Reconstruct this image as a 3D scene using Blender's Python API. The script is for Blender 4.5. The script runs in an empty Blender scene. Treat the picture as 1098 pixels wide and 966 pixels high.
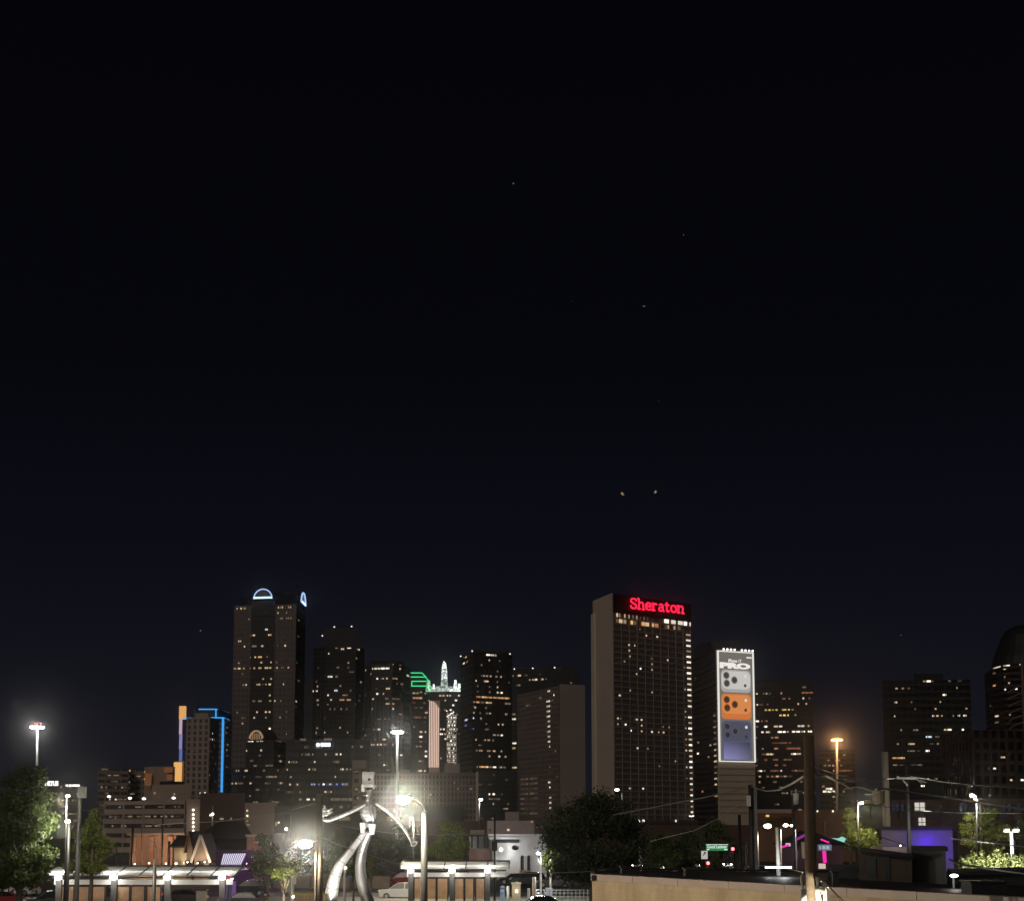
import bpy, math, random
import numpy as np
from mathutils import Vector, Matrix
R = math.radians
rng = random.Random(7)
sc = bpy.context.scene
C = sc.collection

# ------------------------------------------------------------------ camera
EYE = 7.7                      # a first-floor roof terrace
F, U0, V0 = 1600.0, 549.0, 688.0
PITCH = math.atan((885.0 - V0) / F)
cam_d = bpy.data.cameras.new('camera')
cam = bpy.data.objects.new('camera', cam_d); C.objects.link(cam)
cam.location = (0, 0, EYE)
cam.rotation_euler = (R(90) + PITCH, 0, 0)
cam_d.sensor_fit = 'HORIZONTAL'; cam_d.sensor_width = 36
cam_d.lens = F / 1098 * 36
cam_d.shift_y = 205.0 / 1098
cam_d.clip_start = 0.5; cam_d.clip_end = 20000
sc.camera = cam

# ------------------------------------------------------------------ night sky
w = bpy.data.worlds.new('World'); sc.world = w; w.use_nodes = True
nt = w.node_tree; nt.nodes.clear()
tc = nt.nodes.new('ShaderNodeTexCoord'); sp = nt.nodes.new('ShaderNodeSeparateXYZ')
rp = nt.nodes.new('ShaderNodeValToRGB'); bg = nt.nodes.new('ShaderNodeBackground'); ou = nt.nodes.new('ShaderNodeOutputWorld')
nt.links.new(tc.outputs['Generated'], sp.inputs[0]); nt.links.new(sp.outputs['Z'], rp.inputs[0])
nt.links.new(rp.outputs[0], bg.inputs[0]); nt.links.new(bg.outputs[0], ou.inputs[0])
cr = rp.color_ramp
cr.elements[0].position = 0.0; cr.elements[0].color = (.0080, .0084, .0125, 1)
cr.elements[1].position = 0.62; cr.elements[1].color = (.0010, .0010, .0016, 1)
for pos, col in ((.06, (.0070, .0075, .0118, 1)), (.16, (.0040, .0044, .0080, 1)), (.30, (.0018, .0020, .0038, 1))):
    e = cr.elements.new(pos); e.color = col
bg.inputs[1].default_value = 1.0

# dim glow of the city and the moon: one low soft sun behind the camera's left
sun_d = bpy.data.lights.new('sun', 'SUN'); sun = bpy.data.objects.new('sun', sun_d); C.objects.link(sun)
sun_d.energy = 0.5; sun_d.angle = R(25); sun_d.color = (1, .86, .74)
SUN_DIR = Vector((-0.40, -0.82, 0.42)).normalized()
sun.rotation_euler = SUN_DIR.to_track_quat('Z', 'Y').to_euler()
sun.location = (-60, -80, 90)

sc.view_settings.view_transform = 'Standard'; sc.view_settings.look = 'None'
sc.view_settings.exposure = 0.0; sc.view_settings.gamma = 1
sc.view_settings.use_curve_mapping = False
cy = sc.cycles
cy.use_denoising = True
try: cy.denoiser = 'OPENIMAGEDENOISE'
except Exception: pass
cy.max_bounces = 4; cy.diffuse_bounces = 2; cy.glossy_bounces = 2; cy.transmission_bounces = 3
cy.volume_bounces = 0; cy.transparent_max_bounces = 6
cy.sample_clamp_indirect = 2.0; cy.sample_clamp_direct = 0
cy.use_light_tree = True
cy.caustics_reflective = False; cy.caustics_refractive = False

# ------------------------------------------------------------------ picture <-> place
def ray(px, py):
    a = (px - U0) / F; b = -(py - V0) / F
    c, s = math.cos(PITCH), math.sin(PITCH)
    d = Vector((a, c - b * s, s + b * c))
    return d / d.y
def P(px, py, Y):
    d = ray(px, py)
    return Vector((d.x * Y, Y, EYE + d.z * Y))
def G(px, Y, z=0.0):
    p = P(px, 885, Y); return Vector((p.x, Y, z))
def Z(py, Y): return P(U0, py, Y).z
def M(npx, Y): return npx * Y / F     # metres of n picture pixels at depth Y

# ------------------------------------------------------------------ materials
MATS = {}
def mat(name, col, rough=.7, metal=0., var=.25, scale=3., bump=0., trans=0., spec=.4, coord='Object'):
    if name in MATS: return MATS[name]
    m = bpy.data.materials.new(name); m.use_nodes = True; n = m.node_tree; b = n.nodes['Principled BSDF']
    b.inputs['Roughness'].default_value = rough; b.inputs['Metallic'].default_value = metal
    b.inputs['Specular IOR Level'].default_value = spec
    t = n.nodes.new('ShaderNodeTexCoord')
    no = n.nodes.new('ShaderNodeTexNoise'); no.inputs['Scale'].default_value = scale; no.inputs['Detail'].default_value = 4
    n.links.new(t.outputs[coord], no.inputs['Vector'])
    mx = n.nodes.new('ShaderNodeMix'); mx.data_type = 'RGBA'
    mx.inputs[6].default_value = (*[c * (1 - var) for c in col], 1); mx.inputs[7].default_value = (*[min(1, c * (1 + var)) for c in col], 1)
    n.links.new(no.outputs[0], mx.inputs[0]); n.links.new(mx.outputs[2], b.inputs['Base Color'])
    if bump:
        bp = n.nodes.new('ShaderNodeBump'); bp.inputs['Strength'].default_value = bump; bp.inputs['Distance'].default_value = .05
        n.links.new(no.outputs[0], bp.inputs['Height']); n.links.new(bp.outputs[0], b.inputs['Normal'])
    if trans:
        tr = n.nodes.new('ShaderNodeBsdfTranslucent'); n.links.new(mx.outputs[2], tr.inputs[0])
        ms = n.nodes.new('ShaderNodeMixShader'); ms.inputs[0].default_value = trans
        o = n.nodes['Material Output']
        n.links.new(b.outputs[0], ms.inputs[1]); n.links.new(tr.outputs[0], ms.inputs[2]); n.links.new(ms.outputs[0], o.inputs[0])
    MATS[name] = m; return m
def brick(name, c1, c2, mortar, scale=1.0, bw=.22, bh=.075, rough=.85):
    if name in MATS: return MATS[name]
    m = mat(name, c1, rough); n = m.node_tree; b = n.nodes['Principled BSDF']
    t = n.nodes.new('ShaderNodeTexCoord'); mp = n.nodes.new('ShaderNodeMapping')
    mp.inputs['Rotation'].default_value = (R(90), 0, 0)
    k = n.nodes.new('ShaderNodeTexBrick'); k.inputs['Scale'].default_value = scale
    k.inputs['Color1'].default_value = (*c1, 1); k.inputs['Color2'].default_value = (*c2, 1); k.inputs['Mortar'].default_value = (*mortar, 1)
    k.inputs['Brick Width'].default_value = bw; k.inputs['Row Height'].default_value = bh; k.inputs['Mortar Size'].default_value = bh * .12
    n.links.new(t.outputs['Object'], mp.inputs[0]); n.links.new(mp.outputs[0], k.inputs[0])
    m2 = n.nodes.new('ShaderNodeMapping'); m2.inputs['Scale'].default_value = (1.1, 1.1, .45); n2 = n.nodes.new('ShaderNodeTexNoise'); n2.inputs['Scale'].default_value = 1.1; n2.inputs['Detail'].default_value = 7; n2.inputs['Roughness'].default_value = .65
    r3 = n.nodes.new('ShaderNodeMapRange'); r3.inputs[1].default_value = .35; r3.inputs[2].default_value = .65; r3.inputs[3].default_value = .76; r3.inputs[4].default_value = 1.08
    m3 = n.nodes.new('ShaderNodeMix'); m3.data_type = 'RGBA'; m3.blend_type = 'MULTIPLY'; m3.inputs[0].default_value = 1
    n.links.new(t.outputs['Object'], m2.inputs[0]); n.links.new(m2.outputs[0], n2.inputs['Vector']); n.links.new(n2.outputs[0], r3.inputs[0]); n.links.new(k.outputs[0], m3.inputs[6]); n.links.new(r3.outputs[0], m3.inputs[7]); n.links.new(m3.outputs[2], b.inputs['Base Color'])
    return m
def em(name, col, s, vary=0., light=False):
    if name in MATS: return MATS[name]
    m = bpy.data.materials.new(name); m.use_nodes = True; n = m.node_tree; n.nodes.clear()
    e = n.nodes.new('ShaderNodeEmission'); o = n.nodes.new('ShaderNodeOutputMaterial')
    e.inputs[0].default_value = (*col, 1); e.inputs[1].default_value = s
    n.links.new(e.outputs[0], o.inputs[0])
    if vary:
        oi = n.nodes.new('ShaderNodeObjectInfo'); pw = n.nodes.new('ShaderNodeMath'); pw.operation = 'POWER'; pw.inputs[1].default_value = 1.6
        ml = n.nodes.new('ShaderNodeMath'); ml.operation = 'MULTIPLY_ADD'
        n.links.new(oi.outputs['Random'], pw.inputs[0]); n.links.new(pw.outputs[0], ml.inputs[0])
        ml.inputs[1].default_value = s * vary; ml.inputs[2].default_value = s * (1 - vary)
        n.links.new(ml.outputs[0], e.inputs[1])
    if not light: m.cycles.emission_sampling = 'NONE'
    MATS[name] = m; return m

def emn(name, col, s, scale):
    """lit ornament: the carved relief breaks the light up"""
    m = em(name, col, s); n = m.node_tree
    if 'relief' in n.nodes: return m
    t = n.nodes.new('ShaderNodeTexCoord'); k = n.nodes.new('ShaderNodeTexVoronoi'); k.name = 'relief'; k.inputs['Scale'].default_value = scale
    r_ = n.nodes.new('ShaderNodeMapRange'); r_.inputs[1].default_value = .1; r_.inputs[2].default_value = .8; r_.inputs[3].default_value = s * 1.5; r_.inputs[4].default_value = s * .12
    n.links.new(t.outputs['Object'], k.inputs['Vector']); n.links.new(k.outputs['Distance'], r_.inputs[0]); n.links.new(r_.outputs[0], n.nodes['Emission'].inputs[1]); return m

# ------------------------------------------------------------------ mesh builder
class MB:
    def __init__(s): s.v = []; s.f = []
    def add(s, vs, fs):
        o = len(s.v); s.v += [tuple(v) for v in vs]; s.f += [tuple(i + o for i in f) for f in fs]
    def hexa(s, b4, t4):
        s.add(list(b4) + list(t4), [(3, 2, 1, 0), (4, 5, 6, 7), (0, 1, 5, 4), (1, 2, 6, 5), (2, 3, 7, 6), (3, 0, 4, 7)])
    def box(s, x0, x1, y0, y1, z0, z1):
        s.hexa([(x0, y0, z0), (x1, y0, z0), (x1, y1, z0), (x0, y1, z0)], [(x0, y0, z1), (x1, y0, z1), (x1, y1, z1), (x0, y1, z1)])
    def obox(s, c, size, rz=0., mtx=None):
        hx, hy, hz = (q / 2 for q in size)
        mm = mtx if mtx is not None else Matrix.Rotation(rz, 3, 'Z'); c = Vector(c)
        q = lambda x, y, z: c + mm @ Vector((x, y, z))
        s.hexa([q(-hx, -hy, -hz), q(hx, -hy, -hz), q(hx, hy, -hz), q(-hx, hy, -hz)], [q(-hx, -hy, hz), q(hx, -hy, hz), q(hx, hy, hz), q(-hx, hy, hz)])
    def prism(s, pts, z0, z1):
        pts = [(p[0], p[1]) for p in pts]
        ar = sum(pts[i][0] * pts[(i + 1) % len(pts)][1] - pts[(i + 1) % len(pts)][0] * pts[i][1] for i in range(len(pts)))
        if ar < 0: pts = pts[::-1]
        n = len(pts)
        s.add([(x, y, z0) for x, y in pts] + [(x, y, z1) for x, y in pts],
              [tuple(range(n - 1, -1, -1)), tuple(range(n, 2 * n))] + [(i, (i + 1) % n, n + (i + 1) % n, n + i) for i in range(n)])
    def tube(s, pts, rad, k=8, cap=True, flat=1.0):
        pts = [Vector(p) for p in pts]; n = len(pts)
        rad = rad if hasattr(rad, '__len__') else [rad] * n
        vs = []; up = None
        for i, p in enumerate(pts):
            t = (pts[min(i + 1, n - 1)] - pts[max(i - 1, 0)]).normalized()
            if up is None:
                up = Vector((0, 1, 0)) if abs(t.y) < .9 else Vector((1, 0, 0))
            a = (up - t * up.dot(t)).normalized(); b = t.cross(a); up = a
            for j in range(k):
                th = 2 * math.pi * j / k
                vs.append(p + (a * math.cos(th) * flat + b * math.sin(th)) * rad[i])
        fs = [(i * k + j, i * k + (j + 1) % k, (i + 1) * k + (j + 1) % k, (i + 1) * k + j) for i in range(n - 1) for j in range(k)]
        if cap: fs += [tuple(range(k - 1, -1, -1)), tuple((n - 1) * k + j for j in range(k))]
        s.add(vs, fs)
    def cyl(s, c, r, z0, z1, r1=None, k=12):
        s.tube([(c[0], c[1], z0), (c[0], c[1], z1)], [r, r if r1 is None else r1], k)
    def lathe(s, c, prof, k=20, a0=0., a1=2 * math.pi):
        full = abs(a1 - a0 - 2 * math.pi) < 1e-4; kk = k if full else k + 1
        vs = []
        for r, z in prof:
            for j in range(kk):
                th = a0 + (a1 - a0) * j / k
                vs.append((c[0] + r * math.cos(th), c[1] + r * math.sin(th), c[2] + z))
        s.add(vs, [(i * kk + j, i * kk + (j + 1) % kk, (i + 1) * kk + (j + 1) % kk, (i + 1) * kk + j) for i in range(len(prof) - 1) for j in range(k)])
    def ball(s, c, r, k=10, m=6, sc_=(1, 1, 1)):
        vs = [(c[0], c[1], c[2] - r * sc_[2])]
        for i in range(1, m):
            ph = -math.pi / 2 + math.pi * i / m
            for j in range(k):
                th = 2 * math.pi * j / k
                vs.append((c[0] + r * sc_[0] * math.cos(ph) * math.cos(th), c[1] + r * sc_[1] * math.cos(ph) * math.sin(th), c[2] + r * sc_[2] * math.sin(ph)))
        vs.append((c[0], c[1], c[2] + r * sc_[2])); top = len(vs) - 1
        fs = [(0, 1 + (j + 1) % k, 1 + j) for j in range(k)]
        for i in range(m - 2):
            fs += [(1 + i * k + j, 1 + i * k + (j + 1) % k, 1 + (i + 1) * k + (j + 1) % k, 1 + (i + 1) * k + j) for j in range(k)]
        fs += [(1 + (m - 2) * k + j, 1 + (m - 2) * k + (j + 1) % k, top) for j in range(k)]
        s.add(vs, fs)
    def bar(s, a, b, wd, hd):
        a = Vector(a); b = Vector(b); t = (b - a).normalized()
        u = Vector((0, 0, 1)) if abs(t.z) < .95 else Vector((0, 1, 0))
        x = t.cross(u).normalized() * wd / 2; y = x.cross(t).normalized() * hd / 2
        s.hexa([a - x - y, a + x - y, a + x + y, a - x + y], [b - x - y, b + x - y, b + x + y, b - x + y])

def wloc(o):
    v = Vector((0, 0, 0))
    while o is not None: v += o.location; o = o.parent
    return v
def obj(name, mb, m, parent=None, smooth=False, loc=None):
    """link the builder's faces as ONE mesh object (coordinates are the place's own)"""
    base = wloc(parent) if parent is not None else Vector((0, 0, 0))
    me = bpy.data.meshes.new(name)
    off = base + (Vector(loc) if loc is not None else Vector((0, 0, 0)))
    me.from_pydata([(a - off.x, b - off.y, c - off.z) for a, b, c in mb.v], [], mb.f)
    me.materials.append(m)
    if smooth:
        me.polygons.foreach_set('use_smooth', [True] * len(me.polygons))
    me.update()
    o = bpy.data.objects.new(name, me); C.objects.link(o)
    if loc is not None: o.location = loc
    if parent is not None: o.parent = parent
    return o
def tag(o, label=None, cat=None, group=None, kind=None):
    for k, v in (('label', label), ('category', cat), ('group', group), ('kind', kind)):
        if v: o[k] = v
    return o
def thing(name, label, cat, loc=(0, 0, 0), group=None):
    o = bpy.data.objects.new(name, None); C.objects.link(o); o.location = loc; o.empty_display_size = .3
    return tag(o, label, cat, group)
def struct(name, mb, m): return tag(obj(name, mb, m), kind='structure')
def dup(root, loc, rz=None, label=None):
    r = root.copy(); C.objects.link(r); r.location = loc
    if rz is not None: r.rotation_euler.z = rz
    if label: r['label'] = label
    for ch in list(root.children):
        c = ch.copy(); C.objects.link(c); c.parent = r
        for g in list(ch.children):
            d = g.copy(); C.objects.link(d); d.parent = c
    return r
def lamp(parent, p, watts, col=(1, .9, .72), r=.12, kind='POINT', aim=None, angle=60, blend=.4, name='lamp_light'):
    d = bpy.data.lights.new(name, kind); d.energy = watts; d.color = col; d.shadow_soft_size = r
    o = bpy.data.objects.new(name, d); C.objects.link(o)
    o.location = Vector(p) - (wloc(parent) if parent else Vector((0, 0, 0)))
    if parent: o.parent = parent
    if kind == 'SPOT':
        d.spot_size = R(angle); d.spot_blend = blend
        o.rotation_euler = (Vector(p) - Vector(aim)).to_track_quat('Z', 'Y').to_euler()
    return o
def text_mesh(txt, bold=0., ext=.05, space=1.):
    cu = bpy.data.curves.new('text', 'FONT'); cu.body = txt; cu.extrude = ext; cu.offset = bold; cu.space_character = space
    t = bpy.data.objects.new('text', cu); C.objects.link(t)
    bpy.context.view_layer.update()
    me = bpy.data.meshes.new_from_object(t.evaluated_get(bpy.context.evaluated_depsgraph_get()))
    v = [tuple(q.co) for q in me.vertices]; f = [tuple(p.vertices) for p in me.polygons]
    bpy.data.objects.remove(t); bpy.data.curves.remove(cu); bpy.data.meshes.remove(me)
    return v, f
def write(mb, txt, o, ux, width, height, out=.0, bold=.0, ext=.02, space=1.):
    """lettering on an upright face: o = lower left corner, ux = unit vector along the face"""
    v, f = text_mesh(txt, bold, 1., space)
    xs = [q[0] for q in v]; ys = [q[1] for q in v]
    x0, x1, y0, y1 = min(xs), max(xs), min(ys), max(ys)
    ux = Vector(ux).normalized(); nz = Vector((ux.y, -ux.x, 0))
    mb.add([Vector(o) + ux * ((q[0] - x0) / (x1 - x0) * width) + Vector((0, 0, (q[1] - y0) / (y1 - y0) * height)) + nz * (out + ext * (q[2] + 1) / 2) for q in v], f)
# ------------------------------------------------------------------ ground
gm = mat('asphalt_ground', (.05, .05, .052), .85, var=.35, scale=.08, bump=.1)
g = MB(); g.add([(-4000, -400, 0), (4000, -400, 0), (4000, 7000, 0), (-4000, 7000, 0)], [(0, 1, 2, 3)]); struct('ground', g, gm)

# ------------------------------------------------------------------ towers
WARM, WHITE, COOL, ORANGE, DIM, RED, BLUE, YEL = 'w', 'W', 'c', 'o', 'd', 'r', 'b', 'y'
WIN = {WARM: em('window_warm', (1, .70, .42), .9, .88), WHITE: em('window_white', (1, .88, .70), 2.0, .65),
       COOL: em('window_cool', (.75, .88, 1), 1.6, .6), ORANGE: em('window_orange', (1, .50, .22), .9, .6),
       DIM: em('window_dim', (1, .74, .50), .26, .85), RED: em('window_red', (1, .34, .20), .3, .7),
       BLUE: em('window_blue', (.22, .3, 1), 1.0, .5), YEL: em('window_yellow', (1, .66, .2), 1.1, .6)}
WMESH = {}
def wmesh(key):
    if key not in WMESH:
        b = MB(); b.box(-.5, .5, -.5, .5, -.5, .5)
        me = bpy.data.meshes.new('lit_window'); me.from_pydata(b.v, [], b.f); me.materials.append(WIN[key]); WMESH[key] = me
    return WMESH[key]
def facade(mb, A, B, z0, z1, fl, spf, bay, pw, out=.3):
    d = (B - A); L = d.length; d = d / L; n = Vector((d.y, -d.x, 0))
    def slab(u0, u1, za, zb, o):
        a, b = A + d * u0, A + d * u1
        q = [a + n * o, b + n * o, b - n * .05, a - n * .05]
        mb.hexa([(p.x, p.y, za) for p in q], [(p.x, p.y, zb) for p in q])
    k = 0
    while z0 + k * fl < z1 - .1:
        slab(0, L, z0 + k * fl, min(z1, z0 + k * fl + fl * spf), out); k += 1
    if bay:
        nb = max(1, round(L / bay))
        for i in range(nb + 1):
            u = L * i / nb
            slab(max(0, u - pw / 2), min(L, u + pw / 2), z0, z1, out + .06)
def away(p, depth): return p * (1 + depth / p.y)      # a side wall that runs straight back, out of sight
class T: pass
def tower(name, label, cat, cs, ytop, glass, frame=None, fl=3.6, spf=.4, bay=3., pw=.4, ref=0, out=.3, depth=30, z0=0., parent=None, group=None, part=None):
    t = T(); t.cs = [G(px, Y) for px, Y in cs]; t.z0 = z0; t.fl = fl; t.spf = spf; t.out = out
    t.z1 = P(cs[ref][0], ytop, cs[ref][1]).z
    c = t.cs
    if len(c) == 2: back = [away(c[1], depth), away(c[0], depth)]
    elif len(c) == 3: back = [c[0] + c[2] - c[1]]
    else: back = [away(c[-1], depth), away(c[0], depth)]
    t.pts = [(p.x, p.y) for p in c + back]
    base = sum((Vector((x, y, 0)) for x, y in t.pts), Vector()) / len(t.pts)
    t.root = parent or thing(name, label, cat, (base.x, base.y, 0), group)
    b = MB(); b.prism(t.pts, z0, t.z1); t.body = obj(part or ('glass_wall' if frame else 'wall'), b, glass, t.root)
    t.faces = [(c[i], c[i + 1]) for i in range(len(c) - 1)]
    if frame:
        b = MB()
        for A, B in t.faces: facade(b, A, B, z0, t.z1, fl, spf, bay, pw, out)
        # roof rim
        obj('facade_grid', b, frame, t.root)
    t.n = 0; t.used = set()
    return t
def hit(t, px, py):
    d = ray(px, py); best = None
    for A, B in t.faces:
        e = B - A; L = e.length; e = e / L; n = Vector((e.y, -e.x, 0))
        den = n.x * d.x + n.y * d.y
        if abs(den) < 1e-6: continue
        s = (n.x * A.x + n.y * A.y) / den
        p = Vector((d.x * s, s, EYE + d.z * s)); u = (p - A).dot(e)
        if -3 <= u <= L + 3 and den < 0: best = (A, B, e, L, n, min(max(u, .5), L - .5), p.z)
    return best
def put(t, A, e, n, L, u, z, wd, ht, key, off):
    if t.n >= 100: return None
    wd = min(wd, 2 * u, 2 * (L - u)) if 2 * min(u, L - u) > .8 else .8
    o = bpy.data.objects.new('lit_window', wmesh(key)); C.objects.link(o); o.parent = t.root
    p = A + e * u + n * off; p.z = z
    o.location = p - wloc(t.root); o.rotation_euler.z = math.atan2(e.y, e.x); o.scale = (wd, .12, ht)
    t.n += 1; return o
def lit(t, spec, key=WARM, h=None, snap=True):
    """spec: 'x,y[,w];...' places on the facade where windows are lit"""
    for s in spec.split(';'):
        q = s.split(','); px, py = float(q[0]), float(q[1]); wpx = float(q[2]) if len(q) > 2 else 1.7
        kk = q[3] if len(q) > 3 else key
        r_ = hit(t, px, py)
        if r_ is None: continue
        A, B, e, L, n, u, z = r_
        Y = (A + e * u).y; wd = M(wpx * .85, Y) / max(.25, abs(e.x))
        if snap:
            k = math.floor((z - t.z0) / t.fl); zz = t.z0 + t.fl * (k + (1 + t.spf) / 2); ht = min(t.fl * (1 - t.spf) * .62, M(1.8, Y))
        else: zz = z; ht = M(2, Y)
        if h: ht = M(h, Y)
        if zz + ht / 2 > t.z1 or zz < t.z0: zz = min(max(z, t.z0 + ht), t.z1 - ht / 2)
        put(t, A, e, n, L, u, zz, wd, ht, kk, (getattr(t, 'bay_off', .12) if getattr(t, 'bay_u', (1, 0))[0] < u < getattr(t, 'bay_u', (1, 0))[1] and A == t.faces[0][0] else .12) if not h else t.out + .12)
def rnd(t, n, keys='dddww', wmin=1.2, wmax=3.2, zmin=.08, zmax=.97, face=None, run=.1):
    for _ in range(n):
        A, B = t.faces[face if face is not None else rng.choices(range(len(t.faces)), [abs((b - a).x) + .1 for a, b in t.faces])[0]]
        e = B - A; L = e.length; e = e / L; nn = Vector((e.y, -e.x, 0))
        z = t.z0 + (t.z1 - t.z0) * rng.uniform(zmin, zmax); k = math.floor((z - t.z0) / t.fl); zz = t.z0 + t.fl * (k + (1 + t.spf) / 2)
        wd = rng.uniform(wmin, wmax) * (rng.uniform(2, 4) if rng.random() < run else 1)
        put(t, A, e, nn, L, rng.uniform(1, L - 1), zz, wd, t.fl * (1 - t.spf) * .5, rng.choice(keys), .12)
def block(t, name, cs, ytop, m, z0=None, ref=0, depth=12):
    c = [G(px, Y) for px, Y in cs]
    back = [away(c[1], depth), away(c[0], depth)] if len(c) == 2 else [c[0] + c[2] - c[1]]
    b = MB(); b.prism([(p.x, p.y) for p in c + back], t.z1 if z0 is None else z0, P(cs[ref][0], ytop, cs[ref][1]).z)
    return obj(name, b, m, t.root)
def red_light(t, px, py, Y, key='aviation_red'):
    b = MB(); p = P(px, py, Y); b.ball(p, M(.8, Y), 8, 5)
    obj('beacon', b, em('beacon_white', (1, .85, .85), 1.4), t.root)

GL = mat('dark_glass', (.022, .022, .026), .32, var=.3, scale=.02, spec=.5)
GLB = mat('black_glass', (.006, .006, .007), .35, var=.3, scale=.02, spec=.25)
FR_G = mat('grey_frame', (.062, .058, .058), .7, var=.2, scale=.05)
FR_D = mat('charcoal_frame', (.026, .025, .026), .7, var=.2, scale=.05)
FR_B = mat('black_frame', (.010, .010, .011), .6, var=.2, scale=.05)
FR_BR = mat('rose_granite', (.135, .10, .09), .65, var=.2, scale=.05)
PALE = mat('pale_stone_panels', (.50, .42, .35), .8, var=.14, scale=.06, bump=.1)
PALE2 = mat('warm_concrete', (.33, .27, .24), .85, var=.14, scale=.06)
RIB = mat('ribbed_concrete', (.20, .165, .15), .85, var=.15, scale=.1)
BRN = mat('brown_masonry', (.32, .25, .205), .85, var=.25, scale=.1)
DKB = mat('dark_brick_wall', (.085, .052, .045), .9, var=.3, scale=.2)
ROOF = mat('roof_black', (.012, .012, .013), .9, var=.3, scale=.2)
STEEL = mat('galvanised_steel', (.33, .33, .33), .5, .6, var=.2, scale=2.)
DSTEEL = mat('dark_painted_steel', (.045, .045, .048), .5, .3, var=.2, scale=2.)
WHT = mat('white_paint', (.75, .74, .71), .6, var=.08, scale=2.)

# --- far left: dark office with lettering
t = tower('office_building', 'low dark office block with white lettering behind the big left tree', 'building', [(36, 905), (88, 900)], 842, GL, DKB, fl=4, bay=5, depth=40)
LET = em('sign_white', (1, .97, .92), 1.6)
b = MB(); a = P(47, 842.3, 899); write(b, 'VIRTUS', a, (1, 0, 0), M(15.5, 900), M(5.2, 900), .3, .05, .4); s = obj('sign_letters', b, LET, t.root)
b = MB()
for x0, x1 in ((71, 73), (74.2, 77), (78, 85.5)):
    p = P(x0, 843, 899); q = P(x1, 840.8, 899)
    b.tube([(p.x, 898.4, (p.z + q.z) / 2), (q.x, 898.4, (p.z + q.z) / 2)], (q.z - p.z) / 2, 8)
obj('sign_letters', b, LET, t.root)
lit(t, '74,847.5,2;65.5,847,1.5;67.5,858,2.2;83,854,1.5;81,861,3;78,862,2', WARM)
rnd(t, 10, 'dd')

# --- apartment slabs
t = tower('apartment_building', 'wide dim apartment slab left of the blue outlined tower, lower of two heights', 'building', [(103, 800), (136, 805)], 824, GL, RIB, fl=3.2, spf=.55, bay=4, pw=.6)
lit(t, '108.6,843;109,848,2;114,843;124,843.5;125.3,838.6;131,843;117.5,860,2;124,859.5,2.2', WARM); rnd(t, 26, 'ddd')
t = tower('apartment_building', 'narrow dim apartment block with a lit stair column behind the garage', 'building', [(136.4, 815), (158, 812)], 825, GL, RIB, fl=3.2, spf=.5, bay=4, pw=.6)
lit(t, '138.5,826,3,o;137.5,829;137.8,833;138.2,837;138,841;139,845;137.6,849;139,862', DIM); rnd(t, 14, 'dd')
OP = em('orange_floodlit_panel', (1, .52, .17), .85)  # orange floodlight on the walls painted as emission
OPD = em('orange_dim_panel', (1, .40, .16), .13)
t = tower('hotel_building', 'brown hotel block with orange lit wall panels beside the blue outlined tower', 'building', [(153, 765), (163, 758), (186, 760)], 821.5, BRN, None, ref=1)
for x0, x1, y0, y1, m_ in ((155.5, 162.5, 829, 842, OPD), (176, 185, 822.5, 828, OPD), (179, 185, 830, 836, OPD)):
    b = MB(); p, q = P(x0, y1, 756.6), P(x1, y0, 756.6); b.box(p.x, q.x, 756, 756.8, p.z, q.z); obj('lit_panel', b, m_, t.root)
lit(t, '152.6,831;152.6,836;153,840', ORANGE)
t = tower('pylon_building', 'bright orange lit slab standing at the foot of the blue outlined tower', 'building', [(186, 790), (195.4, 788)], 816, BRN, None, depth=14)
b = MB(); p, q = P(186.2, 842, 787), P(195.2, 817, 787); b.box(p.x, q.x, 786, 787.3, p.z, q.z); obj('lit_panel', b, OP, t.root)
t = tower('office_building', 'flat brown masonry block with a dark roof in front of the hotel', 'building', [(162, 600), (203, 595)], 841, BRN, None)
block(t, 'roof_plant', [(170, 602), (196, 602)], 837.5, ROOF)
lit(t, '181.6,858,2;166,850,2;187,851,1.5', WARM, snap=False)

# --- blue neon tower
t = tower('neon_tower', 'tall tower outlined in blue neon with an orange lit left edge', 'tower', [(196.5, 905), (239, 900), (246.2, 935)], 770, GL, RIB, fl=3.4, spf=.45, bay=0, ref=1)
cr_ = [(204, 902), (231.5, 898), (246, 932)]
block(t, 'crown', cr_, 760.3, FR_G, ref=1)
NB = em('blue_neon', (.05, .36, .88), 1.1)
def neon(pts, r=.55):
    b = MB(); b.tube([P(*p) for p in pts], r, 6); return obj('neon_tube', b, NB, t.root)
neon([(213, 760.2, 896), (231.5, 760.2, 896), (246.2, 764.6, 930)], .42); neon([(231.5, 760.2, 896), (231.5, 769.3, 896)], .45); neon([(246.2, 764.6, 930), (246.2, 772.3, 930)], .45)
neon([(226, 769.3, 896), (239.2, 769.3, 897), (246.2, 772.3, 930)], .42); neon([(239.2, 770, 897), (237.6, 849, 897)], .7); neon([(197, 770, 900), (205, 769.5, 900)], .4)
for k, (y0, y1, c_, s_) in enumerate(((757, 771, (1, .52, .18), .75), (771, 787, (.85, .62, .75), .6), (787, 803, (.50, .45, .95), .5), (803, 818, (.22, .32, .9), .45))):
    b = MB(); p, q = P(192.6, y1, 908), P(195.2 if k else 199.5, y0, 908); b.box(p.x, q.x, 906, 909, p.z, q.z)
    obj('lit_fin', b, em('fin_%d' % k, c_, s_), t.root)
lit(t, '212,760.5;202,760,2;219,762,3;220,770,4,W;228,775,2;243,774;243.5,779,2;242,784,2.5;243,790,2;244,797,2;243,804,2;243.5,812,2.5;243,822,2', DIM)
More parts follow.
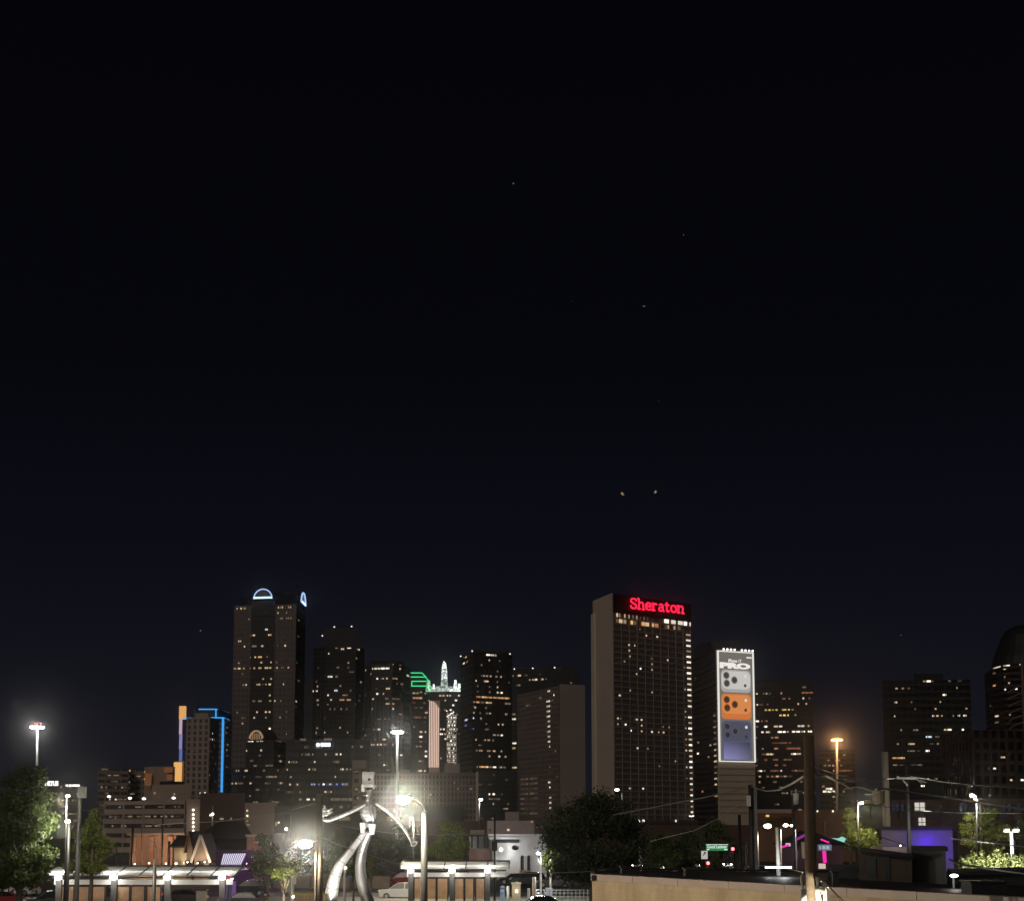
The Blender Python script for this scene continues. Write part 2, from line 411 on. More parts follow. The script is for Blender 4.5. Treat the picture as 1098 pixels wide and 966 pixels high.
t = tower('brick_tower', 'slender old brown masonry tower in front of the blue outlined tower', 'tower', [(197.5, 852), (222, 850), (232, 864)], 769, GL, BRN, fl=3.4, spf=.35, bay=3.1, pw=1.7, ref=1)
block(t, 'crown', [(206, 853), (220, 851)], 764.5, BRN)
b = MB(); p = P(211.8, 765, 856); b.cyl((p.x, 856), .7, t.z1, P(212, 747, 856).z, .25, 6); obj('mast', b, DSTEEL, t.root)
lit(t, '207.5,806.5;209,807;215,853,2.2,W;219.7,852.5,2,W;228,788,1.5,W;227,791,2,W;225,794,2;229,796;224,800;230,803;226,808;228,812;231,818;229,825;225,830;231,836', DIM)

# --- parking garage
t = tower('parking_garage', 'long low parking garage with lit deck openings and bright stair lamps at its end', 'garage', [(112, 445), (199, 428), (215, 436)], 858, mat('garage_dark', (.05, .045, .04), .9), PALE2, fl=2.75, spf=.55, bay=8, pw=.6, ref=1, out=.4)
block(t, 'stair_tower', [(199.5, 427), (214.8, 427)], 856.6, PALE2, z0=0., depth=8)
for y in (868, 873, 877.3, 881.6, 886, 890.5):
    b = MB(); b.ball(P(207.2, y, 426), M(1.25, 426), 8, 5); obj('stair_lamp', b, em('stair_lamp', (1, .86, .66), 3.2), t.root)
for y in (867, 873.6, 880.5, 887.5):
    for _ in range(11): lit(t, f'{rng.uniform(118,197):.1f},{y},{rng.uniform(2,5):.1f}', DIM)
GAR = t
def roof_lamp(px, py, Y, zb, label):
    r_ = thing('rooftop_lamp', label, 'lamp', (P(px, py, Y).x, Y, zb), 'lamps along the garage roof')
    p = P(px, py, Y); b = MB(); b.cyl((p.x, Y), .1, zb, p.z, .07, 6); obj('pole', b, STEEL, r_)
    b = MB(); b.box(p.x - .9, p.x + .9, Y - .3, Y + .3, p.z, p.z + .18); h_ = obj('lamp_head', b, STEEL, r_)
    b = MB(); b.ball((p.x, Y - .1, p.z - .05), M(1.5, Y), 10, 6, (1.35, 1, .75)); obj('bulb', b, em('roof_bulb', (1, .95, .86), 5), h_)
for px, py, lb in ((117, 853.5, 'garage roof lamp furthest from the stair end'), (139.5, 855.2, 'garage roof lamp below the narrow apartment block'), (154.5, 855.8, 'garage roof lamp below the orange panels'), (186.3, 855, 'garage roof lamp nearest the stair end')):
    roof_lamp(px, py, 440, GAR.z1, lb)

# --- domed tower
Yd = 1500
t = tower('skyscraper', 'tallest skyscraper with glowing blue rimmed arched tops', 'skyscraper', [(246, 1512), (313.5, 1500), (323.5, 1565)], 647.5, GL, FR_BR, fl=5.6, spf=.42, bay=4.5, pw=1.3, ref=1)
t.DOM = 1
block(t, 'roof_attic', [(254, 1512), (311, 1503), (322.5, 1563)], 637, ROOF, ref=1)
# recessed centre bay in dark glass, standing just proud between the granite shafts
A, B = t.faces[0]; e = (B - A).normalized(); n_ = Vector((e.y, -e.x, 0))
def upx(px): return (hit(t, px, 760)[5])
b = MB(); u0, u1 = upx(268), upx(293); t.bay_u = (u0, u1); t.bay_off = 1.05
q = [A + e * u0 + n_ * .9, A + e * u1 + n_ * .9, A + e * u1, A + e * u0]; b.prism([(p.x, p.y) for p in q], 0, t.z1 + 4); obj('centre_bay', b, GLB, t.root)
b = MB()
for k in range(int(t.z1 / 5.6)):
    z = k * 5.6; q = [A + e * u0 + n_ * 1.1, A + e * u1 + n_ * 1.1, A + e * u1 + n_ * .85, A + e * u0 + n_ * .85]; b.hexa([(p.x, p.y, z) for p in q], [(p.x, p.y, z + 1.6) for p in q])
obj('bay_grid', b, FR_D, t.root)
# arched vault tops with a lit rim
ARC = em('arch_rim_blue', (.42, .62, 1.0), 1.1); ARB = em('arch_base_blue', (.45, .75, 1), 2.4)
def vault(c, ud, half, hgt, depth, rim=.62):
    nd = Vector((ud.y, -ud.x, 0)); b = MB(); N = 18
    f0 = [c + ud * (half * math.cos(math.pi * i / N)) + Vector((0, 0, hgt * math.sin(math.pi * i / N))) for i in range(N + 1)]
    f1 = [p - nd * depth for p in f0]
    b.add(f0 + f1, [tuple(range(N + 1)), tuple(range(2 * N + 1, N, -1))] + [(i, N + 1 + i, N + 2 + i, i + 1) for i in range(N)] + [(0, N, 2 * N + 1, N + 1)])
    o = obj('vault', b, GL, t.root)
    b = MB(); b.tube([p + nd * .6 for p in f0], rim, 6); obj('vault_rim', b, ARC, o)
    b = MB(); b.bar(c - ud * half * .98 + nd * .7 + Vector((0, 0, 1.2)), c + ud * half * .98 + nd * .7 + Vector((0, 0, 1.2)), 1.0, 1.7); obj('vault_base_light', b, ARB, o)
uc = upx(280.2); c = A + e * uc + n_ * 1.6; c.z = P(280, 642.2, 1506).z
vault(c, e, M(10.4, 1506), M(10.6, 1506), 30)
A2, B2 = t.faces[1]; e2 = (B2 - A2).normalized(); n2 = Vector((e2.y, -e2.x, 0))
c = A2 + e2 * ((B2 - A2).length * .55) + n2 * 1.5; c.z = P(321, 647.5, 1535).z
vault(c, e2, M(16, 1535), M(12, 1535), 20, .9)
lit(t, '257.5,647.5,2.5;261,647.5,2;264.5,647.5,3;254.5,651.6,2;259,651.5,2.5;263,651.2,4;300,646,3;303.5,646,3;307,646,2.5;310,646,2;299.5,650.5,3;303,650.2,2;309,650.5,2;311.5,650.5', WARM)
lit(t, '298,659.3;307.4,659.3;302,663.5,4,d;308.5,662.8,3;312.5,663.4,2;286,679,3.5,W;290.3,679,3,o;269,684.5,3.5,w;272.5,684.5,3;288.7,684.4,2;262.4,693.7,2;256,689.5;258.5,689.6;281.5,693.3,3;273,693.6,6,d;298.8,693.4,2;305.8,692.6,2.2;268,706.3,2;274,706.3,2;279,706,5,o;286.8,705.6,2;280.5,710.4,2.5;291,710;279,714.7,4;287,714.8,2.5;290,714.4,2.5;296.5,714,2;303,714.2,3;309.3,714,2;256,714.8,2', WARM)
lit(t, '252,719.3,5;257,719.3,5;262,719.3,4;268,719.5,2;273,719.5,2;279,719.3,3;285,719.3,2;291,719.3,2;297,719.3,2;303,719.3,2', WARM)
lit(t, '260,724.6;261,733,2,d;264,733;276.5,732.2,3;282.5,732,2;285.6,732.2,2.2;291,731.8,2;278.5,737,2;282,737,2,d;289.5,737,3;303.6,737,2.2;289.7,745,2;272.5,750.2,3;279,750.3,5,d;290,750.5,3,d;272.5,754.5,4,d;294.5,754.7,2;301.5,754.5,2;276,763.3,2;285.5,763.5,2.5;289.4,763.7,2;306.7,763.2,1.8;273,768,2;285.5,768,2.5;260,768.5,2;300.7,768,3,d;306.7,772.5,1.8;260,777.7,2;306.7,785.7,1.8;306.7,790,1.8;289.5,785,2.4,W;317.3,751,2.8,W;317.5,761,1.8;320,665;319.8,682;318,713;322,722,2.2,d;320,730,2.5,d', WARM)
rnd(t, 6, 'dd', zmin=.3)
# --- smaller arched-top building in front of it
t = tower('office_building', 'dark office block with a warm lit arched attic below the tallest skyscraper', 'building', [(262, 1120), (292, 1110), (306, 1140)], 793, GL, FR_D, fl=3.8, spf=.4, bay=3.5, ref=1)
A, B = t.faces[0]; e = (B - A).normalized(); nd = Vector((e.y, -e.x, 0))
c = A + e * hit(t, 275, 800)[5] + nd * .4; c.z = t.z1 - .4
b = MB(); N = 12; half, hgt = M(10.5, 1115), M(13, 1115)
f0 = [c + e * half * math.cos(math.pi * i / N) + Vector((0, 0, hgt * math.sin(math.pi * i / N))) for i in range(N + 1)]; f1 = [p - nd * 18 for p in f0]
b.add(f0 + f1, [tuple(range(N + 1))] + [(i, N + 1 + i, N + 2 + i, i + 1) for i in range(N)]); o = obj('vault', b, FR_D, t.root)
b = MB()
for i in range(1, N - 1): b.bar(f0[i] * .82 + c * .18 + nd * .4, f0[i + 1] * .82 + c * .18 + nd * .4, .9, 1.2)
for i in range(-3, 4): b.bar(c + e * half * i / 4.6 + nd * .4 + Vector((0, 0, 1.)), c + e * half * i / 4.6 + nd * .4 + Vector((0, 0, hgt * .62)), .5, .6)
obj('arch_lights', b, em('arch_warm', (1, .62, .36), .33), o)
lit(t, '270.7,793.5,2.4,W;276.4,793.5,2.4,W;281.5,793.3,2;266,793.5,1.5,d;280.2,807,2,W;297.5,794,3,d;299,808.6;300.6,816.6,2;269.5,817,5,d;275,796;268,785.3,3,W;280.5,785.2,3.5;262,806;300.5,786', WARM)
lit(t, '264,829.5,3;272,829.3,5,W;281,829,3,d;286,829,3,d;270,838.5,3;275,838,5;284,838.2,2', WARM); rnd(t, 14, 'dd')
# --- low lit block at its foot
t = tower('office_building', 'low dark block with warm ground floors at the foot of the tallest skyscraper', 'building', [(247, 905), (306, 898)], 823, GL, FR_D, fl=3.8, bay=4)
lit(t, '249,839.5,4;253.5,839.3,3;259,839,4;262,833,2,d;264,829.7,4;268.5,838.8,2.5;286,844,4,d;283,830,3,d;298,828,2;301,838,2;299,846,2.4;268,852,2,d;276,851,5,d;289,843,3,d', WARM); rnd(t, 10, 'dd')

# --- stepped dark tower
t = tower('skyscraper', 'very dark stepped skyscraper right of the tallest arched tower', 'skyscraper', [(333, 1352), (346, 1345), (379, 1345), (388.5, 1358)], 693.5, GLB, FR_D, fl=4.2, bay=4, ref=1, depth=50)
block(t, 'upper_stage', [(343, 1352), (382, 1352)], 673, FR_D, depth=40); block(t, 'left_wing', [(325.5, 1362), (345, 1360)], 727, FR_D, z0=0, depth=35)
for x, y in ((358.5, 671), (345.6, 680.5), (377, 670.5)): red_light(t, x, y + 1, 1350)
lit(t, '360.7,694,3,d;367.3,694.5,4;374.3,694,5,W;381.5,697;384.5,699,2;353,699.2,2;352.8,703,2,W;373.5,712,2;373.5,717,2;382,704.5;354,725.7,6,W;361,725.2,3.5;339.5,731;340.5,734.3,2;335,740,4.5,W;339.8,739.8,2.2,W;360.2,739.4,4,c;352,744.4,2.2,W;366.7,753.3,6,o;374,753.2,6,o;340.6,753.7,3;355,753.5,2;379.2,753.8,1.6;372,748;341,758.8,2,d;354,762,1.5;358.8,762;371.5,762.2,1.8;340,781.2,3,d;339,785.8;347,788,1.8;346.6,771.7,2,d;390,781;364.6,781;372.8,784.6', WARM)
lit(t, '386.7,730;365,734.5,2,d;376,740,2,d;366,759', WARM); rnd(t, 14, 'dddd')
# --- dark low wide office w/ sign
t = tower('office_building', 'wide dark office block with a short white sign and a row of blue lights', 'building', [(305, 705), (396, 700)], 793, mat('charcoal_glass', (.032, .03, .03), .4, var=.2, scale=.05), FR_D, fl=3.5, bay=3.4, depth=30)
b = MB(); A, B = t.faces[0]
p = P(341, 798.2, 699.3); b.ball(p, M(2.1, 700), 10, 6, (1, .3, 1)); obj('sign_emblem', b, em('sign_cool', (.85, .95, 1), 2.2), t.root)
b = MB()
for x0, x1 in ((344, 347.2), (347.8, 350.4), (351, 354.2)):
    p, q = P(x0, 800, 699.3), P(x1, 796.2, 699.3); b.box(p.x, q.x, 698.8, 699.6, p.z, q.z)
obj('sign_letters', b, em('sign_cool', (.85, .95, 1), 2.2), t.root)
lit(t, '334.7,843.3,2.8;342.2,843.3,2.4;347,843.5,2.4,c;350.5,843.2,2;355.3,843,2.4;361.2,842.9,2.4;367.4,843.4,2.6', BLUE)
lit(t, '349.2,849.3,2.6,W;354.2,849.3,2.8,W;366.8,827.6,4,W;372,827.5,2;376,827.6,1.4;361,812.2,2.4;365.5,812.2,2,W;349.2,812;337.5,818.4,1.6,W;331.6,828.6,1.8;336,807.3;337.3,838.5;353.7,838.5;359.5,834;330.5,859.6,4,W;336.5,859.8,2;322,860,3;339.6,855.3;319,841,2;322,847.3,2;312,833;318,821;324,812,2;311,845,2;308,829,1.5;310,818;378,800.3,1.6', WARM)
rnd(t, 26, 'dddd')
# pale striped hotel with glowing spire
t = tower('hotel_building', 'narrow brown building with dotted windows behind the silver figure head', 'building', [(377.3, 520), (393, 522)], 815, GL, BRN, fl=3, spf=.5, bay=2.2, pw=.9, depth=20)
block(t, 'penthouse', [(377, 519), (391.5, 519)], 814.7, BRN, z0=P(377, 823, 519).z, depth=18); rnd(t, 14, 'd')
t = tower('spire_building', 'dark block carrying a glowing pink spire behind the silver figure', 'building', [(386, 1100), (408, 1100)], 822, GL, FR_D, fl=3.8, depth=30)
b = MB(); y_ = 1105
for x0, x1, ya, yb in ((391.8, 394.4, 799.8, 805), (390.6, 396, 805, 815), (393.6, 396, 815, 822)):
    p, q = P(x0, yb, y_), P(x1, ya, y_); b.box(p.x, q.x, y_ - 2, y_ + 2, p.z, q.z)
obj('spire', b, em('spire_pink', (1, .66, .92), .85), t.root); rnd(t, 6, 'd')
# --- dark faceted tower
t = tower('skyscraper', 'black faceted tower with one bright top floor, left of the green outlined top', 'skyscraper', [(390, 1216), (397, 1204), (419, 1200), (432, 1208), (438.5, 1228)], 712, GLB, FR_D, fl=4.1, spf=.35, bay=3.5, ref=2, depth=40)
block(t, 'roof_plant', [(394, 1214), (432, 1214)], 708, ROOF, depth=25)
lit(t, '399,718.6,3.5,W;403,718.6,3.5,W;407,718.5,4,W;411,718.3,4.5,W;415.5,718,4.5,W;392.2,720,1.6;397,714.3,3,d;405,713.6,2;417.4,713.5,2;420.3,710.5,2;429.3,711.7;429,720,1.8;404.6,726.6,2.2,W;411.4,726.7;418,726.7;425,728;410,730.8,4,d;415,730.3,2.4;422,730.8,2.4;425.5,731.6;430.5,736,3.5,d;437.2,724.3,3.2,W;404.6,742,2.6,W;416,741.5,5;411.3,746;392,746.7,1.6;395.5,749;400,750.3,2.2;415,750,4,d;421,749.8,4.4;416,753.6,4,o;421.5,753.8,3.5,o;415.5,757.4,4,W;421.3,758,3.4,W;395.7,761.4,2.4;429.4,766.6,4;405.5,769.3,3,d;413,769,3.4,d;407.5,772.2,2.4,d;404,784.5,2.5;406.6,784.2,2.6,W;400.8,784.3;413,792.2,3.5;402.4,792.3,2', WARM)
lit(t, '398,796.7,2;401,796.6,2;405,796.7;408.2,796.7,2.4;411.4,796.2,2.6,W;415,796.4,2.4;418.5,796.6,2.4;421,797.2,2;408.7,800.2,2;412.3,800.8,2;430,809.2,3,W;406.8,812.3,3;417,815,2,d;412,819.7,2.4,W;415,819.5,2.2;407,824,2.6;429.7,827.7,2.2;416,828.4,5,d;392,789', WARM); rnd(t, 14, 'dd')
# --- green outlined tower
t = tower('skyscraper', 'distant tower with a green neon outlined top', 'skyscraper', [(440, 1600), (460.5, 1605)], 737, GL, FR_D, fl=5.2, spf=.4, bay=4.5, depth=40)
b = MB()
p = [(440.5, 737), (440.5, 721.3), (452.6, 721.3), (456.5, 725.5), (459.6, 730), (460.3, 737)]
fr = [P(x, y, 1602) for x, y in p]; bk = [Vector((v.x, v.y + 35, v.z)) for v in fr]; k = len(p)
b.add(fr + bk, [tuple(range(k))[::-1]] + [(i, i + 1, k + i + 1, k + i) for i in range(k - 1)]); top = obj('stepped_top', b, mat('green_lit_glass', (.01, .03, .02), .3), t.root)
GN = em('green_neon', (.06, 1.0, .36), .95)
for pts in ([(440.5, 721.3), (452.6, 721.3), (456.5, 725.6), (459.6, 730.2), (461, 737)], [(440.5, 725.6), (456.5, 725.6)], [(441.6, 730.2), (459.6, 730.2)], [(440.8, 735.3), (459.6, 735.3)], [(441.6, 730.2), (441.6, 735.3)]):
    b = MB(); b.tube([P(x, y, 1600.5) for x, y in pts], .62, 6); obj('neon_tube', b, GN, top)
lit(t, '444,744.5,4;448,744.5,3.5;451.5,741.4,2;446.5,749.5,9,o;450.8,749.5,4,o;446,757,5,d;455,757,3,d;441.3,754,1.5,r;440.9,764,1.5,r;440.9,774,1.5,r;456.5,763.5,2,o;458.5,766.5,2,W;447.5,769,9,r;455.5,768.5,3,r;452,760,2,d', WARM)
lit(t, '451.5,787.3,3.5;451.3,792.7,4.2,W;456.4,784,2;457,804.8,3.4,W;457,811,3.6,W;451.5,814.6,2;450,817.5,2.6;450.3,826,5;455.5,826,1.6,W;444,782;447,800', WARM); rnd(t, 20, 'ddr')
# --- white crowned tower
t = tower('skyscraper', 'tower with a white floodlit crown, finials and spire', 'skyscraper', [(457.5, 1302), (493.5, 1300)], 741.3, GL, FR_D, fl=4.2, spf=.4, bay=4, depth=36)
CW = emn('crown_white', (.88, 1, .92), 1.9, .55); CWD = emn('crown_grey', (.82, .97, .88), .6, .5); CWG = emn('crown_green', (.45, 1, .6), 1.0, .5)  # floodlight on the crown painted in as emission
def crown(nm, x0, x1, ya, yb, m_, y_=1299, dp=3, tp=1.):
    p, q = P(x0, yb, y_), P(x1, ya, y_); cx = (p.x + q.x) / 2; hx = (q.x - p.x) / 2; b = MB()
    b.hexa([(cx - hx, y_ - dp, p.z), (cx + hx, y_ - dp, p.z), (cx + hx, y_ + dp, p.z), (cx - hx, y_ + dp, p.z)],
           [(cx - hx * tp, y_ - dp * tp, q.z), (cx + hx * tp, y_ - dp * tp, q.z), (cx + hx * tp, y_ + dp * tp, q.z), (cx - hx * tp, y_ + dp * tp, q.z)])
    return obj(nm, b, m_, t.root)
crown('parapet', 462, 492.5, 736, 741.2, CWD, 1300); crown('finial', 456.5, 462.5, 729.5, 741.2, CWG, 1298, 3, .5); crown('finial', 464, 466.2, 733, 738, CW, 1297, 1.5, .6)
crown('finial', 486.4, 490.2, 729, 739, CW, 1298, 2, .55); crown('finial', 490.3, 494.4, 733, 741, CW, 1296, 2, .6); crown('parapet_light', 482, 493, 738.5, 741, CW, 1295, 1)
sp_ = crown('spire', 472.4, 480.6, 729, 737, CWD, 1306, 4, .75)
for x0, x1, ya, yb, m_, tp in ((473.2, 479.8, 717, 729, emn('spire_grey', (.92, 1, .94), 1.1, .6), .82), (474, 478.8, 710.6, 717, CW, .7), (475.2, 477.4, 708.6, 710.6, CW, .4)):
    o = crown('spire_stage', x0, x1, ya, yb, m_, 1306, 3, tp)
lit(t, '472,747.6,2.5;475.5,747.4,3;479.5,747.6,2;482.6,747.5,2;492,746,2.2,W;489,752,2.6,W;486,758,2.6,W;483.4,764,2.6,W;477.5,750;471.5,762.8,2;473,781.5,2.6,W;476,781.5,2,W;481,783,6,d;473,788,4,W;477.5,788,3;484,788,5,d;478,792.3,3,W;490,784;489,801;473,813', WARM); rnd(t, 22, 'dd')
# --- pink floodlit slab, its light painted as glowing strips
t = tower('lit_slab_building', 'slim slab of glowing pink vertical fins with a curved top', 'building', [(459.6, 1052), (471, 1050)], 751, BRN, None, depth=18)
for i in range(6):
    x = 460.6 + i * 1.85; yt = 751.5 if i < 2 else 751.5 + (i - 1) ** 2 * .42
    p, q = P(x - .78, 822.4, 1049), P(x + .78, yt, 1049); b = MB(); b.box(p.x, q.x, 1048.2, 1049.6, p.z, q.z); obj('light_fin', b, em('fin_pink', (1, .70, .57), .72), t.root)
# --- glittering tower
t = tower('lattice_tower', 'narrow tower sparkling with many small white lights', 'tower', [(478.6, 1000), (489, 1000)], 764, GL, emn('lattice_glow', (1, .94, .80), .3, .5), fl=2.6, spf=.3, bay=2, pw=.3, depth=12)  # lit look of the column painted as emission on its frame
for _ in range(95):
    lit(t, f'{rng.uniform(479,488.6):.1f},{rng.uniform(765,820):.1f},{rng.uniform(.8,1.7):.1f}', rng.choice('wwdWWW'))
block(t, 'plinth', [(476.4, 985), (492.6, 985)], 818.5, PALE2, z0=0, depth=10)
for i in range(7): red_light(t, 479 + (i * 7.3) % 9, 761 + i * 1.2 + 1, 996)
# --- ribbed office slab in front
t = tower('office_building', 'wide brown concrete office slab with rows of white fins behind the bright street lamp', 'building', [(399, 905), (510.8, 900)], 828.4, mat('brown_glass', (.05, .035, .032), .5, var=.2, scale=.1), RIB, fl=3.43, spf=.36, bay=2.25, pw=.45, depth=24, out=.5)
b = MB(); p = G(510.8, 899); b.box(p.x - .4, p.x + 1., 898.6, 902, 0, t.z1 + .5); obj('end_pier', b, PALE, t.root)
block(t, 'dark_podium', [(434, 897), (497.5, 897)], 864.5, FR_D, z0=0, depth=3)
lit(t, '487,839.5,1.6;430,843;462,852,2', WARM); rnd(t, 10, 'd')
# --- two dark towers in the middle
t = tower('skyscraper', 'dark office tower with a pale roof edge and small roof beacons mid skyline', 'skyscraper', [(493.6, 1190), (506.5, 1150), (549, 1168)], 698, GL, FR_D, fl=4.15, spf=.42, bay=3.6, ref=1)
A, B = t.faces[1]; b = MB(); b.bar(Vector((A.x, A.y - .5, t.z1 + .6)), Vector((B.x, B.y - .5, t.z1 + .6)), 1.2, 2.6); obj('roof_edge', b, FR_G, t.root)
for x, y in ((506.3, 697.5), (546.8, 700.5), (494, 703)): red_light(t, x, y + .4, 1148)
lit(t, '523.5,703.6,4.5,W;528,704,4,W;531.5,704.8,2.5;499.5,708,2.5;497.5,710.6,2.5,W;500.8,709.4,2.5;535.8,709.3,1.6;524.4,711.5;516,715.8,1.8;533.5,721;525,724.4;516.2,727.4,2;519,727.2,2;522,727.4,2.6;526.2,728;532.3,728.4,2;537,728.8,2;521.6,731.6,6;533,732;545.5,733,1.6;510.6,731.3;512,738.6;512,742.4,2;524.5,739.6,1.8;533.3,740;525,743.4;533.3,743.6,2.6,W;537.5,743.8,3,W', WARM)
lit(t, '513,746.6,6,o;519,746.9,6,o;525,747.1,6,o;531,747.3,6,o;537,747.6,6,o;543,748,7,o;508,754,4;512,754.3,4,o;517,754.6,5;523,754.8,5;526,755,3;544.3,755.7,7;521,758.5;509.5,758.6;508,763;525.5,763.4,2;523.5,767,6.5;515,766.8;515.6,770.4;542.4,764;543.2,768,2.4;521.3,775.6,2.4;539,776,1.8;534.5,779.5;522,783.4,6,d;530,787.8,3.5;534,788,3;538,788,2.4,W;500,772.3,3.5,c;504.5,771.4,4,c;499.5,780.6,2,b;503.5,780.2,3.5,b', WARM)
lit(t, '510.6,795.7;514.5,799.8,4;520,796.3,2;524,796.2,3;528.5,796,2;511,808.4,2;515.5,808.6,4;524,808.6,4;529.5,809,4;537.6,809;524.5,813.3,2.4;535.5,813.3,2.6,W;542,813.4,2;511.4,820.4;522.7,821,2.2,W;530,821.2,5,W;537,821.4,3;540.8,821.4,2.4;518,825,9,o;526,825.4,6,d;517.5,829.6,2;522,829.6,2;525,829.5;519.5,834,2.2,W;533,833.8,5;538,833.8,2', WARM)
t2 = tower('office_building', 'lower dark blue grey block under the middle office tower', 'building', [(511.5, 1090), (556, 1090)], 826, mat('slate_glass', (.03, .031, .036), .4), FR_D, fl=3.5, spf=.4, bay=3.2, depth=30)
lit(t2, '530,850.4,2,W;524.8,854.8,2,W;529.2,854.8,2.2,W;525,859,1.6;535,859.2,2.4,d;529,862.5;538,851,2,d', WARM); rnd(t2, 16, 'dd')
t = tower('skyscraper', 'broad dark tower half hidden between the middle office tower and the grey slab', 'skyscraper', [(546, 1330), (622, 1300)], 717, GL, FR_D, fl=4.3, spf=.4, bay=4, depth=40)
for x, y in ((551.5, 717), (571.3, 716.3), (594.7, 715.6)): red_light(t, x, y, 1305)
lit(t, '550.3,727,2,d;557,726.5,4;564,726.5,4,d;568,729.7,2;572,729.5,2.4;575,729.3,3,W;581.5,729.6,3;585.4,730,2;556,733.8,5,w;551,765,4,d;556,764.8,2,d;551,773,5,W;549,776;551.5,796.8,5,W;551,804,4;559,803.6,6,W;556,804.3,3;564.5,806,2;550.5,824.4,4;553,824,2.4', WARM); rnd(t, 16, 'dd')
# --- grey slab with blank end wall
t = tower('office_building', 'grey ribbed slab with a blank pale end wall, left of the red lettered hotel', 'building', [(555.6, 1072), (600.5, 1000), (627.4, 1008)], 735, mat('brown_glass', (.05, .035, .032), .5), RIB, fl=3.45, spf=.42, bay=2.6, pw=.7, ref=1, out=.45)
A, B = t.faces[1]; n_ = Vector(((B - A).normalized().y, -(B - A).normalized().x, 0)); b = MB()
b.prism([(A.x + n_.x * .9, A.y + n_.y * .9), (B.x + n_.x * .9, B.y + n_.y * .9), (B.x, B.y), (A.x, A.y)], 0, t.z1 + 1); obj('end_wall', b, PALE2, t.root)
f2 = t.faces[1]; t.faces = t.faces[:1]
lit(t, '588.6,743.2,4;588,754.3,3.6;588.2,759.8,3.6;588.2,765,3.4;588.3,770.6,3.6;588.4,775.8,3;588.6,780.6,3.2;589,786.8,2.4;589.2,797.8,2.6,W;588.8,792.5,3,W;589.4,802,2;589.4,837.4,2.8,W;589.8,843,2.4;590,854,2.6,W;590,859.4,2.6;590,865.4,2.6,W;589.6,821,2,d;589.6,826,2,d;594.3,747;592.5,808.2,2,d;595.5,808.2,2,d;579.5,751.3,3,d', WHITE)
for k, y in enumerate((834, 839.5, 845, 850.3, 855.6, 861, 866.2, 871.6)):
    for x in (560, 565, 570.5, 575): lit(t, f'{x},{y - (x-557)*.03:.1f},4.2', DIM)
rnd(t, 10, 'd')
# ------------------------------------------------------------------ hotel tower with red lettering
t = tower('hotel_tower', 'tall dark hotel slab with glowing red rooftop lettering and a blank pale side', 'hotel', [(638.6, 932), (659.2, 900), (743.2, 944)], 637, mat('bronze_glass', (.15, .125, .112), .55, var=.2, scale=.05), mat('bronze_frame', (.33, .285, .255), .75, var=.2, scale=.05), fl=3.5, spf=.26, bay=6.6, pw=.14, ref=1, out=.35)
HOTEL = t
A, B = t.faces[0]; e = (B - A).normalized(); n_ = Vector((e.y, -e.x, 0)); b = MB()
b.prism([(A.x + n_.x * .9, A.y + n_.y * .9), (B.x + n_.x * .9, B.y + n_.y * .9), (B.x, B.y), (A.x, A.y)], 0, t.z1 + .6); obj('side_wall', b, PALE, t.root)
b = MB(); c0 = A + n_ * 1.; c1 = A + e * 5.5 + n_ * 1.
b.prism([(c0.x, c0.y), (c1.x, c1.y), (c1.x + n_.x * 1.2, c1.y + n_.y * 1.2), (c0.x + n_.x * 1.2, c0.y + n_.y * 1.2)], 0, t.z1 - 8); obj('edge_pier', b, mat('light_stone', (.62, .53, .42), .8, var=.1, scale=.1), t.root)
t.faces = t.faces[1:]; A, B = t.faces[0]; e = (B - A).normalized(); L = (B - A).length; n_ = Vector((e.y, -e.x, 0))
# black roof band that carries the letters
b = MB(); zt = P(659, 656.5, 900).z
q = [A + n_ * .8, B + n_ * .8, B - n_ * .2, A - n_ * .2]; b.hexa([(p.x, p.y, zt) for p in q], [(p.x, p.y, t.z1 + .4) for p in q]); band = obj('roof_band', b, FR_B, t.root)
# lettering built from strokes
ST = {
 'S': [[(.86, .74), (.84, .90), (.62, .99), (.36, .98), (.16, .88), (.14, .70), (.32, .57), (.62, .47), (.86, .35), (.88, .16), (.66, .02), (.36, .01), (.14, .10), (.12, .28)]],
 'h': [[(.16, 0), (.16, 1.02)], [(.16, .50), (.34, .66), (.62, .68), (.78, .54), (.78, 0)], [(.0, 0), (.34, 0)], [(.62, 0), (.96, 0)], [(.0, 1.02), (.16, 1.02)]],
 'e': [[(.12, .36), (.86, .36), (.84, .54), (.66, .68), (.36, .68), (.14, .52), (.10, .30), (.22, .08), (.48, 0), (.74, .03), (.88, .14)]],
 'r': [[(.22, 0), (.22, .68)], [(.22, .44), (.42, .64), (.66, .68), (.80, .60)], [(.02, 0), (.48, 0)], [(.04, .68), (.22, .68)]],
 'a': [[(.18, .58), (.40, .68), (.66, .64), (.74, .50), (.74, .06), (.92, .0)], [(.74, .38), (.40, .38), (.14, .26), (.16, .08), (.38, 0), (.60, .04), (.74, .18)]],
 't': [[(.36, .92), (.36, .14), (.48, .01), (.70, .01), (.80, .12)], [(.08, .66), (.78, .66)]],
 'o': [[(.5, .0), (.22, .08), (.10, .34), (.22, .60), (.5, .68), (.78, .60), (.90, .34), (.78, .08), (.5, 0)]],
 'n': [[(.16, 0), (.16, .68)], [(.16, .46), (.34, .64), (.62, .68), (.78, .54), (.78, 0)], [(.0, 0), (.34, 0)], [(.62, 0), (.96, 0)], [(.0, .68), (.16, .68)]]}
RN = em('red_letters', (1, .012, .045), 2.6)
dn = (B - A); 
def onface(px, py):
    A_, B_, e_, L_, n2_, u, z = hit(t, px, py); return u, z
adv = {'S': 8.4, 'h': 8.0, 'e': 7.2, 'r': 6.6, 'a': 7.2, 't': 5.8, 'o': 7.4, 'n': 8.0}
x = 673.2
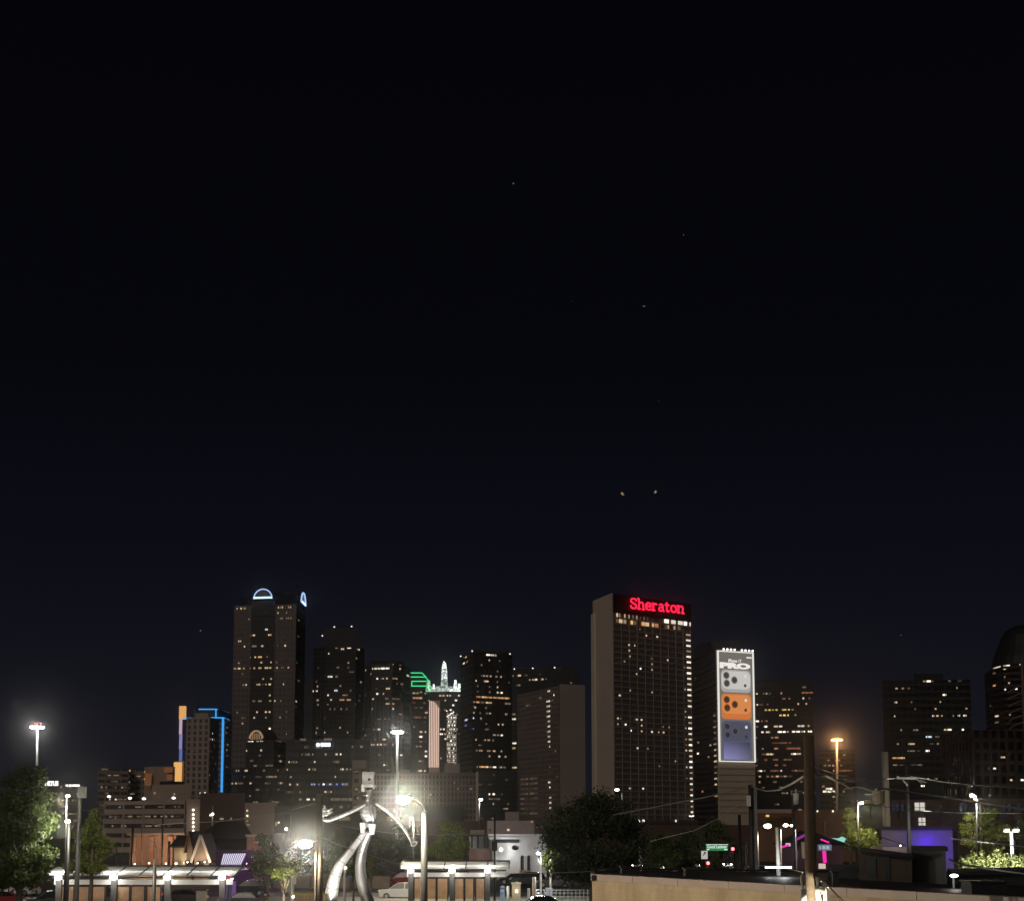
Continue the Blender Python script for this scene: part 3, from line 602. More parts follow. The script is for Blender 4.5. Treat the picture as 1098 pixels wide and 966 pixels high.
for ch in 'Sheraton':
    wpx = adv[ch]; u0, _ = onface(x, 650); u1, _ = onface(x + wpx * .94, 650)
    yb = 652 + (x - 673) * .095; zb = onface(x, yb)[1]; zh = onface(x, yb - 10.6)[1] - zb
    b = MB()
    for st in ST[ch]:
        b.tube([A + e * (u0 + (u1 - u0) * q[0]) + n_ * 1.9 + Vector((0, 0, zb - A.z + zh * q[1])) for q in st], .52, 6)
    obj('letter', b, RN, band); x += wpx
# a faint red backing frame and the lamp on the roof
b = MB()
for py in (651, 656):
    b.bar(A + e * onface(672, py)[0] + n_ * 1.2 + Vector((0, 0, onface(672, py - 1)[1])), A + e * onface(731, py + 5)[0] + n_ * 1.2 + Vector((0, 0, onface(731, py + 4)[1])), .3, .3)
obj('letter_rail', b, FR_B, band)
pz = A + e * onface(706, 650)[0] - n_ * 3; b = MB(); b.box(pz.x - 7, pz.x + 7, pz.y, pz.y + 6, t.z1, t.z1 + 2.2); obj('roof_plant', b, FR_B, t.root)
lit(t, '706.6,637.6,4,W;710.3,655.4,5,W;664.5,649.5,2,d', WHITE, h=1.6, snap=False)
# bright top storeys
lit(t, '661.3,659.8,2;664,660.2,1.2;669.5,660.6,1.4;674,661,1.4;678.3,661.4,1.6;682.3,661.6,1.2;686,662,.8,d;690,662.4,.8,d;694,662.8,1.2,d', WARM, h=4)
lit(t, '707.3,662.9,5.6;714.2,663.9,6;721.5,664.9,6;729,665.8,6.4;737.5,666.5,8', WHITE, h=4)
lit(t, '661,666.5,2;665,666.6,4.6;669.5,666.8,3.6;677,667.4,3,y;680.6,667.7,3.4;689.4,668.7,5,o;693.6,669,4.6,w;699.6,669.3,2.6,o;703.4,669.6,5,o;713.6,670.8,2,d;716,671,1.8,o;722.6,671.4,2.4;727.6,671.8,4,d;734.4,671.4,4.4,W;739.5,672,6,W', WARM, h=4)
ys = [679 + 6.27 * k for k in range(32)]
for k, y in enumerate(ys):
    x = 737.8 + (y - 679) * .021
    if t.n < 88: lit(t, f'{x:.1f},{y:.1f},6.4,' + ('W' if k % 3 else 'w'))
    if k in (6, 10, 13, 14, 16, 18, 19, 20, 23, 25, 29): lit(t, f'{x-4.6:.1f},{y:.1f},1.6', WARM)
spots = '686,675.3,2;693,682.3;704.6,683,2.4,W;674.6,693.6,2,W;674.8,699.7,2;675.3,706;680.5,693.2,1.4;669.6,712.6,2;698.6,707.8;716,709,2;699,714;686.8,720.3,2,W;682.5,723,1.4;699,720.5,1.4;675.6,739;664.4,744.8,2.4,W;699,740.2;662.5,771,2;665.3,771;681,771.2;682.8,771.3,2;687.8,771.5,2,W;670.8,777.6,2.2,W;676.4,784,2,W;688,778;688,784.5;699,784,2,W;706.2,785;711.5,785,2;683.5,803.7,2,W;694.6,803.8,1.4;724.2,818,1.4;707,823.6;675,843,1.6;676.5,842.8;689.5,843,2,W;662.5,777,1.4;711,778.4,1.6;717.5,778.4,1.4'
t.n = 0; lit(t, spots, WARM)
b = MB(); b.tube([P(739 + i * 2.2, 874.4 + (.6 if i % 2 else 0) - i * .0, 935) for i in range(10)], .35, 5); obj('canopy_light', b, em('canopy_white', (1, .9, .78), 2), t.root)
t = tower('hotel_podium', 'low brown podium at the foot of the hotel with the red lettering', 'building', [(655, 800), (765, 806)], 878.5, DKB, FR_D, fl=4, bay=6, depth=30)
lit(t, '689.8,875,2.8,W;685.2,875,1.6;724.5,875,2', WHITE, h=2.4, snap=False)

# ------------------------------------------------------------------ tower with the giant banner
STN = mat('banded_stone', (.56, .47, .365), .8, var=.12, scale=.15)
t = tower('banner_tower', 'concrete tower carrying a giant lit banner of three telephones', 'tower', [(745.5, 812), (770.3, 760), (809.6, 770)], 697, GLB, mat('side_frame', (.05, .042, .038), .8), fl=2.93, spf=.5, bay=0, ref=1, out=.6)
BT = t
block(t, 'roof_slab', [(757, 785), (799, 775)], 688.5, FR_D, depth=20); block(t, 'roof_slab', [(746.5, 800), (764, 776)], 693, FR_D, depth=20)
A, B = t.faces[1]; e = (B - A).normalized(); n_ = Vector((e.y, -e.x, 0)); L = (B - A).length
b = MB(); q = [A + n_ * 1.0, B + n_ * 1.0, B, A]; b.prism([(p.x, p.y) for p in q], 0, t.z1 + .3); obj('front_wall', b, STN, t.root)
b = MB()
zb = 14.
while zb < P(790, 817, 760).z - 2:
    q = [A + n_ * 1.25 - e * .1, B + n_ * 1.25 + e * .1, B + n_ * .95 + e * .1, A + n_ * .95 - e * .1]; b.hexa([(p.x, p.y, zb) for p in q], [(p.x, p.y, zb + .55) for p in q]); zb += 3.2
obj('string_course', b, mat('course_stone', (.40, .33, .25), .85), t.root)
t.faces = t.faces[:1]
for k in range(15): lit(t, f'{766.4 + k*.12:.1f},{771 + k*6.2:.1f},{2.4 + (k%3)*.5:.1f}', WARM if k > 4 else DIM)
lit(t, '746,727,2.4,d;749,798.6,1.8;748.5,807.3,2,W;762,803;760,815;753.5,851,1.6,o', WARM)
# the banner: a real sheet on the front, its print emissive
t.faces = [(A, B)]
def bu(fx): return A + e * (L * fx)
zt_, zb_ = P(787, 698.5, 764).z, P(791, 816.8, 764).z
def bz(fy): return zt_ + (zb_ - zt_) * fy
bn = MB(); q = [bu(.02) + n_ * 1.5, bu(.985) + n_ * 1.5, bu(.985) + n_ * 1.25, bu(.02) + n_ * 1.25]
bn.hexa([(p.x, p.y, zb_) for p in q], [(p.x, p.y, zt_) for p in q])
ban = tag(obj('banner', bn, em('banner_ground', (.30, .27, .23), .55), loc=(A.x, A.y, 0)), 'giant backlit banner showing three telephones in silver, orange and blue', 'banner')
fr = MB()
def brect(mb, x0, x1, y0, y1, o0, o1):
    q = [bu(x0) + n_ * o1, bu(x1) + n_ * o1, bu(x1) + n_ * o0, bu(x0) + n_ * o0]
    mb.hexa([(p.x, p.y, bz(y1)) for p in q], [(p.x, p.y, bz(y0)) for p in q])
brect(fr, 0, .035, 0, 1, 1.26, 1.9); brect(fr, .965, 1, 0, 1, 1.26, 1.9); brect(fr, .035, .965, 0, .009, 1.26, 1.9); brect(fr, .035, .965, .991, 1., 1.26, 1.9)
obj('lit_frame', fr, em('frame_white', (1, .97, .90), .85), ban)
for i in range(9):
    if i == 4: continue
    b = MB(); p = bu(.16 + i * .1) + n_ * 2.2; p.z = bz(-.014); b.ball(p, .55, 8, 5); obj('frame_lamp', b, em('frame_lamp_white', (1, .97, .92), 2.6), ban)
def rrect(x0, x1, y0, y1, r, o0, o1, nseg=6):
    W_, H_ = L, zt_ - zb_; pts = []
    for cx, cy_, a in ((x1 - r, y0 + r * W_ / H_, 0), (x0 + r, y0 + r * W_ / H_, 90), (x0 + r, y1 - r * W_ / H_, 180), (x1 - r, y1 - r * W_ / H_, 270)):
        for i in range(nseg + 1):
            th = R(a + 90 * i / nseg); pts.append((cx + r * math.cos(th), cy_ - r * W_ / H_ * math.sin(th)))
    f = [bu(x) + n_ * o1 + Vector((0, 0, bz(y))) for x, y in pts]; k = [bu(x) + n_ * o0 + Vector((0, 0, bz(y))) for x, y in pts]; n = len(pts)
    b = MB(); b.add(f + k, [tuple(range(n))[::-1]] + [(i, (i + 1) % n, n + (i + 1) % n, n + i) for i in range(n)]); return b
def disc(fx, fy, r, o0, o1):
    W_, H_ = L, zt_ - zb_; pts = [(fx + r * math.cos(2 * math.pi * i / 16), fy + r * W_ / H_ * math.sin(2 * math.pi * i / 16)) for i in range(16)]
    f = [bu(x) + n_ * o1 + Vector((0, 0, bz(y))) for x, y in pts]; k = [bu(x) + n_ * o0 + Vector((0, 0, bz(y))) for x, y in pts]
    b = MB(); b.add(f + k, [tuple(range(16))] + [((i + 1) % 16, i, 16 + i, 16 + (i + 1) % 16) for i in range(16)]); return b
LENS = em('print_lens', (.10, .09, .085), .5); LR = em('print_lens_ring', (.42, .39, .36), .5)
for nm, y0, y1, body, plate, ring, lens in (
    ('silver', .168, .372, em('print_silver', (.62, .60, .58), .62), em('print_silver_plate', (.78, .75, .72), .74), LR, LENS),
    ('orange', .385, .615, em('print_orange', (.86, .24, .06), .72), em('print_orange_plate', (.92, .33, .10), .74), em('print_orange_ring', (.55, .16, .05), .5), em('print_orange_lens', (.10, .05, .03), .5)),
    ('blue', .628, .988, em('print_blue', (.17, .17, .27), .55), em('print_blue_plate', (.13, .135, .19), .55), em('print_blue_ring', (.20, .20, .25), .5), em('print_blue_lens', (.05, .05, .07), .5))):
    b = rrect(.09, .91, y0, y1, .10, 1.5, 1.56); ph = obj('printed_telephone', b, body, ban)
    yp = y0 + .185 if nm != 'silver' else y0 + .178
    obj('camera_plate', rrect(.105, .895, y0 + .012, yp - .004, .13, 1.56, 1.62), plate, ph)
    dy = yp - y0
    for fx, fy in ((.235, y0 + dy * .30), (.245, y0 + dy * .70), (.455, y0 + dy * .52)):
        obj('lens_ring', disc(fx, fy, .088, 1.62, 1.66), ring, ph); obj('lens', disc(fx, fy, .066, 1.66, 1.70), lens, ph)
    obj('flash', disc(.76, y0 + dy * .30, .036, 1.62, 1.68), em('print_flash', (.9, .88, .84), .8), ph)
    obj('microphone_dot', disc(.75, y0 + dy * .78, .036, 1.62, 1.68), lens, ph)
LIL = em('print_lilac', (.4, .4, .8), .62); n = LIL.node_tree; tcn = n.nodes.new('ShaderNodeTexCoord'); sx = n.nodes.new('ShaderNodeSeparateXYZ'); r1 = n.nodes.new('ShaderNodeValToRGB'); r2 = n.nodes.new('ShaderNodeMapRange'); mm = n.nodes.new('ShaderNodeMix'); mm.data_type = 'RGBA'; mm.blend_type = 'MULTIPLY'; mm.inputs[0].default_value = 1
n.links.new(tcn.outputs['Generated'], sx.inputs[0]); n.links.new(sx.outputs[0], r1.inputs[0]); n.links.new(sx.outputs[2], r2.inputs[0]); r2.inputs[3].default_value = 1.0; r2.inputs[4].default_value = .35
for p_, c_ in ((0., (.42, .42, .82, 1)), (1., (.20, .20, .30, 1))): r1.color_ramp.elements[int(p_)].position = p_; r1.color_ramp.elements[int(p_)].color = c_
q_ = r1.color_ramp.elements.new(.5); q_.color = (.34, .34, .62, 1)
n.links.new(r1.outputs[0], mm.inputs[6]); n.links.new(r2.outputs[0], mm.inputs[7]); n.links.new(mm.outputs[2], n.nodes['Emission'].inputs[0])      # printed fade of the picture itself
obj('glow_panel', rrect(.13, .86, .82, .978, .02, 1.57, 1.61), LIL, ban)
TXT = em('print_text', (.95, .92, .86), .95)
b = MB(); p = bu(.06) + n_ * 1.5; p.z = bz(.158); write(b, 'PRO', p, e, L * .84, (zt_ - zb_) * .055, .02, .075, .12); obj('lettering', b, TXT, ban)
b = MB(); p = bu(.30) + n_ * 1.5; p.z = bz(.100); write(b, 'iPhone 17', p, e, L * .36, (zt_ - zb_) * .03, .02, .02, .1); obj('lettering', b, TXT, ban)
b = rrect(.80, .95, .043, .055, .01, 1.5, 1.56); obj('corner_mark', b, TXT, ban)

# ------------------------------------------------------------------ towers on the right
t = tower('skyscraper', 'dark tower sparkling with many lit rows between the banner tower and the wooden pole', 'skyscraper', [(803, 1112), (875.5, 1100)], 729.5, GLB, FR_B, fl=4.1, spf=.4, bay=3.2, depth=45)
lit(t, '811.6,745,2.2;819,745,2,d;822,745,2;825.5,745,2,d;838,741.5,1.6;846.5,751.5,1.8;861.7,743,2,W;861.7,747.4,2;861.6,752.2,2,W;864.6,752.6,1.8;870.6,743.4,4.6,d;812,754.5,2;817,758,3,d;823,758,2,d;856,757.5;841,760.5,6.5,y;846,761.5,2,y;821,764.6,3,y;825,764.8,3,y;829,765,2.4,y;833,764.8,3,y;837,765.2,3,y;841,765.2,3,y;845,765.4,2,y;853,766,2;811.6,777,5,W;817,773.5;822,773.3;832,778.7,5;837,778,4,W;859,779.2,8,W;867.3,780,2.6;821,782,3.6,W', WARM)
lit(t, '836,783.2,5,W;840.5,783,4,W;844.5,784,2.4;851,783.6,4,W;855.5,784,5,W;861,784.2,6,W;868.5,784.4,5,W;817.6,787,2.8,W;823.5,787,5;828,792.2,3,r;833,791.8,5,o;837,795.2,4,r;842,795.4,5,r;847,795,3,r;832,803,4,o;835,804,2,r;818,806.5,2;823.5,807,5,y;829,807,3,d;849.5,807.4,3;854,807,5;858,808.4,3;827,810.6,2.6,W;852,811,4,W;821,813.7,3,r;815.6,829,3.8,W;820,829,2;815,833.7,3.4;827.6,834,1.6;833.5,830.6,3;837.8,830.3,2,W;841.8,830.3,3;850.5,826,4,d;854,826,2.4;857.5,827;814.5,839,2;831,837,4,d;859.5,839,3,d', WARM)
rnd(t, 16, 'drr', zmin=.3); t.n = 60; rnd(t, 30, 'rdd', zmin=.1, zmax=.7, wmax=5)
t = tower('office_building', 'small dark block dotted with lamps behind the orange mast light', 'building', [(880, 1010), (919, 1005)], 804, GLB, mat('rust_frame', (.06, .036, .028), .8), fl=3.5, bay=3.2, depth=30)
lit(t, '905.5,811.3,2.8;888,815.2,2;893.5,819.6,2.2;902,819,2.4;884.5,823.7,3;889.5,823.7,3;885,828;894,828;882.5,833;900,815,2,o;906,826', WARM); rnd(t, 16, 'dddr')
lit(t, '887.5,845.6,4.4,W;891,845.4,3,W;884.3,848.3,4.6,W;889.5,848.3,4.6,W;894,848.3,3,W', WHITE, h=2.2, snap=False)
t = tower('office_building', 'big black office block with scattered lit windows on the right', 'building', [(950.4, 806), (1046, 800)], 729.5, GLB, FR_B, fl=3.75, spf=.4, bay=3.2, depth=45)
block(t, 'roof_plant', [(985, 806), (1017, 806)], 722, FR_B, depth=20)
lit(t, '961.3,736.4,3;968,736,3,d;974,735.8,4,d;991.5,734.7,4;996,735.2,5,W;1000,735.2,2;1018.5,733.7,4,d;1029,733.5,5,d;1026.5,740,1.6;960.5,751.4,3.2,W;1012.7,747.3,4,W;960.3,757,1.8;977.5,757.2,1.8;1008.3,755.7,2;981.3,763.6,2,d;1003.3,762.6,2;1036.4,761.2,2.6;1035,768,1.6;959.5,770.8;1000.7,768.4,2.2,W;1005.2,768.8,3;1010,768,1.8;1021.8,767.6,2.4;1028.3,768.4,2.6,W;1034.6,767.6,3.6,W;966.7,784,2.4;982,784,6,d;1014.5,783,5;1018.5,782.8,4,W;1032.4,781.5,2.4,W;995.8,790.8,7,c;1005,790,5,d', WARM)
lit(t, '977.3,798.2,8;962.5,798.4,3,d;999,798,5,d;1005.6,797.6,2.4;1013.6,796.7,2.4;994.6,805.3,4.4,W;977,805.4,9,d;985,805,4,d;963.5,812.5,15,o;968,812.5,4,w;960,819,6,d;967,819.4,6,d;980,819,7,d;986.5,819.4,6,d;995.5,832.7,2.4;1003.5,832.7,3.4,d;989.6,846.6,4.4,W', WARM)
t = tower('apartment_tower', 'round topped dark tower with curved balconies at the right edge of the photo', 'tower', [(1062, 905), (1070, 872), (1083, 855), (1108, 846), (1140, 856)], 713, GLB, mat('red_brown_frame', (.05, .026, .022), .8), fl=3.6, spf=.42, bay=0, ref=2, depth=40)
APT = t
cx = G(1112, 880)
b = MB(); z0 = t.z1
b.lathe((cx.x, 888, 0), [(M(35.5, 880), z0), (M(35.5, 880), z0 + 3), (M(33.5, 880), z0 + 8), (M(30.5, 880), z0 + 12), (M(28.5, 880), P(1090, 690, 870).z), (M(24, 880), P(1090, 678, 870).z), (M(19, 880), P(1090, 671.5, 870).z), (M(10, 880), P(1090, 667, 870).z), (.1, P(1090, 666, 870).z)], 28); obj('crown', b, FR_B, t.root)
lit(t, '1067,710.5,3;1070,710.2,4,W;1077.5,709,3;1080.5,708.3,4,W;1074,717,5,W;1077.5,716.5,3.4,W;1074,727.6,4;1077.5,727,4,W;1074.8,743.4,3.4,W;1066.3,734.3,2,o;1066.3,725,2,d;1069.2,772,2.6;1069.2,777.6,2.8;1089.8,737,2,W;1094.6,709.3,2,W;1094,706;1082,731.5;1083,769.8;1062.3,758,2,d', WARM, snap=True)
BAL = mat('balcony_slab', (.13, .095, .085), .8, var=.2, scale=.2)
for k in range(22):
    zb = 20 + k * 3.6 * 1.15
    if zb > t.z1 - 12: break
    b = MB(); pc = G(1101, 846)
    for sgn in (-1, 1):
        b.tube([Vector((pc.x + sgn * M(.5 + 14 * i / 5, 846), 843.2 + .6 * i, zb - 3.4 * (i / 5) ** 1.6)) for i in range(6)], .42, 5)
    obj('balcony', b, BAL, t.root)
b = MB(); pc = G(1101, 846); b.box(pc.x - .7, pc.x + .7, 842.6, 843.6, 0, t.z1); obj('rib', b, BAL, t.root)
t = tower('brick_building', 'broad dark brick building with rows of large unlit windows on the right', 'building', [(1014.5, 640), (1046, 604), (1128, 612)], 782.5, GLB, mat('dark_red_brick', (.032, .020, .018), .9, var=.25, scale=.3), fl=4.6, spf=.34, bay=3.9, pw=1.3, ref=1, out=.5)
lit(t, '1074.6,815.2,4,w;1066.3,823,3.6,W;1059.8,822.5,2.2,d;1084,837.6,3.4,w;1096.5,837,5,W;1077,815.4,1.6', WARM); rnd(t, 4, 'd')

# ------------------------------------------------------------------ low buildings between the towers and the street
def low(label, cs, ytop, m, fr_=None, **k): return tower('low_building', label, 'building', cs, ytop, m, fr_, group=None, **k)
t = low('low dark brown block with a lit corner stair right of the garage', [(214, 415), (262, 410)], 850, DKB, fl=3.6, depth=14)
lit(t, '226,873.6,2.4,W;227,871.5,1.6,d;238,877.6,5,d;248,877.5,2,d', WARM, snap=False)
t = low('dim brown low block with three stair lights in front of the dark office', [(262, 402), (297, 400)], 860.5, BRN, fl=3.4, depth=12)
lit(t, '265.3,868.8,2,w;265.3,874.3,2,W;265.3,879.8,2,w;266,884,5,d', WARM, snap=False)
t = low('dark low block with a cluster of warm lamps left of the silver figure', [(294, 395), (347, 392)], 864, FR_D, fl=3.4, depth=12)
lit(t, '277.6,882.6,2.4;280.5,882.4,2.6;283,881.4,2;284.6,884.6,2.2;287,883.4,2.4;281.8,885.6,2.2', WARM, snap=False)
lit(t, '296.5,883,3;299,881.5,2.2,W', WARM, snap=False)
t = low('long black low block behind the silver figure', [(346, 420), (440, 420)], 870, FR_D, fl=3.6, depth=14); rnd(t, 8, 'd')
t = low('dark warehouse behind the white arched building', [(430, 380), (560, 376)], 880, DKB, fl=3.6, depth=14)
t = low('pale grey plant room on a roof behind the white shed', [(541.5, 330), (556.4, 330)], 870, PALE2, fl=3.6, depth=8)
t = low('pale mauve shed with small lamps behind the white arched building', [(522.5, 300), (573, 300)], 879.6, mat('mauve_siding', (.42, .34, .34), .8), fl=3.6, depth=8)
lit(t, '545,889.4,3,W;571.2,880.6,2.4,o;522.6,889.6,3,r', WARM, snap=False)
t = low('brown retaining wall under the hotel podium', [(600, 420), (812, 430)], 884, DKB, fl=3.6, depth=10)
t = low('rust lit bridge abutment behind the purple trimmed restaurant', [(804, 330), (925, 325)], 868.5, mat('rust_wall', (.16, .085, .05), .9, var=.35, scale=.3), fl=3.4, depth=10)
b = MB(); p, q = P(805, 871, 329), P(845, 867.5, 327.5); b.box(p.x, q.x, 323.5, 325.0, p.z - .1, q.z); obj('coping', b, PALE2, t.root)
lit(t, '876.4,864.8,1.8,W;893,864.8,1.8,W;823,874.4,4,y', WARM, snap=False)
t = low('dark brick warehouse with two bright square windows above the purple lit wall', [(917, 236), (1100, 224)], 857.5, GLB, mat('warehouse_brick', (.045, .026, .022), .9, var=.3, scale=.5), fl=3.6, spf=.4, bay=2.2, pw=.8, depth=14, out=.25)
WB = t
for x0, x1, y0, y1 in ((981.2, 992.8, 859.8, 869.6), (985.4, 993.6, 876, 885)):
    b = MB(); r_ = hit(t, (x0 + x1) / 2, (y0 + y1) / 2); A_, B_, e_, L_, n2_, u, z = r_; hw = M(x1 - x0, 231) / 2; hh = M(y1 - y0, 231) / 2
    c = A_ + e_ * u + n2_ * .42; c.z = z
    b.obox(c, (hw * 2, .12, hh * 2), math.atan2(e_.y, e_.x)); pn = obj('lit_window', b, em('bright_pane', (1, .93, .84), .62), t.root)
    b = MB()
    for sx in (-1, 0, 1): b.obox(c + e_ * sx * hw * .97 + n2_ * .1, (.09, .1, hh * 2), math.atan2(e_.y, e_.x))
    for sz in (-1, -.2, 1): b.obox(c + Vector((0, 0, sz * hh * .97)) + n2_ * .1, (hw * 2, .1, .09), math.atan2(e_.y, e_.x))
    obj('glazing_bars', b, DSTEEL, pn)
for x in (949, 955, 961, 967, 970, 1032, 1038, 1056, 1080, 1086, 1092, 1097):
    lit(t, f'{x},864,2', BLUE) if False else None
DB = em('window_faint_blue', (.30, .36, .55), .05)
for x in (948.5, 953, 958.5, 963, 968.5, 1031, 1036, 1046, 1060, 1077, 1083, 1093):
    A_, B_, e_, L_, n2_, u, z = hit(t, x, 865.5); b = MB(); c = A_ + e_ * u + n2_ * .4; c.z = z; b.obox(c, (.42, .1, 1.15), math.atan2(e_.y, e_.x)); obj('dim_window', b, DB, t.root)
# ================================================================== the street side
BULB_W = em('bulb_white', (1, .97, .90), 28); BULB_Y = em('bulb_warm', (1, .90, .62), 34); BULB_O = em('bulb_orange', (1, .45, .14), 9)
CONC = mat('concrete_paving', (.30, .29, .27), .85, var=.2, scale=.6, bump=.15)
WOOD = mat('weathered_pole_wood', (.085, .062, .042), .9, var=.4, scale=6, bump=.4)
GLARE = 12500
STN_ = mat('aluminium_pole', (.42, .42, .41), .45, .5, var=.1, scale=3)
RED_ = mat('dull_red_paint', (.30, .04, .035), .5); BLK = mat('black_paint', (.012, .012, .013), .5)
# roads and paving of the station plaza
b = MB(); b.box(-70, 24, 118, 163, .004, .13); struct('station_platform', b, CONC)
b = MB(); b.box(-90, 120, 164, 176, .004, .008); struct('road', b, mat('road_asphalt', (.042, .042, .044), .6, var=.3, scale=.7, bump=.1))
b = MB(); b.box(-20, 24, 140, 141.2, .134, .74); struct('platform_wall', b, mat('white_concrete', (.62, .60, .56), .8, var=.15, scale=.6))

# ------------------------------------------------------------------ street lights
def arm_lamp(name, label, pole_px, ytop, lamp_xy, Y, pole_m, r=.09, watts=2600, col=(1, .90, .68), bulb=None, bs=6.5, group='street lamps', wood=False, glare=0, omni=False):
    base = G(pole_px, Y); t = thing(name, label, 'street lamp', tuple(base), group)
    top = P(pole_px, ytop, Y); lp = P(*lamp_xy, Y)
    if not wood:
        b = MB(); b.tube([base, Vector((base.x, Y, top.z * .5)), Vector((top.x, Y, top.z))], [r * 1.25, r, r * .8], 10); obj('pole', b, pole_m, t, True)
        b = MB(); b.box(base.x - r * 2.2, base.x + r * 2.2, Y - r * 2.2, Y + r * 2.2, 0, .25); obj('base', b, CONC, t)
    s_ = 1 if lp.x > top.x else -1; ax = top.x
    dx_, dz_ = lp.x - ax, lp.z + .1 - top.z
    b = MB(); b.tube([Vector((ax, Y, top.z - .1)), Vector((ax + dx_ * .12, Y, top.z + dz_ * .55)), Vector((ax + dx_ * .45, Y, top.z + dz_ * .9)), Vector((ax + dx_ * .9, Y, top.z + dz_))], r * .45, 6); obj('arm', b, pole_m, t, True)
    w_ = M(bs, Y) / 2
    b = MB(); b.ball((lp.x, Y + w_ * .3, lp.z + w_ * .6), w_ * .8, 12, 6, (1.3, .7, .3)); h = obj('lamp_head', b, STEEL, t, True)
    b = MB(); b.ball((lp.x, Y - w_ * .1, lp.z), w_ * .8, 14, 8, (1.25, .9, .72)); obj('bulb', b, bulb or BULB_Y, h, True)
    if watts and omni: lamp(t, (lp.x, Y - .8, lp.z - .5), watts, col, .25)
    elif watts: lamp(t, (lp.x, Y - w_ * .9, lp.z - w_ * .85), watts, col, max(.1, w_ * .4), 'SPOT', aim=(lp.x, Y - w_ * .9 - .6, 0), angle=158 if glare else 150, blend=.25)
    if glare: lamp(t, (lp.x, Y - w_ * 1.2, lp.z - .05), glare, col, .2, 'SPOT', aim=(0, 0, EYE), angle=14, blend=.7)  # added spot aimed at the camera, only to raise a halo in the haze
    return t
arm_lamp('street_lamp', 'bright warm street lamp on a slim steel pole beside the silver figure', 455.3, 872, (433, 857.5), 74, mat('grey_pole', (.075, .075, .073), .5, .2), .185, 5000, bs=15, glare=GLARE, group='bright street lamps')
pw = thing('utility_pole', 'wooden utility pole carrying a bright lamp left of the silver figure', 'utility pole', tuple(G(343, 90)), 'wooden utility poles')
b = MB(); p0 = G(343, 90); b.tube([p0, Vector((p0.x, 90, 5)), P(342.5, 851, 90)], [.25, .22, .18], 12); obj('pole', b, WOOD, pw, True)
b = MB(); q = P(338.6, 895, 89.8); b.box(q.x - .03, q.x + .05, 89.7, 89.85, 0, q.z); obj('conduit', b, WOOD, pw)
b = MB(); q = P(349, 907, 89.8); b.box(q.x - .08, q.x + .08, 89.9, 90.3, q.z - .7, q.z + .4); obj('meter_box', b, DSTEEL, pw)
arm_lamp('street_lamp', 'bright warm lamp mounted on the wooden pole left of the silver figure', 341, 899, (327.5, 905), 89.6, STN_, .09, 5500, bs=14, glare=GLARE, group='bright street lamps', wood=True)
arm_lamp('street_lamp', 'small white lamp on a short pole beside the big left tree', 71.6, 855, (72.6, 853.2), 108, DSTEEL, .07, 1900, bs=4.5, bulb=BULB_W, omni=True)
t = arm_lamp('street_lamp', 'glaring white lamp between the two trees on the left', 74.5, 879, (72.8, 880.3), 89, DSTEEL, .1, 620, (1, .96, .70), BULB_W, 6, omni=True)
arm_lamp('street_lamp', 'single white lamp right of the brown office slab', 513.8, 857, (515.6, 857), 300, DSTEEL, .16, 900, (1, .95, .85), BULB_W, 4)
arm_lamp('street_lamp', 'small lamp with a short arm rising out of the big middle tree', 667, 848, (661.5, 846.5), 210, DSTEEL, .09, 260, (1, .9, .75), em('bulb_soft', (1, .92, .8), 5), 5)
arm_lamp('street_lamp', 'small white lamp over the yellow lit tree on the right', 919.8, 862, (923.6, 860.6), 186, DSTEEL, .12, 2600, (1, .86, .55), BULB_W, 4.6, omni=True)
arm_lamp('street_lamp', 'white lamp on a hooked pole above the right hand trees', 1047, 854, (1042.2, 852.6), 168, DSTEEL, .11, 2600, (1, .9, .66), BULB_W, 5, omni=True)
arm_lamp('street_lamp', 'bright lamp left of the white post on the flat roof', 812, 890, (823, 885.5), 120, DSTEEL, .09, 1500, (1, .86, .62), BULB_Y, 7.5)
arm_lamp('street_lamp', 'bright lamp just right of the white post on the flat roof', 837, 889, (842.4, 884.4), 122, DSTEEL, .08, 900, (1, .88, .66), BULB_Y, 5)
arm_lamp('street_lamp', 'smaller lamp next to the wooden pole above the restaurant', 853, 889, (848.8, 884.8), 124, DSTEEL, .07, 400, (1, .92, .8), BULB_W, 3.4)
arm_lamp('street_lamp', 'dark unlit curved arm lamp behind the restaurant', 884, 880, (880, 876.5), 170, DSTEEL, .08, 0, bulb=DSTEEL, bs=3)
t = thing('street_lamp', 'white twin headed lamp post at the right edge behind the bright shrub', 'street lamp', tuple(G(1084.6, 82)), 'street lamps')
b = MB(); p0 = G(1084.6, 82); b.tube([p0, P(1084.2, 891, 82)], [.105, .09], 12); obj('pole', b, WHT, t, True)
for s_, wd in ((-1, 5.2), (1, 6)):
    p = P(1084.2 + s_ * 5, 891, 82); b = MB(); b.obox((p.x, 82, p.z + .08), (M(wd, 82), .3, .1)); h = obj('lamp_head', b, WHT, t)
    b = MB(); b.obox((p.x, 82, p.z), (M(wd * .8, 82), .24, .06)); obj('lens', b, em('lens_white', (1, .96, .88), 5), h)
    lamp(t, (p.x, 81.3, p.z - .3), 26, (1, .94, .84), .12)

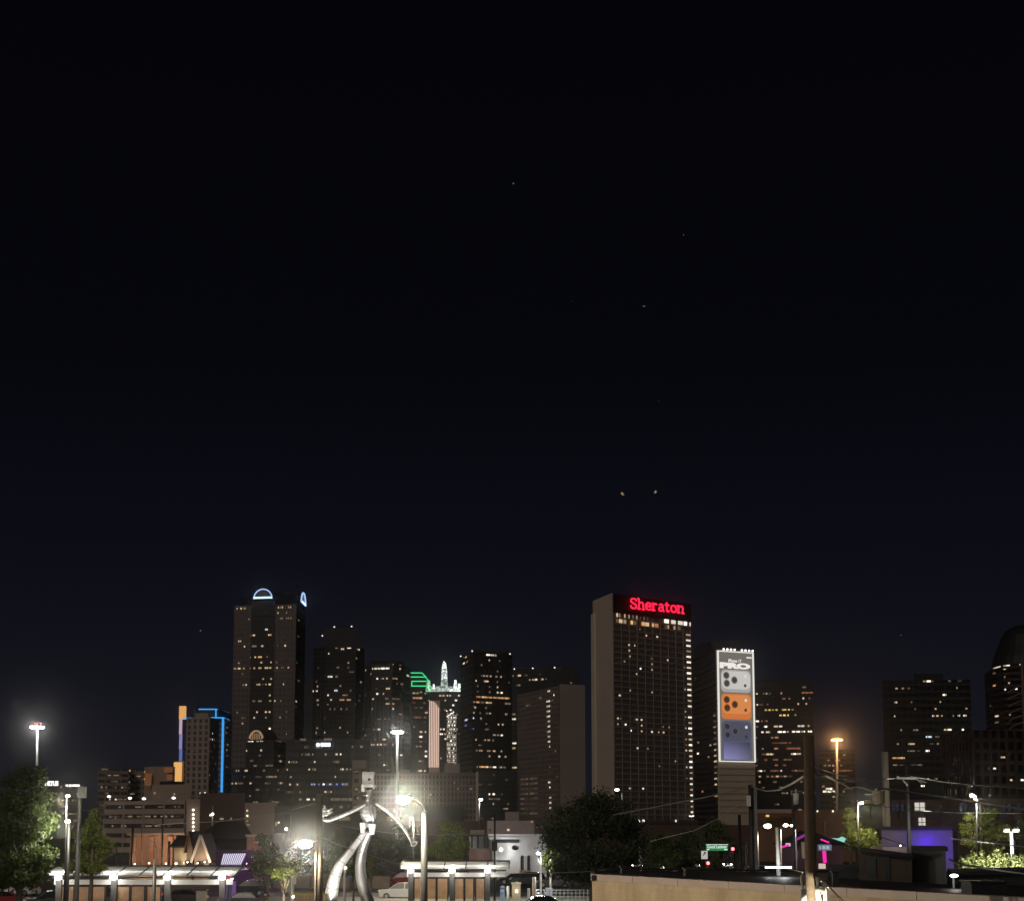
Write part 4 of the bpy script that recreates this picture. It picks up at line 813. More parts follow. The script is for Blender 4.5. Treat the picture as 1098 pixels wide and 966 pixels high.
def high_mast(label, px, ytop, Y, bulb, col, watts, wpx, lit_pole=STN_, beacons=False):
    p0 = G(px, Y); tp = P(px, ytop, Y); t = thing('high_mast_light', label, 'mast light', tuple(p0), 'high mast lights')
    b = MB(); b.tube([p0, tp], [.42, .24], 10); obj('mast', b, lit_pole, t, True)
    rr = M(wpx, Y) / 2 * .72
    b = MB(); b.tube([Vector((tp.x + rr * math.cos(a), Y + rr * math.sin(a), tp.z + .2)) for a in [2 * math.pi * i / 16 for i in range(17)]], .12, 6); 
    for i in range(4):
        a = math.pi * i / 2 + .4; b.bar((tp.x, Y, tp.z + .1), (tp.x + rr * math.cos(a), Y + rr * math.sin(a), tp.z + .2), .12, .12)
    obj('ring', b, STEEL, t)
    for i in range(8):
        a = 2 * math.pi * i / 8 + .2; c = (tp.x + rr * 1.1 * math.cos(a), Y + rr * 1.1 * math.sin(a), tp.z + .1)
        b = MB(); b.ball(c, M(1.75, Y), 10, 6, (1.15, 1.15, .68)); o = obj('luminaire', b, bulb, t, True)
    if beacons:
        for dx in (-2.4, .0, 3.6):
            q = P(px + dx, ytop - 4.6, Y); b = MB(); b.ball(q, M(.75, Y), 8, 5); obj('beacon', b, em('beacon_red', (1, .10, .12), 3), t)
    lamp(t, (tp.x, Y - rr * 1.5, tp.z - .9), watts * .18, col, .8); lamp(t, (tp.x, Y - rr * 1.6, tp.z), watts * (.5 if beacons is None else .3), col, .8, 'SPOT', aim=(0, 0, EYE), angle=12, blend=.7)  # second spot added towards the camera for the mast's halo
    return t
high_mast('white high mast light with small red beacons rising behind the left tree', 40, 780, 350, BULB_W, (1, .97, .88), 9000, 14, beacons=True)
high_mast('white high mast light above the brown office slab', 426, 785.3, 330, BULB_W, (1, .97, .88), 9000, 12)
high_mast('orange high mast light right of the wooden pole', 897.3, 793.6, 400, BULB_O, (1, .5, .2), 14000, 11, mat('sodium_mast', (.45, .36, .28), .6), beacons=None)

# ------------------------------------------------------------------ poles and wires
def pole(name, label, px, ytop, Y, r0, r1, m_, cat='pole', group=None):
    p0 = G(px, Y); t = thing(name, label, cat, tuple(p0), group); b = MB(); b.tube([p0, Vector((p0.x, Y, P(px, ytop, Y).z))], [r0, r1], 12); obj('shaft', b, m_, t, True); return t
t = pole('station_pole', 'tall dark steel pole with a box on top in front of the left station canopy', 84.6, 847, 100, .19, .13, STEEL)
b = MB(); p = P(88.5, 850, 100); b.box(p.x - .28, p.x + .22, 99.8, 100.2, p.z - .33, p.z + .42); obj('top_box', b, STEEL, t)
b = MB(); p = P(86, 850, 100); b.bar((G(84.6, 100).x, 100, p.z), (p.x + .3, 100, p.z), .08, .3); obj('bracket', b, DSTEEL, t)
t = pole('station_pole', 'shorter grey pole with a curved top arm in front of the left canopy', 167.2, 921, 112, .15, .13, STEEL)
b = MB(); p = P(167.2, 921, 112); b.tube([p, p + Vector((.02, 0, .9)), p + Vector((-.15, 0, 1.2)), p + Vector((-.5, 0, 1.45))], .05, 6); obj('arm', b, STEEL, t)
for lb, px, yt, Y, r_ in (('thin dark pole left of the orange lit brick wall', 142.5, 886, 230, .22), ('thin dark pole standing before the orange lit brick wall', 174.5, 875.5, 225, .16), ('short dark pole at the right end of the orange lit brick wall', 182, 901.5, 205, .22), ('thin grey pole left of the brick wall near the tree', 125.5, 902, 215, .14), ('faint grey pole in front of the parking garage', 152.3, 886, 235, .08), ('thin pole over the dark gabled roof', 234.9, 899, 212, .09)):
    pole('thin_pole', lb, px, yt, Y, r_, r_ * .8, DSTEEL, group='thin poles on the left')
t = pole('thin_pole', 'pale pole with a small lamp behind the dark roof', 227.6, 864, 300, .16, .13, STN_); b = MB(); b.ball(P(228.2, 872.4, 299.6), M(1.3, 300), 8, 5); obj('bulb', b, em('roof_bulb', (1, .95, .86), 5), t)
t = pole('thin_pole', 'black pole in front of the white arched building', 530.5, 872, 150, .13, .1, BLK); b = MB(); p = P(530.5, 890, 149.8); b.box(p.x - .3, p.x + .25, 149.5, 149.9, p.z - 2, p.z - 1); obj('box', b, BLK, t)
# big wooden pole in the foreground
PW = thing('utility_pole', 'thick dark wooden utility pole in the right foreground, wrapped in cables at its lit foot', 'utility pole', tuple(G(867, 42)), 'wooden utility poles')
b = MB(); p0 = G(867.3, 42); b.tube([p0, Vector((p0.x - .0, 42, 4)), P(867, 789, 42)], [.19, .175, .145], 16); obj('pole', b, WOOD, PW, True)
pp = thing('utility_pole', 'grey utility pole with a pale fitting in front of the banner tower foot', 'utility pole', tuple(G(805.2, 92)), 'wooden utility poles')
b = MB(); b.tube([G(805.2, 92), P(805, 841, 92)], [.19, .15], 12); obj('pole', b, DSTEEL, pp, True)
b = MB(); p = P(809.3, 845, 91.8); b.box(p.x - .07, p.x + .09, 91.6, 91.9, 0, p.z); obj('conduit', b, STEEL, pp)
b = MB(); p = P(802.4, 858, 91.8); b.box(p.x - .13, p.x + .1, 91.5, 91.8, p.z - .35, p.z + .3); obj('fitting', b, WHT, pp)
pole('thin_pole', 'short black pole left of the grey utility pole', 793, 873, 100, .12, .1, BLK)
tp_ = pole('utility_pole', 'thin pole with a white canister beside the thick wooden pole', 851.2, 838, 110, .12, .09, DSTEEL, 'utility pole', 'wooden utility poles')
b = MB(); p = P(853, 862, 109.6); q = P(853, 850, 109.6); b.cyl((p.x + .05, 109.6), .2, p.z, q.z, k=12); b.cyl((p.x + .05, 109.6), .05, q.z, q.z + .3, k=6); obj('transformer', b, WHT, tp_, True)
b = MB(); b.bar(P(847.5, 847.5, 109.9), P(860, 848.5, 109.9), .08, .08); b.bar(P(848.5, 848, 109.9), P(849.5, 852.5, 109.9), .1, .1); obj('crossarm', b, STEEL, tp_)
t = pole('utility_pole', 'utility pole with a crossarm in front of the black office block', 974.2, 819, 84, .13, .1, DSTEEL, 'utility pole', 'wooden utility poles')
b = MB(); b.bar(P(962, 834, 83.8), P(982.5, 834.4, 83.8), .1, .12); b.bar(P(968, 836, 83.8), P(973, 842, 83.8), .06, .06); b.bar(P(982.5, 834.4, 83.8), P(988.5, 839.5, 83.8), .07, .07); b.bar(P(987, 836, 83.8), P(993, 839, 83.8), .07, .07); b.bar(P(962.6, 831.8, 83.8), P(962.6, 835, 83.8), .09, .09); obj('crossarm', b, STEEL, t)
pole('concrete_post', 'thick pale post left of the black office block', 951, 806, 180, .45, .42, mat('dull_post', (.17, .15, .13), .8), group=None)
t = pole('lamp_mast', 'grey steel mast with a bracket arm right of the big middle tree', 686.3, 894, 150, .17, .14, STN_)
b = MB(); b.bar(P(686, 900.2, 149.9), P(673.5, 900, 149.9), .12, .14); b.tube([P(675, 901, 149.9), P(679.5, 904, 149.9), P(683, 909, 149.9), P(686, 916, 149.9)], .07, 6); b.bar(P(686, 921, 149.9), P(692, 921.4, 149.9), .1, .1); obj('bracket', b, STN_, t)
pole('thin_pole', 'slim dark pole before the dark trees at the far right', 1027.5, 890, 130, .11, .1, DSTEEL)
pole('thin_pole', 'slim pale pole rising from the right hand trees', 1051.5, 861, 188, .14, .12, STN_)
def wire(label, pts, r=.02, m_=None, sag=0.):
    b = MB(); v = [P(*q) for q in pts]; b.tube(v, r, 5); return tag(obj('overhead_wire', b, m_ or mat('wire_grey', (.30, .29, .27), .6), None), label, 'wire', 'overhead wires')
wire('thick overhead wire climbing from the middle tree to the grey utility pole', [(572, 887.5, 120), (640, 876.5, 112), (700, 865.5, 104), (760, 853.7, 97), (800, 844.5, 92.2)], .045)
wire('sagging overhead wire between the grey utility pole and the thick wooden pole', [(806, 843, 92), (812, 845.5, 86), (822, 848, 76), (836, 846.6, 64), (850, 839.5, 52), (862, 832, 43)], .035)
wire('thick overhead wire running right from the thick wooden pole past the crossarm pole', [(873, 832, 43), (884, 830.6, 46), (896, 836.5, 50), (904, 838.8, 53), (909, 836, 55), (924, 837, 58), (938.5, 843.6, 62), (958.5, 847, 66), (1000, 852.8, 70), (1050, 860.4, 72), (1110, 869.5, 74)], .045)
wire('thin broken wire hanging beside the right cable', [(884, 830.6, 46.2), (898, 837.5, 50), (905, 841, 53), (914, 846.5, 56)], .02)
wire('lower thin wire below the right cable', [(905, 846, 60), (917, 843.5, 60), (926, 845, 60), (934, 847.5, 60), (942, 850, 60)], .02)
wire('thin wire crossing behind the hips of the silver figure', [(352, 881.5, 118), (385, 888.5, 120), (420, 893, 122), (455, 894.6, 124), (520, 894.4, 128)], .02)
wire('slanting wire crossing in front of the legs of the silver figure', [(345, 897.5, 91), (360, 904, 93), (385, 913, 96), (410, 921, 100), (436, 928, 104)], .02)
wire('thin low wire behind the legs of the silver figure', [(385, 918, 120), (405, 930, 124), (428, 937, 128)], .018)
wire('thin level wire in front of the right canopy and middle tree', [(520, 936.5, 110), (580, 936, 106), (634, 934, 100), (668, 930, 96), (692, 925.5, 93)], .018)
wire('wire stretched across the dark trees on the right', [(1020, 898.8, 80), (1060, 903, 76), (1110, 909, 72)], .03)
wire('dark cable drooping in front of the bright shrub', [(1018, 921, 60), (1030, 926.5, 58), (1060, 931, 56), (1110, 938, 52)], .045, BLK)
wire('black cable slanting in front of the purple lit wall', [(938, 895, 90), (956, 901, 88), (972, 906.5, 84)], .03, BLK)
wire('thin wire high across the black office block', [(976, 832, 84), (1010, 838, 90), (1050, 842, 96), (1110, 846, 104)], .02)
wire('thin wire from the crossarm pole back to the thick wooden pole', [(872, 822, 43), (900, 831, 55), (935, 836, 68), (963, 834, 83.6)], .018)
wire('thin wire sagging in front of the dark brick warehouse', [(885, 846, 60), (930, 862, 66), (974, 868, 74), (1020, 871, 80), (1110, 872, 88)], .018)
wire('thin wire from the grey utility pole down behind the street sign', [(805, 852, 92), (780, 872, 104), (745, 890, 118), (700, 901, 134), (686, 903, 149)], .02)
wire('thin wire from the wooden lamp pole to the left over the station', [(341, 860, 90), (300, 872, 96), (240, 880, 102), (168, 884, 108), (88, 868, 100)], .015)
b = MB(); p = P(942, 856, 70); bx = thing('cable_drum', 'dim cylindrical transformer can hanging on the right cable', 'transformer', (p.x, 70, 0))
q = P(942, 861.5, 70); b.cyl((p.x, 70), M(6.4, 70), q.z, P(942, 847.5, 70).z, M(7.2, 70), 12); obj('can', b, mat('tan_enamel', (.20, .165, .12), .6), bx); b = MB(); b.ball((p.x, 70, q.z), M(5, 70), 10, 6, (1, 1, .45)); obj('can_base', b, STEEL, bx)
b = MB(); b.bar(P(927.5, 851.5, 69.8), P(936, 851.2, 69.8), .05, .05); b.bar(P(938, 848, 69.8), P(941, 844, 69.8), .05, .06); obj('bracket', b, PALE, bx)

# ------------------------------------------------------------------ silver walking figure
YS = 112.0
SIL = mat('brushed_steel_panels', (.82, .81, .78), .36, .72, var=.3, scale=2.2, bump=.7)
SILD = mat('dark_steel_panels', (.44, .43, .43), .42, .8, var=.3, scale=1.6, bump=.5)  # darker copy of the same steel, shade painted into the rear leg
st = thing('statue', 'giant silver walking robot figure with a box head and long curved limbs', 'statue', tuple(G(375, YS)))
def S(px, py, dy=0.): 
    q = P(px, py, YS + dy); return q
def slim(name, pts, m_=SIL, k=14, seams=True, par=st):
    b = MB(); n = 5; P3 = []; RR = []
    for i in range(len(pts) - 1):
        for j in range(n):
            f = j / n; a, c = pts[i], pts[i + 1]
            i0 = pts[max(0, i - 1)]; c2 = pts[min(len(pts) - 1, i + 2)]
            def cr(u0, u1, u2, u3): return .5 * ((2 * u1) + (-u0 + u2) * f + (2 * u0 - 5 * u1 + 4 * u2 - u3) * f * f + (-u0 + 3 * u1 - 3 * u2 + u3) * f ** 3)
            q = [cr(i0[d], a[d], c[d], c2[d]) for d in range(4)]; P3.append(S(q[0], q[1], q[3])); RR.append(M(max(.3, q[2]), YS) / 2)
    a = pts[-1]; P3.append(S(a[0], a[1], a[3])); RR.append(M(a[2], YS) / 2)
    b.tube(P3, RR, k); o = obj(name, b, m_, par, True)
    if seams:
        for i in range(4, len(P3) - 1, 5): b = MB(); b.tube([P3[i] - (P3[i + 1] - P3[i]).normalized() * .03, P3[i] + (P3[i + 1] - P3[i]).normalized() * .03], RR[i] + .008, k); obj('seam', b, SILD, o)
    return o
fl_ = P(354, 966, YS)
zf = lambda z: 885 + (EYE - z) * F / YS
slim('leg', [(391, 891, 6.4, -.3), (383, 902, 7.2, -.5), (374, 914, 8.8, -.7), (365, 926, 10.4, -.8), (359, 940, 12, -.7), (356, 954, 13.4, -.5), (353.5, 970, 14.4, -.3), (352, zf(.5), 14.5, 0)])
slim('leg', [(396, 891, 7, .5), (391, 903, 9.4, .9), (387.5, 916, 10.2, 1.2), (386.3, 930, 10.8, 1.3), (388, 944, 11.8, 1.2), (392, 958, 13, .9), (396, 972, 13.8, .5), (398, zf(.5), 14, .2)], SILD)
for px, dy in ((349, -.6), (395, -.2)):
    b = MB(); p = G(px, YS); b.ball((p.x, YS + dy, .42), .62, 12, 6, (1.7, 1.1, .66)); obj('foot', b, SIL, st, True)
# hips
b = MB()
for x0, x1, ya, yb in ((386.3, 392.6, 881.8, 893.5), (395.8, 402.4, 883, 894.5)):
    p, q = S(x0, yb), S(x1, ya); b.hexa([(p.x + .1, YS - .55, p.z), (q.x - .1, YS - .55, p.z), (q.x - .1, YS + .5, p.z), (p.x + .1, YS + .5, p.z)], [(p.x, YS - .62, q.z), (q.x, YS - .62, q.z), (q.x, YS + .6, q.z), (p.x, YS + .6, q.z)])
p, q = S(391, 886.5), S(400, 882.5); obj('hip_plate', b, SIL, st); b = MB(); b.box(p.x, q.x, YS - .45, YS + .45, p.z, q.z); obj('waist', b, SILD, st)
# torso: a curved barrel of bent plates with a keel
b = MB(); c = S(395, 872)
prof = [(881.8, 4.6), (879, 6.4), (875, 8.1), (871, 8.7), (867.5, 8.2), (864, 6.4), (861, 4.6), (859.6, 3.2)]
b.lathe((c.x, YS, 0), [(.01, S(395, 881.8).z)] + [(M(r_, YS), S(395, y).z) for y, r_ in prof] + [(.01, S(395, 859.4).z)], 10, R(18), R(378)); tor = obj('torso', b, SIL, st)
b = MB()
for y, r_ in ((876.6, 7.7), (872.6, 8.7), (868.6, 8.6), (865.4, 7.2)):
    b.lathe((c.x, YS, 0), [(M(r_, YS) + .03, S(395, y + .35).z), (M(r_, YS) + .06, S(395, y).z), (M(r_, YS) + .03, S(395, y - .35).z)], 10, R(18), R(378))
obj('plate_rib', b, SIL, tor)
b = MB()
pts = [(398, 860, 3.4), (397.6, 866, 4), (398.6, 872, 4.6), (400, 878, 3.6), (399.6, 882, 2.6)]
b.tube([S(x, y, -M(8.2, YS) * (.6 if i in (0, 4) else .98)) for i, (x, y, w_) in enumerate(pts)], [M(w_, YS) / 2 for _, _, w_ in pts], 10); obj('keel', b, SILD, tor, True)
# neck and head
b = MB(); b.tube([S(396.5, 862), S(395.8, 854), S(395.4, 847)], [M(3.4, YS), M(2.4, YS), M(3.2, YS)], 12)
for y in (852.6, 858.4): p = S(394.2, y); b.obox((p.x, YS - .1, p.z), (M(8, YS), .5, .07))
obj('neck', b, SILD, st, True)
b = MB(); p, q = S(389.6, 842), S(402, 828.4); d_ = 1.0
b.hexa([(p.x, YS - d_, p.z), (q.x, YS - d_, p.z), (q.x - .1, YS + d_ * .8, p.z), (p.x - .1, YS + d_ * .8, p.z)], [(p.x, YS - d_, q.z), (q.x, YS - d_, q.z), (q.x - .1, YS + d_ * .8, q.z), (p.x - .1, YS + d_ * .8, q.z)])
head = obj('head', b, SIL, st)
b = MB(); p, q = S(389.2, 843.6), S(402.8, 841.2); b.box(p.x, q.x, YS - d_ - .22, YS + d_ * .7, p.z, q.z); obj('jaw_plate', b, SIL, head)
b = MB(); p, q = S(388.6, 848.6), S(391.4, 843); b.box(p.x, q.x, YS - d_ * .8, YS + d_ * .4, p.z, q.z); p, q = S(401, 846), S(402.8, 843); b.box(p.x, q.x, YS - d_, YS - d_ + .2, p.z, q.z); obj('cheek_plate', b, SIL, head)
for x, y, r_, m_ in ((396, 830.6, .8, SIL), (395.9, 835.4, 1.3, BLK), (396.3, 838.9, .9, SIL)):
    q = S(x, y, -d_ - .02); b = MB(); b.ball(q, M(r_, YS), 10, 6, (1.2, .6, 1)); obj('face_stud', b, m_, head, True)
b = MB()
for x0, x1 in ((390, 395), (397, 401.5)):
    p, q = S(x0, 829.6), S(x1, 827.6); b.box(p.x, q.x, YS - d_, YS + d_ * .6, p.z, q.z)
obj('brow', b, SIL, head)
# arms with hands
slim('arm', [(392, 861.6, 3.0, -.5), (383, 866.6, 3.9, -.7), (372, 871.6, 4.6, -1.), (360, 876.2, 4.9, -1.3), (352, 878.8, 4.6, -1.5), (347.2, 878.2, 3.6, -1.6), (346.2, 876.6, 2.6, -1.6)])
slim('arm', [(403, 861.6, 2.4, -.3), (411, 866.5, 3.1, -.4), (419, 872.5, 3.4, -.5), (427, 880.5, 3.3, -.5), (434, 889.5, 3.1, -.5), (439, 898, 2.6, -.4), (441.6, 904.6, 2.2, -.4)])
b = MB()
b.ball(S(346.5, 868.5, -1.6), M(4.2, YS), 12, 8, (1.15, .7, .62)); b.tube([S(346, 876, -1.6), S(345.6, 870, -1.6)], M(1.7, YS), 8); hd = obj('hand', b, SIL, st, True)
for pts in ([(344.5, 867, 1.5), (342.6, 865.2, 1.3), (343, 863.4, .9)], [(347.5, 867, 1.5), (348.2, 864.4, 1.3), (346.8, 863, .9)], [(349, 869, 1.6), (353, 868.4, 1.5), (356.5, 866.6, 1.)], [(348.5, 871, 1.6), (352.5, 871.6, 1.6), (356.4, 870, 1.1)], [(346, 872, 1.5), (350, 873.6, 1.3), (352.6, 872.8, .9)]):
    b = MB(); b.tube([S(x, y, -1.75) for x, y, _ in pts], [M(r_, YS) * .8 for _, _, r_ in pts], 8); obj('finger', b, SIL, hd, True)
b = MB(); b.tube([S(444 + 3. * math.cos(a), 904.4 - 2.1 * math.sin(a) - 1.1 * math.cos(a), -.4) for a in [2 * math.pi * i / 14 for i in range(15)]], M(.85, YS), 7); obj('hand', b, SIL, st, True)
fd = thing('ground_floodlight', 'small ground floodlight glaring at the foot of the silver figure', 'floodlight', (G(357, 107).x, 107, 0))
b = MB(); c = G(357, 107); b.obox((c.x, 107, .35), (.5, .35, .45)); b.box(c.x - .1, c.x + .1, 106.9, 107.1, 0, .2); obj('housing', b, DSTEEL, fd)
lamp(fd, (c.x, 107.2, .75), 5200, (1, .96, .86), .15, 'SPOT', aim=(G(380, 112).x, 112, 8), angle=75)

fd = thing('ground_floodlight', 'ground floodlight right of the silver figure aimed at its chest', 'floodlight', (G(412, 104).x, 104, 0))
b = MB(); c = G(412, 104); b.obox((c.x, 104, .35), (.5, .35, .45)); b.box(c.x - .1, c.x + .1, 103.9, 104.1, 0, .2); obj('housing', b, DSTEEL, fd)
lamp(fd, (c.x, 104.2, .8), 9000, (1, .97, .90), .15, 'SPOT', aim=(G(394, 112).x, 112, 9.6), angle=34, blend=.7)  # floodlight added to brighten the dark chest and head

# ------------------------------------------------------------------ station canopies
ROOFP = mat('translucent_roof_panel', (.86, .86, .82), .6, var=.06, scale=.5, trans=.55)
AMB = mat('amber_art_glass', (.74, .46, .29), .6, var=.55, scale=1.1, trans=.45)
def canopy(label, x0, x1, Y, yt, posts, bays_px, plants=()):
    a, c = G(x0, Y).x, G(x1, Y).x; t = thing('station_canopy', label, 'canopy', ((a + c) / 2, Y, 0), 'station canopies')
    zt = P(549, yt, Y).z; zl = zt - .62
    b = MB(); b.add([(a + (c - a) * i / 12, Y - 2.0 + 3.7 * j, zl + (zt - zl) * j) for j in (0, 1) for i in range(13)], [(i, i + 1, 14 + i, 13 + i) for i in range(12)]); roof = obj('roof', b, ROOFP, t)
    b = MB(); n = max(3, round((c - a) / 1.95))
    for i in range(n + 1):
        x = a + (c - a) * i / n; b.bar((x, Y - 2.02, zl + .03), (x, Y + 1.72, zt + .03), .09, .07)
    obj('roof_rib', b, DSTEEL, roof)
    b = MB(); b.box(a - .1, c + .1, Y + 1.72, Y + 1.95, zt - .22, zt + .14); obj('ridge_beam', b, DSTEEL, t)
    b = MB(); b.box(a + .5, c - .3, Y - 1.3, Y - 1.15, zl - .24, zl - .12); obj('edge_rail', b, DSTEEL, t)
    b = MB(); b.box(a + .6, c - .4, Y - .9, Y - .72, zl - .82, zl - .40); obj('sign_beam', b, WHT, t)
    for px in posts:
        x = G(px, Y - 1).x; b = MB(); b.box(x - .24, x + .24, Y - 1.15, Y - .68, .13, zl - .35); pst = obj('post', b, mat('dark_stone_post', (.10, .095, .09), .8, var=.2), t)
        b = MB(); b.ball((x, Y - 1.25, zl - .2), .27, 12, 6, (1.2, 1, .8)); obj('post_lamp', b, em('post_lamp_white', (1, .98, .92), 14), pst, True)
        lamp(t, (x, Y - .6, zl - .12), 150, (1, .97, .90), .2); lamp(t, (x, Y - 2.1, zl - .6), 60, (1, .95, .86), .12)
    b = MB(); b.tube([(a + .4, Y - .4, zl + .03), (c - .4, Y - .4, zl + .03)], .05, 6); obj('light_tube', b, em('tube_light', (1, .98, .92), 9, light=True), t)  # tube added under the roof to brighten its panels
    for p0, p1 in bays_px:
        u0, u1 = G(p0, Y).x, G(p1, Y).x
        b = MB(); b.box(u0 + .05, u1 - .05, Y - .86, Y - .8, .55, zl - 1.0); pn = obj('art_panel', b, AMB, t)
        b = MB(); 
        for x in (u0, u1): b.box(x - .06, x + .06, Y - .9, Y - .78, .13, zl - .9)
        obj('panel_frame', b, DSTEEL, pn)
    return t
canopy('long white lit station canopy on the left in front of the brick wall', 56, 258, 130, 929.5, (65.5, 124.5, 181.5, 240), [(70, 85), (85.5, 101), (102, 118), (129, 144), (145.5, 160), (162, 177)])
canopy('white lit station canopy on the right behind the slim lamp pole', 431, 546, 150, 923.8, (441, 485, 523), [(445, 455), (456, 468.5), (469.5, 481), (488, 498), (499, 508.5), (510.5, 520)])
# ------------------------------------------------------------------ trees
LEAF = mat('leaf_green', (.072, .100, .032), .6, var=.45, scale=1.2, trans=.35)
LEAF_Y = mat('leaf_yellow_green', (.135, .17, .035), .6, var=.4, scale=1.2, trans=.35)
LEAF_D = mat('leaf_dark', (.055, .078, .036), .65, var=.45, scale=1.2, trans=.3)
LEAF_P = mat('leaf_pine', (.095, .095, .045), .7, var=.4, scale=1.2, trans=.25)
BARK = mat('bark', (.11, .085, .065), .9, var=.35, scale=5, bump=.4)
def leaves(cen, rad, n, size, seed, up=.3):
    g_ = np.random.default_rng(seed); K = len(cen); cen = np.array(cen); rad = np.array(rad)
    w_ = rad ** 2; idx = g_.choice(K, n, p=w_ / w_.sum())
    d = g_.normal(size=(n, 3)); d /= np.linalg.norm(d, axis=1)[:, None]
    r_ = rad[idx] * (g_.random(n) ** .45) * (1 + .25 * g_.normal(size=n)); c = cen[idx] + d * r_[:, None] * np.array([1, 1, .75])
    a = g_.normal(size=(n, 3)); a[:, 2] -= up; a /= np.linalg.norm(a, axis=1)[:, None]
    t = np.cross(a, g_.normal(size=(n, 3))); t /= np.linalg.norm(t, axis=1)[:, None]
    s = size * (.6 + .8 * g_.random(n)); a = a * s[:, None]; t = t * (s * .42)[:, None]
    v = np.stack([c - a * .5, c + t * .5, c + a * .5, c - t * .5], 1).reshape(-1, 3)
    return v
def leaf_obj(name, v, m, parent):
    base = wloc(parent); n = len(v) // 4; me = bpy.data.meshes.new(name)
    me.vertices.add(len(v)); me.vertices.foreach_set('co', (v - np.array(base)).astype(np.float32).ravel())
    me.loops.add(n * 4); me.loops.foreach_set('vertex_index', np.arange(n * 4, dtype=np.int32))
    me.polygons.add(n); me.polygons.foreach_set('loop_start', np.arange(0, n * 4, 4, dtype=np.int32)); me.polygons.foreach_set('loop_total', np.full(n, 4, np.int32))
    me.materials.append(m); me.update(calc_edges=True); me.validate()
    o = bpy.data.objects.new(name, me); C.objects.link(o); o.parent = parent; return o
def tree(label, px, Y, ytop, ybot, hw, n, m, seed, size=.22, kind='round', lean=0., name='tree', trunk_r=.2, group=None, depth=1., fill=26, trunk_m=None):
    p0 = G(px, Y); t = thing(name, label, 'tree' if name != 'shrub' else 'shrub', tuple(p0), group)
    zt, zb = P(549, ytop, Y).z, max(.6, P(549, ybot, Y).z); W_ = M(hw, Y); q = random.Random(seed)
    cen, rad = [], []
    for _ in range(fill):
        f = q.random() ** .9
        if kind == 'cone': env = (1 - f) ** .75 * .95 + .06
        elif kind == 'spread': env = math.sqrt(max(.02, 1 - (2 * f - .9) ** 2)) * (.75 + .35 * q.random())
        else: env = math.sqrt(max(.03, 1 - (1.9 * f - .85) ** 2))
        a = q.random() * 6.283; rr = W_ * env * (q.random() ** .5) * .86; cr_ = W_ * (.20 + .16 * q.random()) * (.6 if kind == 'cone' and f > .6 else 1)
        z = zb + cr_ * .5 + (zt - zb - cr_ * 1.1) * f
        cen.append((p0.x + rr * math.cos(a) + lean * f, Y + rr * math.sin(a) * depth, z)); rad.append(cr_)
    b = MB(); top = Vector((p0.x + lean * .5, Y, zb + (zt - zb) * .55))
    b.tube([p0, Vector((p0.x + q.uniform(-.1, .1), Y, zb * .6)), Vector((p0.x + lean * .2, Y, zb + (zt - zb) * .2)), top], [trunk_r, trunk_r * .8, trunk_r * .6, trunk_r * .2], 8)
    for c in cen[:9]:
        st_ = Vector((p0.x, Y, zb * .75 + (top.z - zb * .75) * q.uniform(.1, .6))); c = Vector(c); md = (st_ + c) / 2 + Vector((0, 0, -.2))
        b.tube([st_, md, c], [trunk_r * .4, trunk_r * .25, trunk_r * .08], 5)
    obj('trunk', b, trunk_m or BARK, t, True)
    leaf_obj('crown', leaves(cen, rad, n, size, seed), m, t)
    return t
tree('big dark tree filling the left edge in front of the canopy', 24, 88, 822, 958, 47, 15000, LEAF, 11, .26, fill=52, trunk_r=.3, lean=.2)
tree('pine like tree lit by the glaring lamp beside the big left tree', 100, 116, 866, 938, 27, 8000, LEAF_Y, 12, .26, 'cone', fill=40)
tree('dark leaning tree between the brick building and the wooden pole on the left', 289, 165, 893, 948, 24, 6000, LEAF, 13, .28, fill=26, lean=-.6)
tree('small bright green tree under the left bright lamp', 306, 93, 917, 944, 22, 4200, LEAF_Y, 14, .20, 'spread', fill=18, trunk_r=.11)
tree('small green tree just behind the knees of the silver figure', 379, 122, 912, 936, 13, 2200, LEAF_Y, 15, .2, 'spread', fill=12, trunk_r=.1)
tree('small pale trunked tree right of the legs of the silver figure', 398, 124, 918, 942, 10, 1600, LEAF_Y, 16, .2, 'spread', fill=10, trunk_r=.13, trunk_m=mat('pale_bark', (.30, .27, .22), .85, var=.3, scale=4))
for i, (lb, px, yt, hw) in enumerate((('dark tree behind the wooden pole and lamp on the left', 322, 902, 22), ('dark tree behind the left leg of the silver figure', 356, 896, 24), ('dark tree behind the hips of the silver figure', 396, 884, 27), ('dark tree behind the drooping right arm of the silver figure', 432, 880, 24))):
    tree(lb, px, 200 + i * 5, yt, 948, hw, 4500, LEAF_D, 30 + i, .36, group='dark trees behind the silver figure', fill=24)
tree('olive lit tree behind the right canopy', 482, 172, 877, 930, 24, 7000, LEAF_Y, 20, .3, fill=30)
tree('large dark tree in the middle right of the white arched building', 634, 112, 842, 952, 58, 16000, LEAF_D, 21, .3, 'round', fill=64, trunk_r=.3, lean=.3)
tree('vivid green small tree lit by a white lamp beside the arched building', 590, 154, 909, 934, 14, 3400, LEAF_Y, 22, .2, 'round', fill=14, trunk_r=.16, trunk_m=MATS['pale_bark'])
for i, (lb, px, yt, hw, m_) in enumerate((('green lit tree right of the steel mast with bracket arm', 706, 893, 26, LEAF), ('black round topped tree left of the street name sign', 738, 886, 30, LEAF_D), ('black round topped tree behind the street name sign', 770, 879, 30, LEAF_D))):
    tree(lb, px, 190 + i * 6, yt, 945, hw, 5500, m_, 40 + i, .36, group='dark trees right of the middle', fill=28)
tree('yellow lit tree on the right beside the teal light', 911, 192, 864, 912, 18, 4200, LEAF_Y, 23, .3, 'cone', fill=22)
